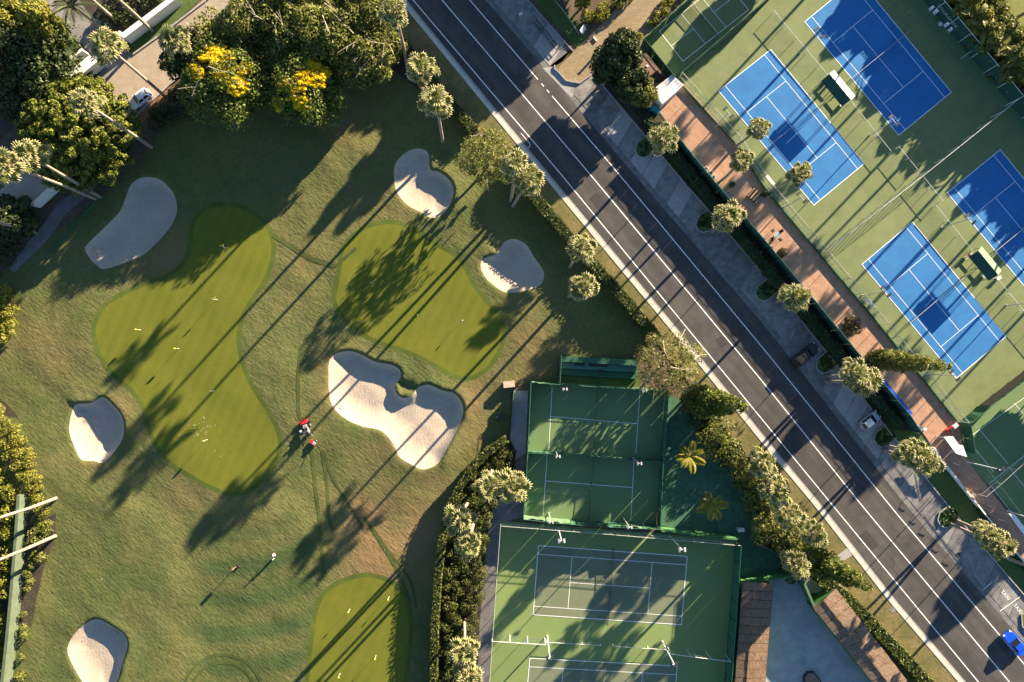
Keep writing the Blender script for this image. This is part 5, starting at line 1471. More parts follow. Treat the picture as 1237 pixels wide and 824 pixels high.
e = W3(792, 132, 1.0); r = empty('teal_bin', (e.x, e.y, 0.05), math.radians(-35), 'teal rubbish container beside the white shed', 'bin')
MB().box((0, 0, 0.5), (1.5, 0.75, 1.0)).build('body', ['teal'], r); MB().box((0, 0, 1.04), (1.56, 0.82, 0.07)).build('lid', ['teal'], r)
# white panels (roofs of the small stalls) by the narrow promenade
for pts, l in (([(1140, 528), (1151, 527), (1158, 537), (1163, 538), (1168, 552), (1155, 548)], 'long white flat roofed stall at the corner of the small courts'), ([(1218, 620), (1226, 622), (1246, 648), (1240, 650)], 'white flat roofed stall at the edge of the picture')):
    P = [Vector(W(x, y, 2.3)) for x, y in pts]; c = sum(P, Vector((0, 0))) / len(P); r = empty('stall', (c.x, c.y, 0.04), 0, l, 'stall')
    MB().prism([(p.x - c.x, p.y - c.y) for p in P], 2.2, 2.3).build('roof', ['white_metal'], r)
    for p in (P[0], P[1], P[-1], P[-2]): MB().cyl(((p.x - c.x) * 0.9, (p.y - c.y) * 0.9, 0), 0.05, 2.2, 6).build('post', ['galv'], r)
e = W3(1151, 518, 0.8); r = empty('drinks_cooler', (e.x, e.y, 0.05), math.radians(35), 'red and white cooler box at the fence corner', 'cooler box')
MB().box((-0.35, 0, 0.45), (0.9, 0.6, 0.8)).build('body', ['red_paint'], r); MB().box((0.75, 0, 0.35), (0.8, 0.5, 0.6)).build('tray', ['white_metal'], r); MB().box((-0.35, 0, 0.88), (0.96, 0.66, 0.06)).build('lid', ['grille'], r)
# low wall of the narrow promenade and its trellis bars
wl = empty('low_wall', (0, 0, 0), 0, 'low pale wall between the lawn strip and the narrow promenade', 'wall')
for k in range(16):
    y0 = 540 + k * 10.5; p = Vector(W(PL(y0) - 0.5, y0)); q = Vector(W(PL(y0 + 10.5) - 0.5, y0 + 10.5)); d = q - p
    MB().box(((p.x + q.x) / 2, (p.y + q.y) / 2, 0.45), (d.length - 0.02, 0.22, 0.9), math.atan2(d.y, d.x)).build('wall_block', ['white_wall'], wl)
for k, (y0, l) in enumerate(((556, 'topmost'), (572, 'second'), (586, 'third'), (606, 'fourth'), (622, 'lowest'))):
    p = W3(PL(y0) + 1.5, y0, 0); r = empty('trellis_bar', (p.x, p.y, 0.05), math.radians(-10), l + ' dark arched bar over the narrow promenade', 'trellis bar', 'dark arched bars along the low wall')
    MB().tube([(0, 0, 0), (0, 0, 2.2), (0.25, 0, 2.45), (1.2, -0.2, 2.5)], 0.05, 6).build('arm', ['grille'], r); MB().box((1.2, -0.2, 2.46), (0.3, 0.14, 0.06)).build('lamp_head', ['grille'], r)  # trellis bar ending in a dark block, no lamp here

# shingled roofs of the club house
def gable(name, label, quad, z_eave, z_ridge, ridge_f, mat, wall):
    """quad: four roof corners in the photo at eave height, long sides 0-3 and 1-2"""
    P = [Vector(W(x, y, z_eave)) for x, y in quad]; c = sum(P, Vector((0, 0))) / 4
    root = empty(name, (c.x, c.y, 0.02), 0, label, 'building', 'shingled club buildings'); L = [p - c for p in P]
    MB().prism([tuple(p * 0.97) for p in L], 0, z_eave - 0.16).build('wall', [wall], root)
    a = L[0].lerp(L[1], ridge_f); b = L[3].lerp(L[2], ridge_f)
    for s, (e0, e1) in ((0, (L[0], L[3])), (1, (L[1], L[2]))):
        n = 14 
        for i in range(n):
            p0, p1 = e0.lerp(e1, i / n), e0.lerp(e1, (i + 1) / n - 0.004); r0, r1 = a.lerp(b, i / n), a.lerp(b, (i + 1) / n - 0.004)
            dz = 0.0 if i % 2 else 0.018
            dz += random.uniform(0, 0.012)
            V = [(p0.x, p0.y, z_eave + dz), (p1.x, p1.y, z_eave + dz), (r1.x, r1.y, z_ridge + dz), (r0.x, r0.y, z_ridge + dz)]
            V += [(x, y, z - 0.14) for x, y, z in V]
            F = [(0, 1, 2, 3), (7, 6, 5, 4), (0, 4, 5, 1), (1, 5, 6, 2), (2, 6, 7, 3), (3, 7, 4, 0)]
            mesh_obj('roof_panel', V, F, [mat], root)
    d = b - a
    MB().box(((a.x + b.x) / 2, (a.y + b.y) / 2, z_ridge + 0.045), (d.length, 0.16, 0.07), math.atan2(d.y, d.x)).build('ridge_cap', [mat], root)
    d = L[2] - L[1]; 
    MB().box(((L[1].x + L[2].x) / 2, (L[1].y + L[2].y) / 2, z_eave - 0.06), (d.length, 0.10, 0.12), math.atan2(d.y, d.x)).build('gutter', ['grille'], root)
    d = L[3] - L[0]
    MB().box(((L[0].x + L[3].x) / 2, (L[0].y + L[3].y) / 2, z_eave - 0.06), (d.length, 0.10, 0.12), math.atan2(d.y, d.x)).build('gutter', ['grille'], root)
    return root
gable('club_house', 'club building with a brown shingle roof beside the green wall', [(897, 702), (934, 705), (922, 850), (886, 850)], 3.0, 3.35, 0.36, 'shingle', 'wall_green')
gable('club_house', 'club building with a brown felt roof along the road hedge', [(982, 734), (1010, 711), (1128, 864), (1092, 872)], 3.0, 3.3, 0.42, 'shingle2', 'wall_green')
# green walls round the courtyard
def wall(pts, h, th, label, mat='wall_green', cat='wall', name='garden_wall', cap=None, z=0.0):
    P = [Vector(W(*p)) for p in pts]; root = empty(name, (P[0].x, P[0].y, z), 0, label, cat); o = P[0]
    for i, (a, b) in enumerate(zip(P, P[1:])):
        d = b - a
        MB().box(((a.x + b.x) / 2 - o.x, (a.y + b.y) / 2 - o.y, h / 2), (d.length + (th if i else 0) * 0.9, th, h), math.atan2(d.y, d.x)).build('wall_length', [mat], root)
        if cap: MB().box(((a.x + b.x) / 2 - o.x, (a.y + b.y) / 2 - o.y, h + 0.042 + 0.003 * i), (d.length + 0.1, th + 0.1, 0.08), math.atan2(d.y, d.x)).build('coping', [cap], root)
    return root
wall([(893, 860), (898, 697), (955, 689)], 2.8, 0.25, 'tall green wall round the shingled club building')
wall([(962, 693), (979, 733)], 2.2, 0.25, 'short green wall beside the courtyard gate', cap='screen_pale')
wall([(981, 732), (1003, 714)], 2.4, 0.3, 'bright green wall at the end of the felt roofed building')
wall([(795, 637), (887, 647)], 2.4, 0.3, 'green wall between the cracked yard and the grey olive courts')
e = W3(895, 640, 1.0); r = empty('electric_box', (e.x, e.y, 0.02), 0.1, 'grey metal box at the corner of the green wall', 'cabinet'); MB().box((0, 0, 0.6), (0.9, 0.5, 1.2)).build('body', ['galv'], r); MB().box((0, 0, 1.22), (1.0, 0.6, 0.05)).build('lid', ['galv'], r)
# planter in the courtyard
pp = [(971, 818), (976, 812), (984, 812), (992, 822), (992, 840), (972, 840)]
P = [Vector(W(x, y, 0.5)) for x, y in pp]; c = sum(P, Vector((0, 0))) / len(P); r = empty('raised_planter', (c.x, c.y, 0.04), 0, 'dark rimmed raised planter in the grey courtyard', 'planter')
L = [(p.x - c.x, p.y - c.y) for p in P]; MB().prism(L, 0, 0.45).build('rim', ['grille'], r); MB().prism(offset_poly(L, -0.22), 0.452, 0.50).build('soil', ['brown_roof'], r)
# walls of the plots in the upper corner
wall([(80, 88), (108, 66)], 1.9, 0.4, 'white garden wall beside the small palm bush', 'white_wall')
w_ = empty('flat_roof', (*W(98, 80), 0), 0, 'white flat topped gate house between the driveway and the big round tree', 'gate house')
P = [Vector(W(x, y, 2.3)) - Vector(W(98, 80)) for x, y in ((79, 91), (108, 66.5), (118, 74), (90, 97))]
MB().prism([tuple(p) for p in P], 2.15, 2.3).build('roof', ['white_wall'], w_); MB().prism([tuple(p * 0.94) for p in P], 0, 2.147).build('wall', ['white_wall'], w_)
for dx in (0.0, 0.35): MB().box((P[2].x - 0.9 + dx * 0.5, P[2].y + 0.55 - dx, 2.33), (0.5 if dx else 0.25, 0.16, 0.06), 0.7).build('roof_hatch', ['grille'], w_)
w2 = empty('garden_wall', (*W(176, 24), 0), 0, 'broad white garden wall beside the green lawn and the bare palm trunk', 'wall')
P = [Vector(W(x, y, 2.0)) - Vector(W(176, 24)) for x, y in ((143, 43), (203, -2), (213, -2), (150, 46))]
MB().prism([tuple(p) for p in P], 0, 2.0).build('wall_body', ['white_wall'], w2)
MB().box((P[0].x + 0.1, P[0].y + 0.1, 1.05), (0.9, 0.9, 2.15), 0.6).build('gate_pier', ['white_wall'], w2)
roofed('flat_house', 'low house with a flat tan roof under two palm heads', 'house', [(3, 232), (30, 205), (44, 214), (62, 222), (34, 248), (20, 246)], 3.0, 'white_wall', 'street')
# green wall behind the yellow hedge on the left
gw = empty('garden_wall', (*W(28, 700), 0), 0, 'long pale green wall behind the yellow hedge', 'wall')
c = Vector(W(28, 700))
for k in range(8):
    t0, t1 = k / 8, (k + 1) / 8
    a = Vector(W(34 - 16 * t0 - 8 * t0 * t0, 595 + 260 * t0)); b = Vector(W(34 - 16 * t1 - 8 * t1 * t1, 595 + 260 * t1)); d = b - a
    MB().box(((a.x + b.x) / 2 - c.x, (a.y + b.y) / 2 - c.y, 1.1), (d.length - 0.01, 0.48, 2.2), math.atan2(d.y, d.x)).build('wall_length', ['pale_wall'], gw)

# ================================================================== SMALL THINGS BY THE ROAD AND ON THE GOLF LAWN
for x, y, l in ((650.5, 30.5, 'dark mesh bench on the bus pad, nearest the white sign post'), (660.5, 42.5, 'middle dark mesh bench on the bus pad'), (670.5, 55, 'dark mesh bench on the bus pad, nearest the dirt drive')):
    b = W3(x, y, 0.4); r = empty('mesh_bench', (b.x, b.y, 0.035), math.radians(-50), l, 'bench', 'dark benches on the bus pad')
    for s in (-1, 1): MB().box((0, s * 0.34, 0.45), (1.75, 0.10, 0.06)).build('seat_rail', ['grille'], r)
    for k in range(7): MB().box((-0.83 + k * 0.277, 0, 0.45), (0.09 if k in (0, 6) else 0.05, 0.60, 0.045)).build('seat_bar', ['grille'], r)
    for sx in (-1, 1):
        for sy in (-1, 1): MB().box((sx * 0.78, sy * 0.32, 0.21), (0.06, 0.06, 0.42)).build('leg', ['grille'], r)
b = W3(629, 25, 0); r = empty('street_sign', (b.x, b.y, 0.035), 0.5, 'small white street sign on a post on the bus pad', 'sign')
MB().cyl((0, 0, 0), 0.04, 2.3, 8).build('post', ['galv'], r); MB().box((0, 0.05, 2.0), (0.55, 0.03, 0.6), 0, 0, -0.25).build('plate', ['white_metal'], r)
b = W3(724.5, 61, 0.5); r = empty('utility_box', (b.x, b.y, 0.06), 0.6, 'white utility post with a long shadow on the dirt drive', 'utility post')
MB().box((0, 0, 0.55), (0.34, 0.30, 1.1)).build('body', ['white_wall'], r); MB().box((0, 0, 1.13), (0.44, 0.40, 0.06)).build('cap', ['white_metal'], r)
b = W3(719, 47, 0.2); r = empty('wheel_stop', (b.x, b.y, 0.06), math.radians(-52), 'short pale concrete block lying by the garden bed on the dirt drive', 'concrete block')
MB().box((0, 0, 0.1), (0.85, 0.28, 0.2)).build('block', ['kerb'], r)
b = W3(707, 38, 0.5); r = empty('sign_board', (b.x, b.y, 0.05), math.radians(55), 'white sign board tilted back under the yellow green hedge', 'sign')
MB().box((0, 0, 0.75), (1.15, 0.05, 0.95), 0, 0, 0, 0).build('board', ['white_metal'], r).rotation_euler = (math.radians(-38), 0, 0)
for s in (-1, 1): MB().box((s * 0.4, 0.1, 0.3), (0.06, 0.06, 0.6)).build('leg', ['galv'], r)
# pillar, bin box and bits at the top of the pale path
b = W3(615, 464, 0.5); r = empty('stone_pillar', (b.x, b.y, 0.02), 0.1, 'low beige stone block at the head of the pale path', 'stone block')
MB().box((0, 0, 0.5), (1.7, 0.9, 1.0)).build('body', ['stone'], r); MB().box((0, 0, 1.04), (1.8, 1.0, 0.08)).build('cap', ['stone'], r)
b = W3(629, 460, 0.5); r = empty('litter_bin', (b.x, b.y, 0.03), 0, 'black litter bin beside the beige stone block', 'bin')
MB().cyl((0, 0, 0), 0.3, 0.9, 14).build('body', ['black'], r); MB().cyl((0, 0, 0.9), 0.34, 0.07, 14).build('lid', ['grille'], r)
b = GL(604, 504); r = empty('control_box', tuple(b), 0.5, 'dark control box on the lawn left of the pale path', 'control box')
MB().box((0, 0, 0.3), (1.0, 0.65, 0.6)).build('body', ['grille'], r); MB().box((0, 0, 0.63), (1.08, 0.73, 0.05)).build('lid', ['grille'], r)
wall([(621, 472), (617, 522)], 1.4, 0.12, 'thin green screen wall along the lawn side of the pale path', 'screen_pale')
e = GL(118, 238); 
ed = empty('edging_rail', (0, 0, 0), 0, 'low dark edging rail along the sunny strip above the kidney bunker', 'edging'); 
for k in range(9):
    f0, f1 = k / 9, (k + 1) / 9
    a = GL(124 - 62 * f0, 236 + 70 * f0); b = GL(124 - 62 * f1, 236 + 70 * f1); d = b - a
    MB().box(((a.x + b.x) / 2, (a.y + b.y) / 2, (a.z + b.z) / 2 + 0.2), (d.length - 0.02, 0.07, 0.42), math.atan2(d.y, d.x)).build('edging_board', ['screen'], ed)

# flags: base from the top seen in the photo
def flag(px, py, h, label, col='yellow', group='flags on the putting greens', fw=0.5, fh=0.42, yaw=0.3):
    k = (CAM_H - h) / CAM_H; x, y = (NX + (px - NX) * k, NY + (py - NY) * k)
    b = GL(x, y); r = empty('golf_flag', tuple(b), yaw, label, 'golf flag', group)
    MB().cyl((0, 0, 0), 0.02, h, 6).build('pole', ['white_metal'], r)
    MB().cyl((0, 0, 0.004), 0.07, 0.012, 10).build('cup', ['white_metal'], r)
    vs = []; fs = []
    for i in range(6):
        t = i / 5; yy = 0.05 * math.sin(t * 7); dr = 0.16 * t * t
        vs += [(0.02 + fw * t, yy, h - dr), (0.02 + fw * t, yy + 0.02, h - fh - dr * 0.6)]
        if i: fs.append((2 * i - 2, 2 * i - 1, 2 * i + 1, 2 * i))
    k = len(vs); vs += [(x, y + 0.012, z) for x, y, z in vs]; fs += [tuple(j + k for j in f)[::-1] for f in fs]
    mesh_obj('cloth', vs, fs, [col], r)
for i, (x, y, l) in enumerate(((266, 297, 'yellow flag nearest the shaded top of the long green'), (256, 361, 'yellow flag in the broad middle of the long green'), (162, 398, 'yellow flag at the left lobe of the long green'),
                  (209, 421, 'yellow flag at the left edge where the long green narrows'), (252, 473, 'yellow flag above the scatter of golf balls'), (244, 533, 'yellow flag in the bottom lobe of the long green'))):
    flag(x, y, 1.95, l, yaw=random.uniform(-.3, .5))
for x, y, l in ((499, 325, 'small white flag in the tree shadow on the upper right green'), (447, 341, 'small white flag at the edge of the tree shadow on the upper right green'), (503, 380, 'small white flag between the two trunk shadows'), (558, 387, 'small white flag at the sunny right of the upper right green')):
    flag(x, y, 1.6, l, 'white_cloth', 'white flags on the upper right green', 0.3, 0.25)
for x, y, l in ((420, 740, 'small yellow flag at the upper left of the lowest green'), (408, 819, 'small yellow flag in the palm shadow of the lowest green'), (452, 797, 'small yellow flag at the sunny right of the lowest green'), (468, 725, 'small yellow flag near the top of the lowest green')):
    flag(x, y, 1.6, l, 'yellow', 'yellow flags on the lowest green', 0.3, 0.25)
# flag stick with dark cloth on the lower lawn
b = GL(286, 684); r = empty('marker_pole', tuple(b), 0, 'dark marker pole with a long thin shadow on the lower lawn', 'marker pole')
MB().cyl((0, 0, 0), 0.055, 1.9, 8).build('pole', ['terracotta'], r); MB().box((0, 0, 1.55), (0.07, 0.5, 0.62), 0.9).build('plate', ['grille'], r); MB().box((0.28, 0.1, 0.12), (0.35, 0.5, 0.24), 0.4).build('base_block', ['black'], r)
# practice balls
ball = None
for k in range(46):
    if k < 34:
        x, y = random.gauss(240, 9), random.gauss(518, 7)
    else:
        x, y = random.choice([(217, 512), (214, 515), (267, 551), (260, 545), (206, 491), (478, 665), (463, 665), (411, 621), (125, 700), (90, 432), (348, 698), (356, 716)]); x += random.uniform(-3, 3); y += random.uniform(-3, 3)
    p = GL(x, y, 0.05)
    if ball is None:
        bm = bmesh.new(); bmesh.ops.create_icosphere(bm, subdivisions=1, radius=0.034); me = bpy.data.meshes.new('golf_ball'); bm.to_mesh(me); bm.free(); me.materials.append(M['white_cloth']); ball = me
    o = bpy.data.objects.new('golf_ball', ball); COL.objects.link(o); o.location = p
    tag(o, 'white practice ball in the loose scatter on the long green' if k < 34 else 'lone white ball lying on the grass', 'golf ball', 'practice balls scattered on the long green' if k < 34 else 'stray balls on the grass')
# clods and leaves in the bunkers
# rakes
for x, y, a, l in ((136, 763, -0.6, 'dark rake lying in the shade of the pear shaped bunker'), (409, 494, 0.7, 'dark rake lying at the sunny edge of the largest bunker')):
    b = GL(x, y, 0.04); r = empty('bunker_rake', tuple(b), a, l, 'rake')
    MB().box((0, 0, 0.02), (1.3, 0.05, 0.05)).build('handle', ['wood'], r); MB().box((0.66, 0, 0.03), (0.08, 0.6, 0.06)).build('head', ['grille'], r)

# ------------------------------------------------------------------ red ride-on mower
g = GL(372, 518); mw = empty('ride_on_mower', (g.x, g.y, g.z), math.radians(112), 'red and grey ride-on mower with a roll bar on the lawn', 'mower')
MB().box((0.0, 0, 0.62), (1.6, 0.62, 0.16)).box((-0.55, 0, 0.86), (0.7, 0.66, 0.4)).build('chassis', ['grey_metal'], mw)
MB().box((-0.60, 0, 1.08), (0.6, 0.5, 0.06)).build('engine_cover', ['black'], mw)
for x, y, rr in ((0.45, 0.62, 0.30), (0.45, -0.62, 0.30), (-0.75, 0.0, 0.27)):
    wh = MB().tube([(x, y - 0.13, rr), (x, y + 0.13, rr)], rr, 14).build('wheel', ['black'], mw); MB().tube([(x, y - 0.14, rr), (x, y + 0.14, rr)], rr * 0.5, 10).build('rim', ['grey_metal'], wh)
for y in (-0.55, 0.55): MB().tube([(1.05, y - 0.45, 0.28), (1.05, y + 0.45, 0.28)], 0.2, 10).build('cutting_reel', ['grille'], mw)
MB().box((1.25, 0.0, 0.42), (0.55, 1.3, 0.3), 0, 0, 0, 0.2).build('grass_box', ['red_paint'], mw)
MB().box((0.05, 0, 0.86), (0.45, 0.46, 0.14)).box((-0.2, 0, 1.12), (0.12, 0.46, 0.5)).build('seat', ['black'], mw)
MB().tube([(0.55, 0, 0.7), (0.42, 0, 1.05)], 0.03, 6).build('steering_column', ['grille'], mw)
bm_ = MB(); bm_.tube([(0.42 + 0.17 * math.cos(a) * 0.5, 0.17 * math.sin(a), 1.05 + 0.17 * math.cos(a) * 0.4) for a in np.linspace(0, 6.283, 14)], 0.018, 5, 0, False); bm_.build('steering_wheel', ['black'], mw)
MB().tube([(-0.35, -0.36, 0.6), (-0.35, -0.36, 1.85), (-0.35, 0.36, 1.85), (-0.35, 0.36, 0.6)], 0.035, 7).build('roll_bar', ['grey_metal'], mw)
for s in (-1, 1): MB().tube([(0.2, s * 0.35, 0.6), (-1.35, s * 0.42, 0.55)], 0.035, 6).build('lift_arm', ['grey_metal'], mw)
MB().box((0.0, 0.95, 0.5), (0.4, 0.35, 0.3)).build('side_box', ['white_metal'], mw)
g = GL(381, 535); w2_ = empty('walk_behind_mower', (g.x, g.y, g.z), math.radians(150), 'small red and white reel mower behind the ride-on mower', 'mower')
MB().box((0, 0, 0.5), (0.5, 0.45, 0.32)).build('engine', ['grey_metal'], w2_)
MB().tube([(0.25, -0.4, 0.22), (0.25, 0.4, 0.22)], 0.2, 10).build('reel', ['grille'], w2_)
MB().box((0.55, 0, 0.35), (0.4, 0.6, 0.3), 0, 0, 0, 0.25).build('grass_box', ['red_paint'], w2_)
MB().box((0, 0.36, 0.4), (0.5, 0.16, 0.4)).build('side_guard', ['red_paint'], w2_)
MB().tube([(-0.25, -0.22, 0.5), (-1.0, -0.25, 1.0), (-1.0, 0.25, 1.0), (-0.25, 0.22, 0.5)], 0.025, 6).build('handle', ['grille'], w2_)
for s in (-1, 1):
    wh = MB().tube([(-0.1, s * 0.45 - 0.05, 0.24), (-0.1, s * 0.45 + 0.05, 0.24)], 0.24, 12).build('wheel', ['black'], w2_); MB().tube([(-0.1, s * 0.45 - 0.06, 0.24), (-0.1, s * 0.45 + 0.06, 0.24)], 0.11, 10).build('rim', ['grey_metal'], wh)

# ------------------------------------------------------------------ golfer
def person(loc, yaw, joints, label, shirt, trousers):
    J = joints; names = list(J)
    E = [('pelvis', 'spine'), ('spine', 'chest'), ('chest', 'neck'), ('neck', 'head'), ('head', 'crown')]
    for s in 'LR':
        E += [('chest', 'sh' + s), ('sh' + s, 'el' + s), ('el' + s, 'wr' + s), ('wr' + s, 'pa' + s), ('pelvis', 'hip' + s), ('hip' + s, 'kn' + s), ('kn' + s, 'an' + s), ('an' + s, 'toe' + s)]
    Rr = {'pelvis': .15, 'spine': .135, 'chest': .15, 'neck': .06, 'head': .095, 'crown': .08}
    for s in 'LR': Rr.update({'sh' + s: .075, 'el' + s: .047, 'wr' + s: .032, 'pa' + s: .04, 'hip' + s: .10, 'kn' + s: .065, 'an' + s: .045, 'toe' + s: .04})
    for s in 'LR':                      # five fingers curled round the club
        w = Vector(J['wr' + s]); p = Vector(J['pa' + s]); d = (p - w).normalized(); sd_ = d.cross(Vector((0, 1, 0.2))).normalized()
        for f, (off, ln) in enumerate(((-.03, .07), (-.01, .085), (.01, .08), (.03, .06), (.045, .05))):
            a, b = f'f{f}a{s}', f'f{f}b{s}'
            J[a] = tuple(p + sd_ * off + d * ln * 0.5); J[b] = tuple(Vector(J[a]) + d * ln * 0.3 + Vector((0.0, 0.035, -0.01)))
            E += [('pa' + s, a), (a, b)]; Rr[a] = .010; Rr[b] = .008
    names = list(J); me = bpy.data.meshes.new('person'); me.from_pydata([J[n] for n in names], [(names.index(a), names.index(b)) for a, b in E], [])
    tmp = bpy.data.objects.new('person_tmp', me); COL.objects.link(tmp)
    tmp.modifiers.new('s', 'SKIN'); 
    for i, n in enumerate(names):
        sv = me.skin_vertices[0].data[i]; sv.radius = (Rr[n], Rr[n]); sv.use_root = (n == 'pelvis')
    tmp.modifiers.new('u', 'SUBSURF').levels = 2
    dg = bpy.context.evaluated_depsgraph_get(); body = bpy.data.meshes.new_from_object(tmp.evaluated_get(dg)); bpy.data.objects.remove(tmp)
    body.name = 'person'; body.materials.clear()
    for k in ('skin', shirt, trousers, 'black'): body.materials.append(M[k])
    hipz = J['pelvis'][2]; nz = J['neck'][2]
    segs = [(Vector(J[a]), Vector(J[b]), a, b) for a, b in E]
    for p in body.polygons:
        p.use_smooth = True; c = p.center; best = None
        for a, b, na, nb in segs:
            d = b - a; t = max(0, min(1, (c - a).dot(d) / max(1e-9, d.length_squared))); q = (c - (a + d * t)).length - 0.5 * (Rr[na] + Rr[nb])
            if best is None or q < best[0]: best = (q, na, nb, t)
        na, nb, t = best[1:]
        if na.startswith(('hip', 'kn')) or nb.startswith('hip') or (na == 'pelvis' and t < 0.3): k = 2
        elif nb.startswith('toe'): k = 3
        elif na in ('pelvis', 'spine') or na == 'chest' or (na.startswith('sh') and t < 0.75): k = 1
        else: k = 0
        if na == 'chest' and nb == 'neck' and t > 0.8: k = 0
        p.material_index = k
    o = bpy.data.objects.new('person', body); COL.objects.link(o); o.location = loc; o.rotation_euler = (0, 0, yaw); tag(o, label, 'person')
    hd = Vector(J['head']); cr = Vector(J['crown']); up = (cr - hd).normalized()
    mb = MB(); mb.tube([hd + up * 0.02, hd + up * 0.09, hd + up * 0.155], [0.112, 0.108, 0.05], 12); mb.box(tuple(hd + up * 0.05 + Vector((0, -0.14, 0))), (0.16, 0.12, 0.02)); mb.build('cap', ['white_cloth'], o, smooth=True)
    fc = MB(); fc.tube([hd + Vector((0, -0.085, -0.01)), hd + Vector((0, -0.125, -0.035))], [0.014, 0.018], 6)
    for s in (-1, 1): fc.tube([hd + Vector((s * 0.095, 0, -0.01)), hd + Vector((s * 0.112, 0, -0.01))], [0.028, 0.024], 8)
    fc.build('nose_and_ears', ['skin'], o)
    ey = MB()
    for s in (-1, 1): ey.tube([hd + Vector((s * 0.035, -0.08, 0.012)), hd + Vector((s * 0.035, -0.098, 0.012))], 0.013, 6)
    ey.box(tuple(hd + Vector((0, -0.09, -0.065))), (0.05, 0.012, 0.012)); ey.build('eyes_and_mouth', ['hair'], o)
    return o
golf = {'pelvis': (0, 0, .95), 'spine': (0, -.04, 1.10), 'chest': (0, -.12, 1.32), 'neck': (0, -.17, 1.47), 'head': (0, -.21, 1.57), 'crown': (0, -.23, 1.66),
        'shL': (.19, -.13, 1.38), 'elL': (.17, -.30, 1.14), 'wrL': (.05, -.46, .96), 'paL': (.03, -.49, .90), 'shR': (-.19, -.13, 1.38), 'elR': (-.19, -.28, 1.13), 'wrR': (-.02, -.45, .93), 'paR': (.0, -.49, .86),
        'hipL': (.10, 0, .90), 'knL': (.15, -.05, .49), 'anL': (.18, .02, .08), 'toeL': (.21, -.16, .04), 'hipR': (-.10, 0, .90), 'knR': (-.14, -.05, .49), 'anR': (-.17, .02, .08), 'toeR': (-.20, -.16, .04)}
g = GL(335, 669); yaw = math.radians(200)
person((g.x, g.y, g.z), yaw, golf, 'golfer in a white top and cap bent over a putter on the lower lawn', 'white_cloth', 'navy')
pu = empty('putter', (g.x, g.y, g.z), yaw, 'putter held by the golfer on the lower lawn', 'golf club')
MB().tube([(0.01, -.48, .95), (0.02, -.62, .05)], [0.016, 0.012], 6).build('shaft', ['grille'], pu); MB().box((0.07, -.62, .03), (0.13, 0.05, 0.05)).build('head', ['grey_metal'], pu)
g = GL(330.5, 674.5); r = empty('golf_bag', (g.x, g.y, g.z), 0.7, 'white golf bag standing beside the golfer', 'golf bag')
MB().tube([(0, 0, 0), (0.08, 0, 0.45), (0.15, 0, 0.85)], [0.15, 0.14, 0.13], 10).build('bag', ['white_cloth'], r); MB().box((0.18, 0, 0.35), (0.10, 0.24, 0.4)).build('pocket', ['stone'], r)
for k in range(5): MB().tube([(0.14 + 0.05 * math.cos(k * 1.3), 0.06 * math.sin(k * 1.3), 0.8), (0.2 + 0.06 * math.cos(k * 1.3), 0.09 * math.sin(k * 1.3), 1.08)], 0.012, 5).box((0.2 + 0.06 * math.cos(k * 1.3), 0.09 * math.sin(k * 1.3), 1.1), (0.1, 0.04, 0.05), k).build('golf_club', ['grille'], r)
for s in (-1, 1): MB().tube([(-0.05, s * 0.05, 0.6), (-0.35, s * 0.22, 0.0)], 0.012, 5).build('stand_leg', ['grille'], r)

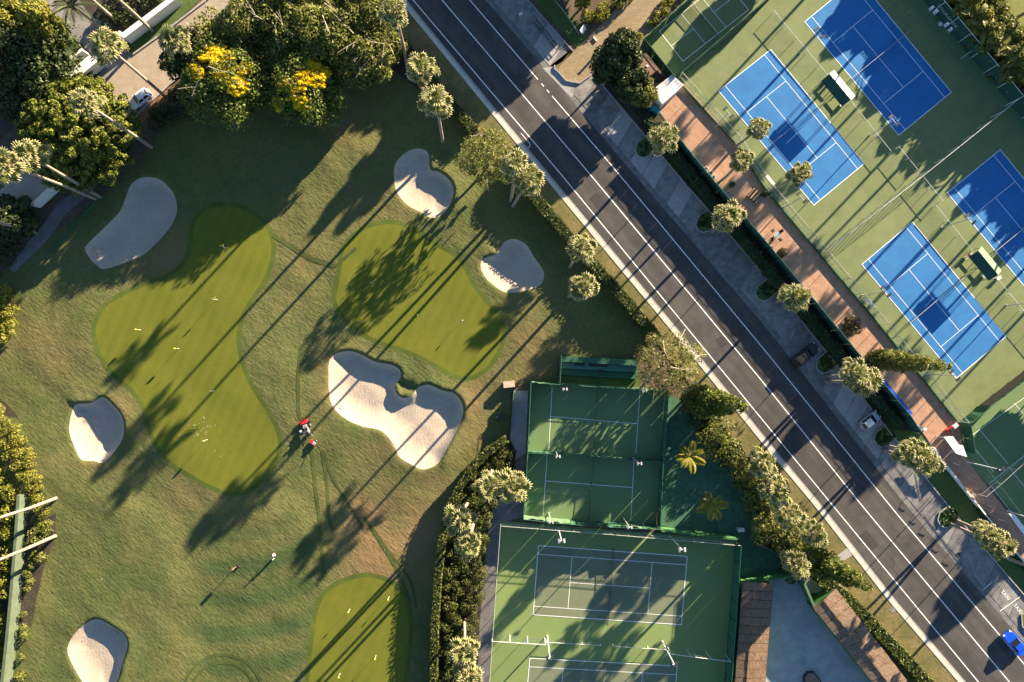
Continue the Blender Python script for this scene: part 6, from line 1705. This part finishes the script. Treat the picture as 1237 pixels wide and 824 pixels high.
# ------------------------------------------------------------------ cars
def car(px, py, yaw, label, body, L=4.3, Wd=1.78, Ht=1.5, kind='hatch', roofm=None, hood=None, group=None, z=0.01):
    b = W3(px, py, 0.8); root = empty('parked_car', (b.x, b.y, z), yaw, label, 'car', group)
    hw = Wd / 2; hz = 0.82 if kind != 'suv' else 0.98; bt = 0.92 if kind != 'suv' else 1.05
    # stations front (+x) to back: x, half width, top of the lower body
    st = [(L / 2, hw * 0.62, 0.56), (L / 2 - 0.10, hw * 0.80, 0.68), (L / 2 - 0.35, hw * 0.93, hz - 0.04), (L / 2 - 0.8, hw, hz + 0.02), (L * 0.20, hw, bt - 0.02), (0, hw, bt), (-L * 0.3, hw, bt), (-L / 2 + 0.35, hw * 0.96, bt - 0.02),
          (-L / 2 + 0.10, hw * 0.86, bt - 0.10), (-L / 2, hw * 0.72, bt - 0.25)]
    vs = []; fs = []; n = 8
    for x, w, t in st:
        zb = 0.24 if abs(x) < L / 2 - 0.15 else 0.34
        ring = [(-w * 0.9, zb), (-w, zb + 0.15), (-w, t - 0.14), (-w * 0.88, t), (w * 0.88, t), (w, t - 0.14), (w, zb + 0.15), (w * 0.9, zb)]
        vs += [(x, y, zz) for y, zz in ring]
    for i in range(len(st) - 1):
        for k in range(n): fs.append((i * n + k, (i + 1) * n + k, (i + 1) * n + (k + 1) % n, i * n + (k + 1) % n))
    fs.append(tuple(range(n))); fs.append(tuple((len(st) - 1) * n + k for k in range(n))[::-1])
    o = mesh_obj('body', vs, fs, [body], root, smooth=False)
    m = o.modifiers.new('bevel', 'BEVEL'); m.width = 0.05; m.segments = 2; m.limit_method = 'ANGLE'; m.angle_limit = 0.5
    # cabin
    xf, xr = (L * 0.21, -L / 2 + 0.25) if kind != 'sedan' else (L * 0.17, -L * 0.33)
    tf, tr = (xf - 0.72, xr + 0.38) if kind != 'sedan' else (xf - 0.70, xr + 0.62)
    wb, wt = hw * 0.90, hw * 0.70
    A = [(xf, -wb, bt - .02), (xf, wb, bt - .02), (xr, wb, bt - .02), (xr, -wb, bt - .02)]; B = [(tf, -wt, Ht), (tf, wt, Ht), (tr, wt, Ht), (tr, -wt, Ht)]
    o = mesh_obj('cabin', A + B, [(0, 1, 5, 4), (1, 2, 6, 5), (2, 3, 7, 6), (3, 0, 4, 7), (4, 5, 6, 7), (3, 2, 1, 0)], [body], root)
    m = o.modifiers.new('bevel', 'BEVEL'); m.width = 0.07; m.segments = 3
    if roofm: 
        MB().prism([(tf - 0.08, -wt * 0.94), (tf - 0.08, wt * 0.94), (tr + 0.08, wt * 0.94), (tr + 0.08, -wt * 0.94)], Ht + 0.002, Ht + 0.02).build('roof_panel', [roofm], root)
    def glass(name, quad, u=0.07, v=0.10):
        q = [Vector(p) for p in quad]; c = sum(q, Vector()) / 4; nrm = (q[1] - q[0]).cross(q[3] - q[0]).normalized()
        if nrm.dot(c - Vector((0, 0, 0.9))) < 0: nrm = -nrm
        g = [p.lerp(c, 0.0) for p in q]
        def bl(s, t): return (g[0] * (1 - s) + g[1] * s) * (1 - t) + (g[3] * (1 - s) + g[2] * s) * t + nrm * 0.012
        qq = [bl(u, v), bl(1 - u, v), bl(1 - u, 1 - v), bl(u, 1 - v)]
        vv = [tuple(p) for p in qq] + [tuple(p - nrm * 0.03) for p in qq]
        mesh_obj(name, vv, [(0, 1, 2, 3), (7, 6, 5, 4), (0, 4, 5, 1), (1, 5, 6, 2), (2, 6, 7, 3), (3, 7, 4, 0)], ['glass'], root)
    glass('windscreen', [A[0], A[1], B[1], B[0]], 0.05, 0.05); glass('rear_window', [A[3], A[2], B[2], B[3]], 0.14, 0.16)
    for s, (i, j) in ((1, (1, 2)), (-1, (0, 3))):
        a0, a1, b0, b1 = Vector(A[i]), Vector(A[j]), Vector(B[i]), Vector(B[j])
        glass('side_window', [a0.lerp(a1, 0.04), a0.lerp(a1, 0.50), b0.lerp(b1, 0.47), b0.lerp(b1, 0.03)], 0.05, 0.14); glass('side_window', [a0.lerp(a1, 0.53), a0.lerp(a1, 0.94), b0.lerp(b1, 0.96), b0.lerp(b1, 0.50)], 0.05, 0.14)
    for sx in (L * 0.31, -L * 0.30):
        for s in (-1, 1):
            wq = MB().tube([(sx, s * (hw - 0.20), 0.32), (sx, s * (hw + 0.012), 0.32)], 0.32, 16).build('wheel', ['black'], root); MB().tube([(sx, s * (hw - 0.1), 0.32), (sx, s * (hw + 0.022), 0.32)], 0.19, 12).build('rim', ['grey_metal'], wq)
    for s in (-1, 1):
        MB().box((L / 2 - 0.16, s * hw * 0.66, 0.66), (0.24, 0.30, 0.13), -s * 0.5).build('headlight', ['lamp_glass'], root)
        MB().box((-L / 2 + 0.05, s * hw * 0.70, bt - 0.20), (0.14, 0.26, 0.2), s * 0.35).build('tail_light', ['tail_glass'], root)
        MB().box((xf - 0.22, s * (hw + 0.07), bt + 0.03), (0.14, 0.2, 0.12)).build('wing_mirror', [body], root)
    MB().box((L / 2 - 0.02, 0, 0.5), (0.05, hw * 0.9, 0.12)).build('grille', ['grille'], root)
    if hood: MB().box((L * 0.34, 0, hz + 0.055), (0.9, hw * 1.6, 0.03), 0, 0, 0, 0.09).build('bonnet', [hood], root)
    return root
car(168.5, 119, math.radians(219), 'white hatchback driving down the tan street', 'white_car', 3.9, 1.72, 1.5)
car(973, 429, math.radians(219 + 180), 'black estate car parked in the second bay below the island', 'black_car', 4.7, 1.85, 1.55, 'suv', roofm='black_car')
car(1051, 508, math.radians(39), 'small silver car with a cream roof parked in a bay', 'silver_car', 3.7, 1.7, 1.6, 'suv', roofm='cream_car')
car(1227, 777.5, math.radians(-50 + 180), 'bright blue car driving along the road edge', 'blue_car', 4.4, 1.8, 1.45, 'sedan')
car(46, 17, math.radians(-52), 'white car mostly hidden under the yellow lit tree on the driveway', 'white_car', 4.3, 1.75, 1.45, 'sedan')

# ================================================================== HEDGES, SHRUBS, TREES
hedge([(462, 20), (482, 50), (515, 92), (548, 133), (573, 161)], 1.6, 2.2, 'golf hedge above the tall cedar like tree by the road', group=None, ragged=0.1)
hedge([(618, 212), (640, 236), (668, 268), (716, 322), (752, 362), (792, 410)], 1.7, 2.4, 'long clipped hedge between the golf lawn and the road verge', ragged=0.06)
hedge([(984, 694), (1017, 718), (1062, 765), (1118, 824), (1150, 860)], 1.9, 2.0, 'clipped hedge between the felt roof and the road verge', ragged=0.05, tint=(0.4, 0.3))
hedge([(611, 529), (590, 544), (571, 563), (556, 586), (546, 606), (541, 622), (536, 650), (531, 690), (527.5, 745), (526, 800), (526, 850)], 1.15, 2.6, 'narrow clipped hedge along the golf side of the shrub bed', ragged=0.03, tint=(0.35, 0.3))
# tall planting along the promenade
hedge([(781, 150), (812, 189), (834, 216), (870, 262), (910, 310), (952, 361), (996, 412), (1038, 463), (1080, 514)], 1.3, 1.9, 'dark ivy hedge under the green screen fence of the promenade', 'ivy', 26, 0.17, ragged=0.15)
hedge([(1180, 612), (1195, 632), (1240, 688)], 0.8, 0.8, 'low hedge by the last stretch of promenade', 'ivy', 20, 0.14)
thicket([(726, 88), (790, 134), (850, 214), (930, 306), (1100, 510), (1090, 512), (1055, 478), (935, 345), (818, 206), (790, 170), (722, 94)], 0.35, 'low dark ground cover under the promenade hedge', 'ivy', 1.6, 0.6, 60, 0.15, cat='ground cover', kind='stuff')
thicket([(612, 526), (622, 546), (619, 566), (592, 616), (585, 672), (578, 758), (577, 850), (532, 850), (533, 760), (537, 700), (544, 645), (548, 610), (560, 582), (580, 553)], 2.1, 'dense shrub bed between the curved lawn edge and the gravel path', 'hedge', 1.25, 0.85, 170, 0.14, tint=(0.25, 0.25))
thicket([(0, 484), (16, 503), (40, 542), (54, 576), (63, 606), (60, 625), (40, 600), (20, 560), (0, 540), (-30, 520), (-40, 480)], 1.9, 'yellow green hedge bank left of the shield shaped bunker', 'lime', 1.2, 0.8, 110, 0.15, cat='hedge')
thicket([(62, 620), (61, 648), (50, 680), (40, 720), (33, 760), (30, 840), (24, 840), (30, 740), (40, 660), (44, 625)], 1.3, 'brown green hedge between the lawn edge and the pale green wall', 'olive', 1.1, 0.7, 90, 0.15, cat='hedge')
thicket([(0, 560), (25, 590), (28, 640), (20, 700), (10, 760), (8, 850), (-40, 850), (-40, 560)], 2.2, 'yellow green shrubs beyond the pale green wall', 'lime', 1.5, 1.0, 90, 0.2)
thicket([(690, 18), (700, 24), (712, 32), (730, 26), (752, 8), (766, -8), (750, -12), (730, 8), (714, 18), (700, 14)], 1.5, 'yellow green hedge round the garden bed by the dirt drive', 'lime', 1.1, 0.75, 110, 0.16, cat='hedge')
thicket([(770, 48), (778, 40), (830, -4), (850, -20), (835, -24), (800, 4), (772, 34)], 1.0, 'low scrub between the dirt drive and the pickleball court', 'lime', 1.3, 0.7, 70, 0.15)
thicket([(200, 118), (242, 76), (262, 100), (240, 140), (212, 150), (180, 158), (160, 176), (152, 168), (178, 146)], 1.4, 'dark shrubs between the mulch bed and the golf lawn', 'dark_leaf', 1.5, 0.9, 80, 0.18)
thicket([(150, 58), (118, 24), (140, -10), (215, -20), (205, -6), (142, 42)], 1.6, 'dark garden shrubs behind the broad white wall', 'dark_leaf', 1.7, 1.0, 70, 0.2)
thicket([(-10, 262), (18, 250), (50, 258), (78, 240), (100, 216), (60, 222), (66, 214), (120, 200), (122, 214), (70, 240), (46, 276), (16, 322), (-20, 340)], 1.5, 'dark undergrowth round the sandy path by the kidney bunker', 'dark_leaf', 1.6, 0.9, 70, 0.2)
thicket([(0, 350), (14, 352), (26, 372), (20, 400), (4, 418), (-20, 420), (-20, 350)], 2.4, 'yellow green bush at the picture edge left of the long green', 'lime', 1.3, 0.9, 110, 0.2, cat='bush')
for x, y, rr, h, lf, l in ((850, 492, 20, 3.0, 'dark_leaf', 'dark shrub at the upper end of the road shrubs'), (866, 527, 22, 3.2, 'olive', 'rounded olive shrub below the dark conifer'), (882, 545, 18, 2.6, 'hedge', 'green shrub between the olive shrub and the first palm head'),
                           (905, 575, 20, 2.8, 'olive', 'shrub under the topmost palm head of the road group'), (918, 600, 20, 2.8, 'olive', 'shrub beside the second palm head of the road group'), (932, 632, 24, 3.0, 'olive', 'large olive shrub inside the bend of the road palms'),
                           (952, 652, 20, 2.8, 'olive', 'shrub between the two lowest palm heads of the road group'), (1031, 393, 11, 2.0, 'rust_leaf', 'bronze leaved bush on the promenade above the cypress'), (945, 305, 5, 1.0, 'rust_leaf', 'tiny reddish bush on the promenade near the round table'),
                           (102, 84, 12, 1.4, 'dark_leaf', 'dark clipped bush in front of the white gate house'), (84, 56, 13, 0.9, 'dark_leaf', 'low dark bush in the bend of the driveway'), (960, 690, 12, 2.2, 'olive', 'small shrub at the lowest road palm')):
    shrub(x, y, rr, h, l, lf, int((14 if lf == 'rust_leaf' else 40) * rr) + (100 if lf == 'rust_leaf' else 300))

tree(80, 155, 74, 9.0, 'big round dense tree standing over the tan street', leaf='ficus', nb=420, nl=22000, lsize=0.24, crown=0.72, br=0.62, tint=(0.25, 0.3), spread=0.98)
tree(30, 62, 52, 8.5, 'large dark tree left of the driveway', leaf='dark_leaf', nb=40, nl=6000, lsize=0.32, crown=0.65)
tree(48, 28, 24, 10.5, 'yellow lit tree overhanging the white car on the driveway', leaf='lime', nb=16, nl=1500, lsize=0.32)
tree(8, 18, 22, 9.5, 'yellow lit tree at the corner of the picture', leaf='lime', nb=14, nl=1200, lsize=0.32)
tree(20, 120, 30, 6.0, 'dark tree between the flat house and the dark yard', leaf='dark_leaf', nb=18, nl=2500, lsize=0.3)
tree(14, 262, 26, 5.5, 'dark rounded tree below the flat tan house', leaf='dark_leaf', nb=18, nl=2600, lsize=0.28)
tree(224, 66, 30, 7.0, 'dark leaved tree under the palm head by the street', leaf='dark_leaf', nb=26, nl=3600, lsize=0.3, tint=(0.3, 0.3))
tree(262, 42, 30, 7.5, 'thin olive tree arching over the street', leaf='olive', nb=20, nl=1500, lsize=0.26, bare=5)
tree(272, 98, 50, 8.8, 'acacia in yellow bloom nearest the street', leaf='acacia', nb=36, nl=6500, lsize=0.26, blossom=[(-1.2, 3.5, 1.8), (0.4, 2.4, 1.6), (1.2, 0.3, 1.6), (2.6, -1.6, 1.4), (-4.2, 1.2, 0.9), (3.4, 1.2, 1.0), (-3.0, 0.2, 0.8)], bare=6)
tree(366, 104, 46, 8.3, 'acacia in yellow bloom beside the open lawn', leaf='acacia', nb=36, nl=6500, lsize=0.26, blossom=[(1.5, 1.2, 1.5), (2.2, 2.4, 1.0), (-0.6, -1.6, 1.5), (-2.2, -0.6, 1.0), (0.4, -3.4, 1.1), (2.6, 0.0, 1.1), (-3.2, -3.0, 0.8), (0.6, 0.2, 1.2), (3.4, 1.4, 0.9)])
tree(318, 96, 30, 7.0, 'green tree filling the gap between the two yellow acacias', leaf='acacia', nb=18, nl=2600, lsize=0.26)
for x, y, rr, h, n, l in ((300, 30, 34, 8.6, 3200, 'olive green tree between the street and the tall pines'), (345, 28, 40, 9.0, 5200, 'broad olive tree with bare twigs behind the second acacia'), (395, 40, 44, 9.6, 6200, 'tallest olive tree in the middle of the grove'),
                          (440, 66, 34, 8.8, 4600, 'olive tree at the lawn side of the grove with bare twigs'), (440, 12, 36, 9.6, 4600, 'olive tree at the road side of the grove'), (355, -22, 40, 9.5, 3500, 'olive tree cut off at the top of the grove'), (470, 50, 20, 6.0, 1400, 'small olive tree beside the palm trunk at the grove end')):
    tree(x, y, rr, h, l, leaf='olive', nb=34, nl=n, lsize=0.30, bare=7, aspect=0.45, name='olive_tree', group=None)
tree(587, 186, 33, 10.5, 'airy cedar like tree beside the golf hedge and the road', leaf='olive', nb=40, nl=2500, lsize=0.24, crown=0.75, br=1.15, aspect=0.4, bare=4, tint=(0.25, 0.2), inner=0.04)
tree(810, 440, 42, 7.5, 'pale feathery tree overhanging the bleachers and the verge', leaf='pale_leaf', nb=64, nl=3900, lsize=0.22, crown=0.7, br=1.0, aspect=0.35, tint=(0.35, 0.3), bare=8, inner=0.03)
tree(752, 60, 24, 8.0, 'dark tree at the edge of the dirt drive', leaf='dark_leaf', nb=20, nl=3200, lsize=0.28)
tree(738, 78, 22, 7.0, 'dark tree behind the kerb end of the dirt drive', leaf='dark_leaf', nb=18, nl=2600, lsize=0.28)
tree(762, 98, 22, 6.0, 'dark tree below the brown hut', leaf='dark_leaf', nb=18, nl=2400, lsize=0.26)
tree(778, 112, 16, 5.0, 'small dark green tree touching the white shed', leaf='olive', nb=14, nl=1300, lsize=0.24)
conifer((832, 482), (903, 492), 15.0, 2.4, 'dark spreading conifer pointing at the road', nl=6500, power=0.55, z0=2.0)
conifer((968, 668), (1053, 711), 17.5, 2.3, 'tall dark conifer leaning over the courtyard gate', nl=8500, power=0.6, z0=1.5)
conifer((1050, 433), (1151, 443), 20.0, 1.55, 'slender cypress reaching across the promenade to the blue court', 'olive', nl=6500, lsize=0.30, power=0.5, z0=2.0, layers=30, asp=0.2, jit=1.2)

# ------------------------------------------------------------------ palms
GP = 'tall fan palms round the golf lawn'
NWP = [((130, 57), (200, 117), None, 'fan palm with its head over the driveway mouth and trunk crossing the street'), ((210, 49), (237, 78), 13, 'fan palm with its head above the dark leaved tree by the street'), ((104, 125), (183, 178), None, 'fan palm with its head over the big round tree'),
       ((36, 188), (121, 238), None, 'upper of two fan palms crossing above the kidney bunker'), ((10, 200), (117, 241), None, 'lower of two fan palms crossing above the kidney bunker'), ((-24, 78), (30, 110), None, 'fan palm whose trunk leaves the picture by the dark yard'),
       ((-58, 253), (45, 281), None, 'fan palm whose trunk leaves the picture by the sandy path'), ((-32, 634), (68, 602), None, 'upper of two pale palm trunks leaving the picture over the yellow hedge'), ((-36, 690), (66, 648), None, 'lower of two pale palm trunks leaving the picture over the yellow hedge'),
       ((108, -32), (184, 37), None, 'palm trunk rising over the broad white garden wall'), ((78, -30), (139, 24), None, 'palm trunk rising over the dark garden shrubs'), ((266, -50), (316, 20), None, 'palm trunk at the top edge beside the tan street')]
for t, b, h, l in NWP: fan_palm(t, b, h, l, GP)
for t, b, h, l in [((477, 14), (491, 75), None, 'fan palm at the end of the grove with its head over the kerb'), ((507, 84), (516, 140), None, 'middle fan palm of the three beside the upper verge'), ((527, 122), (535, 171), None, 'lowest fan palm of the three beside the upper verge'),
                   ((622, 197), (617, 243), 16.5, 'left fan palm of the pair at the head of the long hedge'), ((637, 217), (620, 249), 15.5, 'right fan palm of the pair at the head of the long hedge'), ((702, 300), (689, 322), 14, 'fan palm growing through the long hedge halfway down'), ((704, 348), (687, 358), 13, 'fan palm on the lawn side of the long hedge')]:
    fan_palm(t, b, h, l, GP)
GB = 'fan palms in the shrub bed by the tennis courts'
for t, b, h, l in [((591, 586), None, 13.5, 'left fan palm of the pair nearest the paddle courts'), ((621, 587), None, 13.5, 'right fan palm of the pair, overhanging the paddle court fence'), ((556, 627), (566, 606), 13.5, 'upper fan palm of the pair beside the narrow hedge'), ((566, 658), None, 13, 'lower fan palm of the pair beside the narrow hedge'),
                   ((562, 786), (561, 749), 11.5, 'upper fan palm at the bottom of the shrub bed'), ((566, 817), (548, 792), 11.5, 'lower fan palm at the bottom of the shrub bed, cut by the picture')]:
    fan_palm(t, b, h, l, GB)
GR = 'fan palms in the road shrubs'
for t, b, h, l in [((921, 561), (906, 580), 9, 'topmost fan palm head of the road shrub group'), ((938, 589), (920, 598), 9, 'second fan palm head of the road shrub group'), ((953, 621), None, 9, 'third fan palm head of the road shrub group'), ((983, 645), None, 9, 'fan palm head of the road shrub group nearest the road'), ((962, 681), (946, 668), 9, 'lowest fan palm head of the road shrub group, by the gate')]:
    fan_palm(t, b, h, l, GR)
GI = 'fan palms on the parking islands'
for t, b, h, l in [((802, 167), (786, 187), 8.5, 'fan palm on the island nearest the white shed'), ((880, 262), (860, 280), 9, 'fan palm on the island beside the brick seat group'), ((962, 358), (937, 365), 9, 'fan palm on the island between two empty bays'),
                   ((1031, 451), (1000, 455), 10.5, 'left fan palm of the pair on the island below the black car'), ((1045, 461), (998, 461), 10.0, 'right fan palm of the pair on the island below the black car'), ((1101, 547), (1070, 538), 10.5, 'upper fan palm of the pair on the island below the cream roofed car'),
                   ((1119, 558), (1066, 543), 10.5, 'lower fan palm of the pair on the island below the cream roofed car'), ((1191, 645), (1155, 629), 9.5, 'upper fan palm of the pair on the island by the painted bays'), ((1209, 660), (1148, 633), 9.5, 'lower fan palm of the pair on the island by the painted bays')]:
    fan_palm(t, b, h, l, GI)
GC = 'fan palms leaning over the blue court'
for t, b, h, l in [((917, 155), (886, 179), 10, 'upper fan palm leaning over the corner of the sunlit blue court'), ((895, 193), (868, 221), 10, 'fan palm leaning over the bricks from the hedge side'), ((966, 210), (932, 231), 10, 'lower fan palm leaning over the corner of the sunlit blue court')]:
    fan_palm(t, b, h, l, GC, n=26, s=0.92, r0=0.2)
feather_palm(833, 551, 4.5, 'yellowish feather palm in the cracked yard, nearest the conifer', 7, 2.4, group='feather palms in the cracked yard', a0=0.5)
feather_palm(859, 610, 4.5, 'yellowish feather palm in the cracked yard, nearest the green wall', 7, 2.4, group='feather palms in the cracked yard', a0=0.9)
feather_palm(86, 6, 8, 'green feather palm hanging over the grey driveway', 11, 3.0, 'feather_dark', droop=0.7)
feather_palm(101, 84, 1.2, 'small dark cycad like palm against the white gate house', 14, 1.3, 'feather_dark', droop=0.5)
feather_palm(703, 4, 1.5, 'small yellow palm in the dark garden bed by the dirt drive', 8, 1.2, 'feather', droop=0.5)
# broad leaved screen plants behind the seating strip
for ((ix, iy), nm) in isl:
    ux, uy = -0.77, 0.638; vx, vy = 0.638, 0.77
    thicket([(ix + ux * u + vx * v, iy + uy * u + vy * v) for u, v in ((-2, -7), (12, -7), (18, -3), (20, 3), (17, 7), (11, 10), (-2, 10))], 0.3, 'dark leafy ground cover on the palm island ' + ordn[nm], 'ivy', 0.7, 0.32, 45, 0.12, name='ground_cover', cat='ground cover', group='ground cover on the palm islands')
def broad_plant(px, py, h, label, n=26, leaf='banana', L=1.7):
    base = vertical_base((px, py), h); b = W3(*base, 0); root = empty('broad_leaved_plant', (b.x, b.y, 0), 0, label, 'plant', 'broad leaved plants behind the seating strip')
    mb = MB()
    for k in range(5): mb.tube([(random.uniform(-.4, .4), random.uniform(-.4, .4), 0), (random.uniform(-.9, .9), random.uniform(-.9, .9), h * 0.75)], [0.12, 0.07], 6)
    mb.build('stem', ['bark'], root)
    for k in range(n):
        a = random.uniform(0, 6.283); el = random.uniform(-0.1, 1.1); q = L * random.uniform(0.7, 1.2); w = 0.24 * q; V = []; F = []; T = []
        o = Vector((random.uniform(-.9, .9), random.uniform(-.9, .9), h * random.uniform(0.55, 0.95)))
        for i in range(6):
            t = i / 5; ww = w * math.sin(math.pi * (0.08 + 0.9 * t)) ; r = q * (t * math.cos(el) ) ; z = q * (t * math.sin(el) - 0.45 * t * t)
            c = o + Vector((math.cos(a) * r, math.sin(a) * r, z)); s = Vector((-math.sin(a), math.cos(a), 0)) * ww
            V += [c - s + Vector((0, 0, 0.06)), c, c + s + Vector((0, 0, 0.06))]; T += [0.3 + 0.5 * random.random(), 0.8, 0.3 + 0.5 * random.random()]
            if i: F += [(3 * i - 3, 3 * i, 3 * i + 1, 3 * i - 2), (3 * i - 2, 3 * i + 1, 3 * i + 2, 3 * i - 1)]
        mesh_obj('broad_leaf', V, F, [leaf], root, attrs={'tint': T})
wordz = ['beside the white lettering', 'just below the white lettering', 'above the white crossing rail', 'level with the white crossing rail', 'below the white crossing rail', 'above the grey lower rail', 'beside the grey lower rail', 'at the right picture edge', 'at the top edge above the lettering']
for (x, y), wd in zip(((1152, 14), (1166, 30), (1180, 44), (1190, 60), (1202, 70), (1214, 84), (1226, 98), (1238, 112), (1146, -4)), wordz):
    broad_plant(x + 16, y - 12, 4.8, 'broad leaved plant behind the screen fence ' + wd, 24)
for i, (x, y) in enumerate(((1096, -72), (1111, -54), (1126, -36), (1141, -18), (1153, 0), (1166, 16), (1179, 32), (1192, 48), (1206, 63), (1219, 79), (1232, 95), (1245, 111), (1258, 127), (1273, 144), (1288, 162), (1303, 180), (1318, 198))):
    shrub(x + 20, y - 15, 15, 5.0 + 0.5 * math.sin(i * 2.1), ('big olive bush of the screen row ' + ['furthest beyond the top edge', 'second beyond the top edge', 'third beyond the top edge', 'fourth, nearest the top edge', 'just above the white lettering', 'beside the white lettering', 'below the white lettering', 'above the crossing rail', 'beside the crossing rail', 'under the crossing rail', 'above the lower grey rail', 'along the lower grey rail', 'near the picture edge', 'at the picture edge', 'first outside the picture edge', 'second outside the picture edge', 'third outside the picture edge', 'fourth outside the picture edge', 'last outside the picture edge'][i]), 'olive', 1300, 0.26, name='screen_bush', cat='bush', group='big bushes behind the screen fence', nb=12)
for (x, y, rr, h, lf), wd in zip(((1195, 42, 16, 5.5, 'olive'), (1182, 22, 16, 5.0, 'lime'), (1225, 76, 18, 5.5, 'olive'), (1168, 6, 14, 5.0, 'lime')), ('middle olive bush between the screen fence and the sunny lawn', 'yellow green bush between the screen fence and the sunny lawn', 'lower olive bush between the screen fence and the sunny lawn', 'topmost yellow green bush between the screen fence and the sunny lawn')):
    shrub(x, y, rr, h, wd, lf, 1100, 0.28)

# ------------------------------------------------------------------ trees just outside the frame whose shadows fall into it
for k, (x, y, rr, h, l) in enumerate(((672, -79, 16, 13.5, 'tall slim tree beyond the top edge, nearer the road'), (698, -72, 15, 13.0, 'tall slim tree beyond the top edge, nearer the dirt drive'), (740, -78, 32, 8.0, 'leafy tree beyond the top edge by the dirt drive'), (705, -95, 50, 10.0, 'leafy tree beyond the top edge by the bus pad'), (755, -145, 54, 11.0, 'large leafy tree far beyond the top edge by the bus pad'),
                                 (670, -165, 56, 11.0, 'large leafy tree far beyond the top edge by the road'), (720, -210, 56, 12.0, 'largest leafy tree far beyond the top edge by the road'), (975, -95, 20, 7.0, 'small leafy tree beyond the top edge between the courts'),
                                 (1370, 440, 26, 7.0, 'leafy tree beyond the picture edge by the banner'))):
    tree(x, y, rr, h, l, leaf='olive', nb=26, nl=3000, lsize=0.45)
for (bx, by, h), l in zip(((1219, 27, 13), (1230, 53, 12), (1262, 92, 13), (1282, 124, 12), (1303, 150, 14), (1326, 178, 12), (1348, 206, 13), (1370, 234, 14), (1180, -28, 12), (1150, -62, 13), (1118, -100, 12), (1082, -120, 13)),
                       ('fan palm trunk on the sunny lawn at the corner, upper of two', 'fan palm trunk on the sunny lawn at the corner, lower of two', 'first fan palm of the row beyond the right edge', 'second fan palm of the row beyond the right edge', 'third fan palm of the row beyond the right edge', 'fourth fan palm of the row beyond the right edge'
                        ,'fifth fan palm of the row beyond the right edge', 'sixth fan palm of the row beyond the right edge', 'first fan palm of the row beyond the top edge', 'second fan palm of the row beyond the top edge', 'third fan palm of the row beyond the top edge', 'last fan palm of the row beyond the top edge')):
    k = CAM_H / (CAM_H - h)
    fan_palm((NX + (bx - NX) * k + random.uniform(-6, 6), NY + (by - NY) * k + random.uniform(-6, 6)), (bx, by), h, l, 'fan palms beyond the courts', n=24, s=1.1)
tree(1292, 462, 22, 6.0, 'low leafy tree beyond the picture edge by the banner', leaf='olive', nb=22, nl=2600, lsize=0.4)
tree(1335, 545, 30, 6.0, 'low leafy tree beyond the picture edge by the small courts', leaf='olive', nb=22, nl=2600, lsize=0.4)
tree(1440, 500, 24, 12.0, 'tall leafy tree far beyond the picture edge by the small courts', leaf='olive', nb=20, nl=2500, lsize=0.4)
fan_palm((1280, 700), None, 11, 'fan palm beyond the picture edge by the blue car', 'fan palms beyond the courts', n=24)
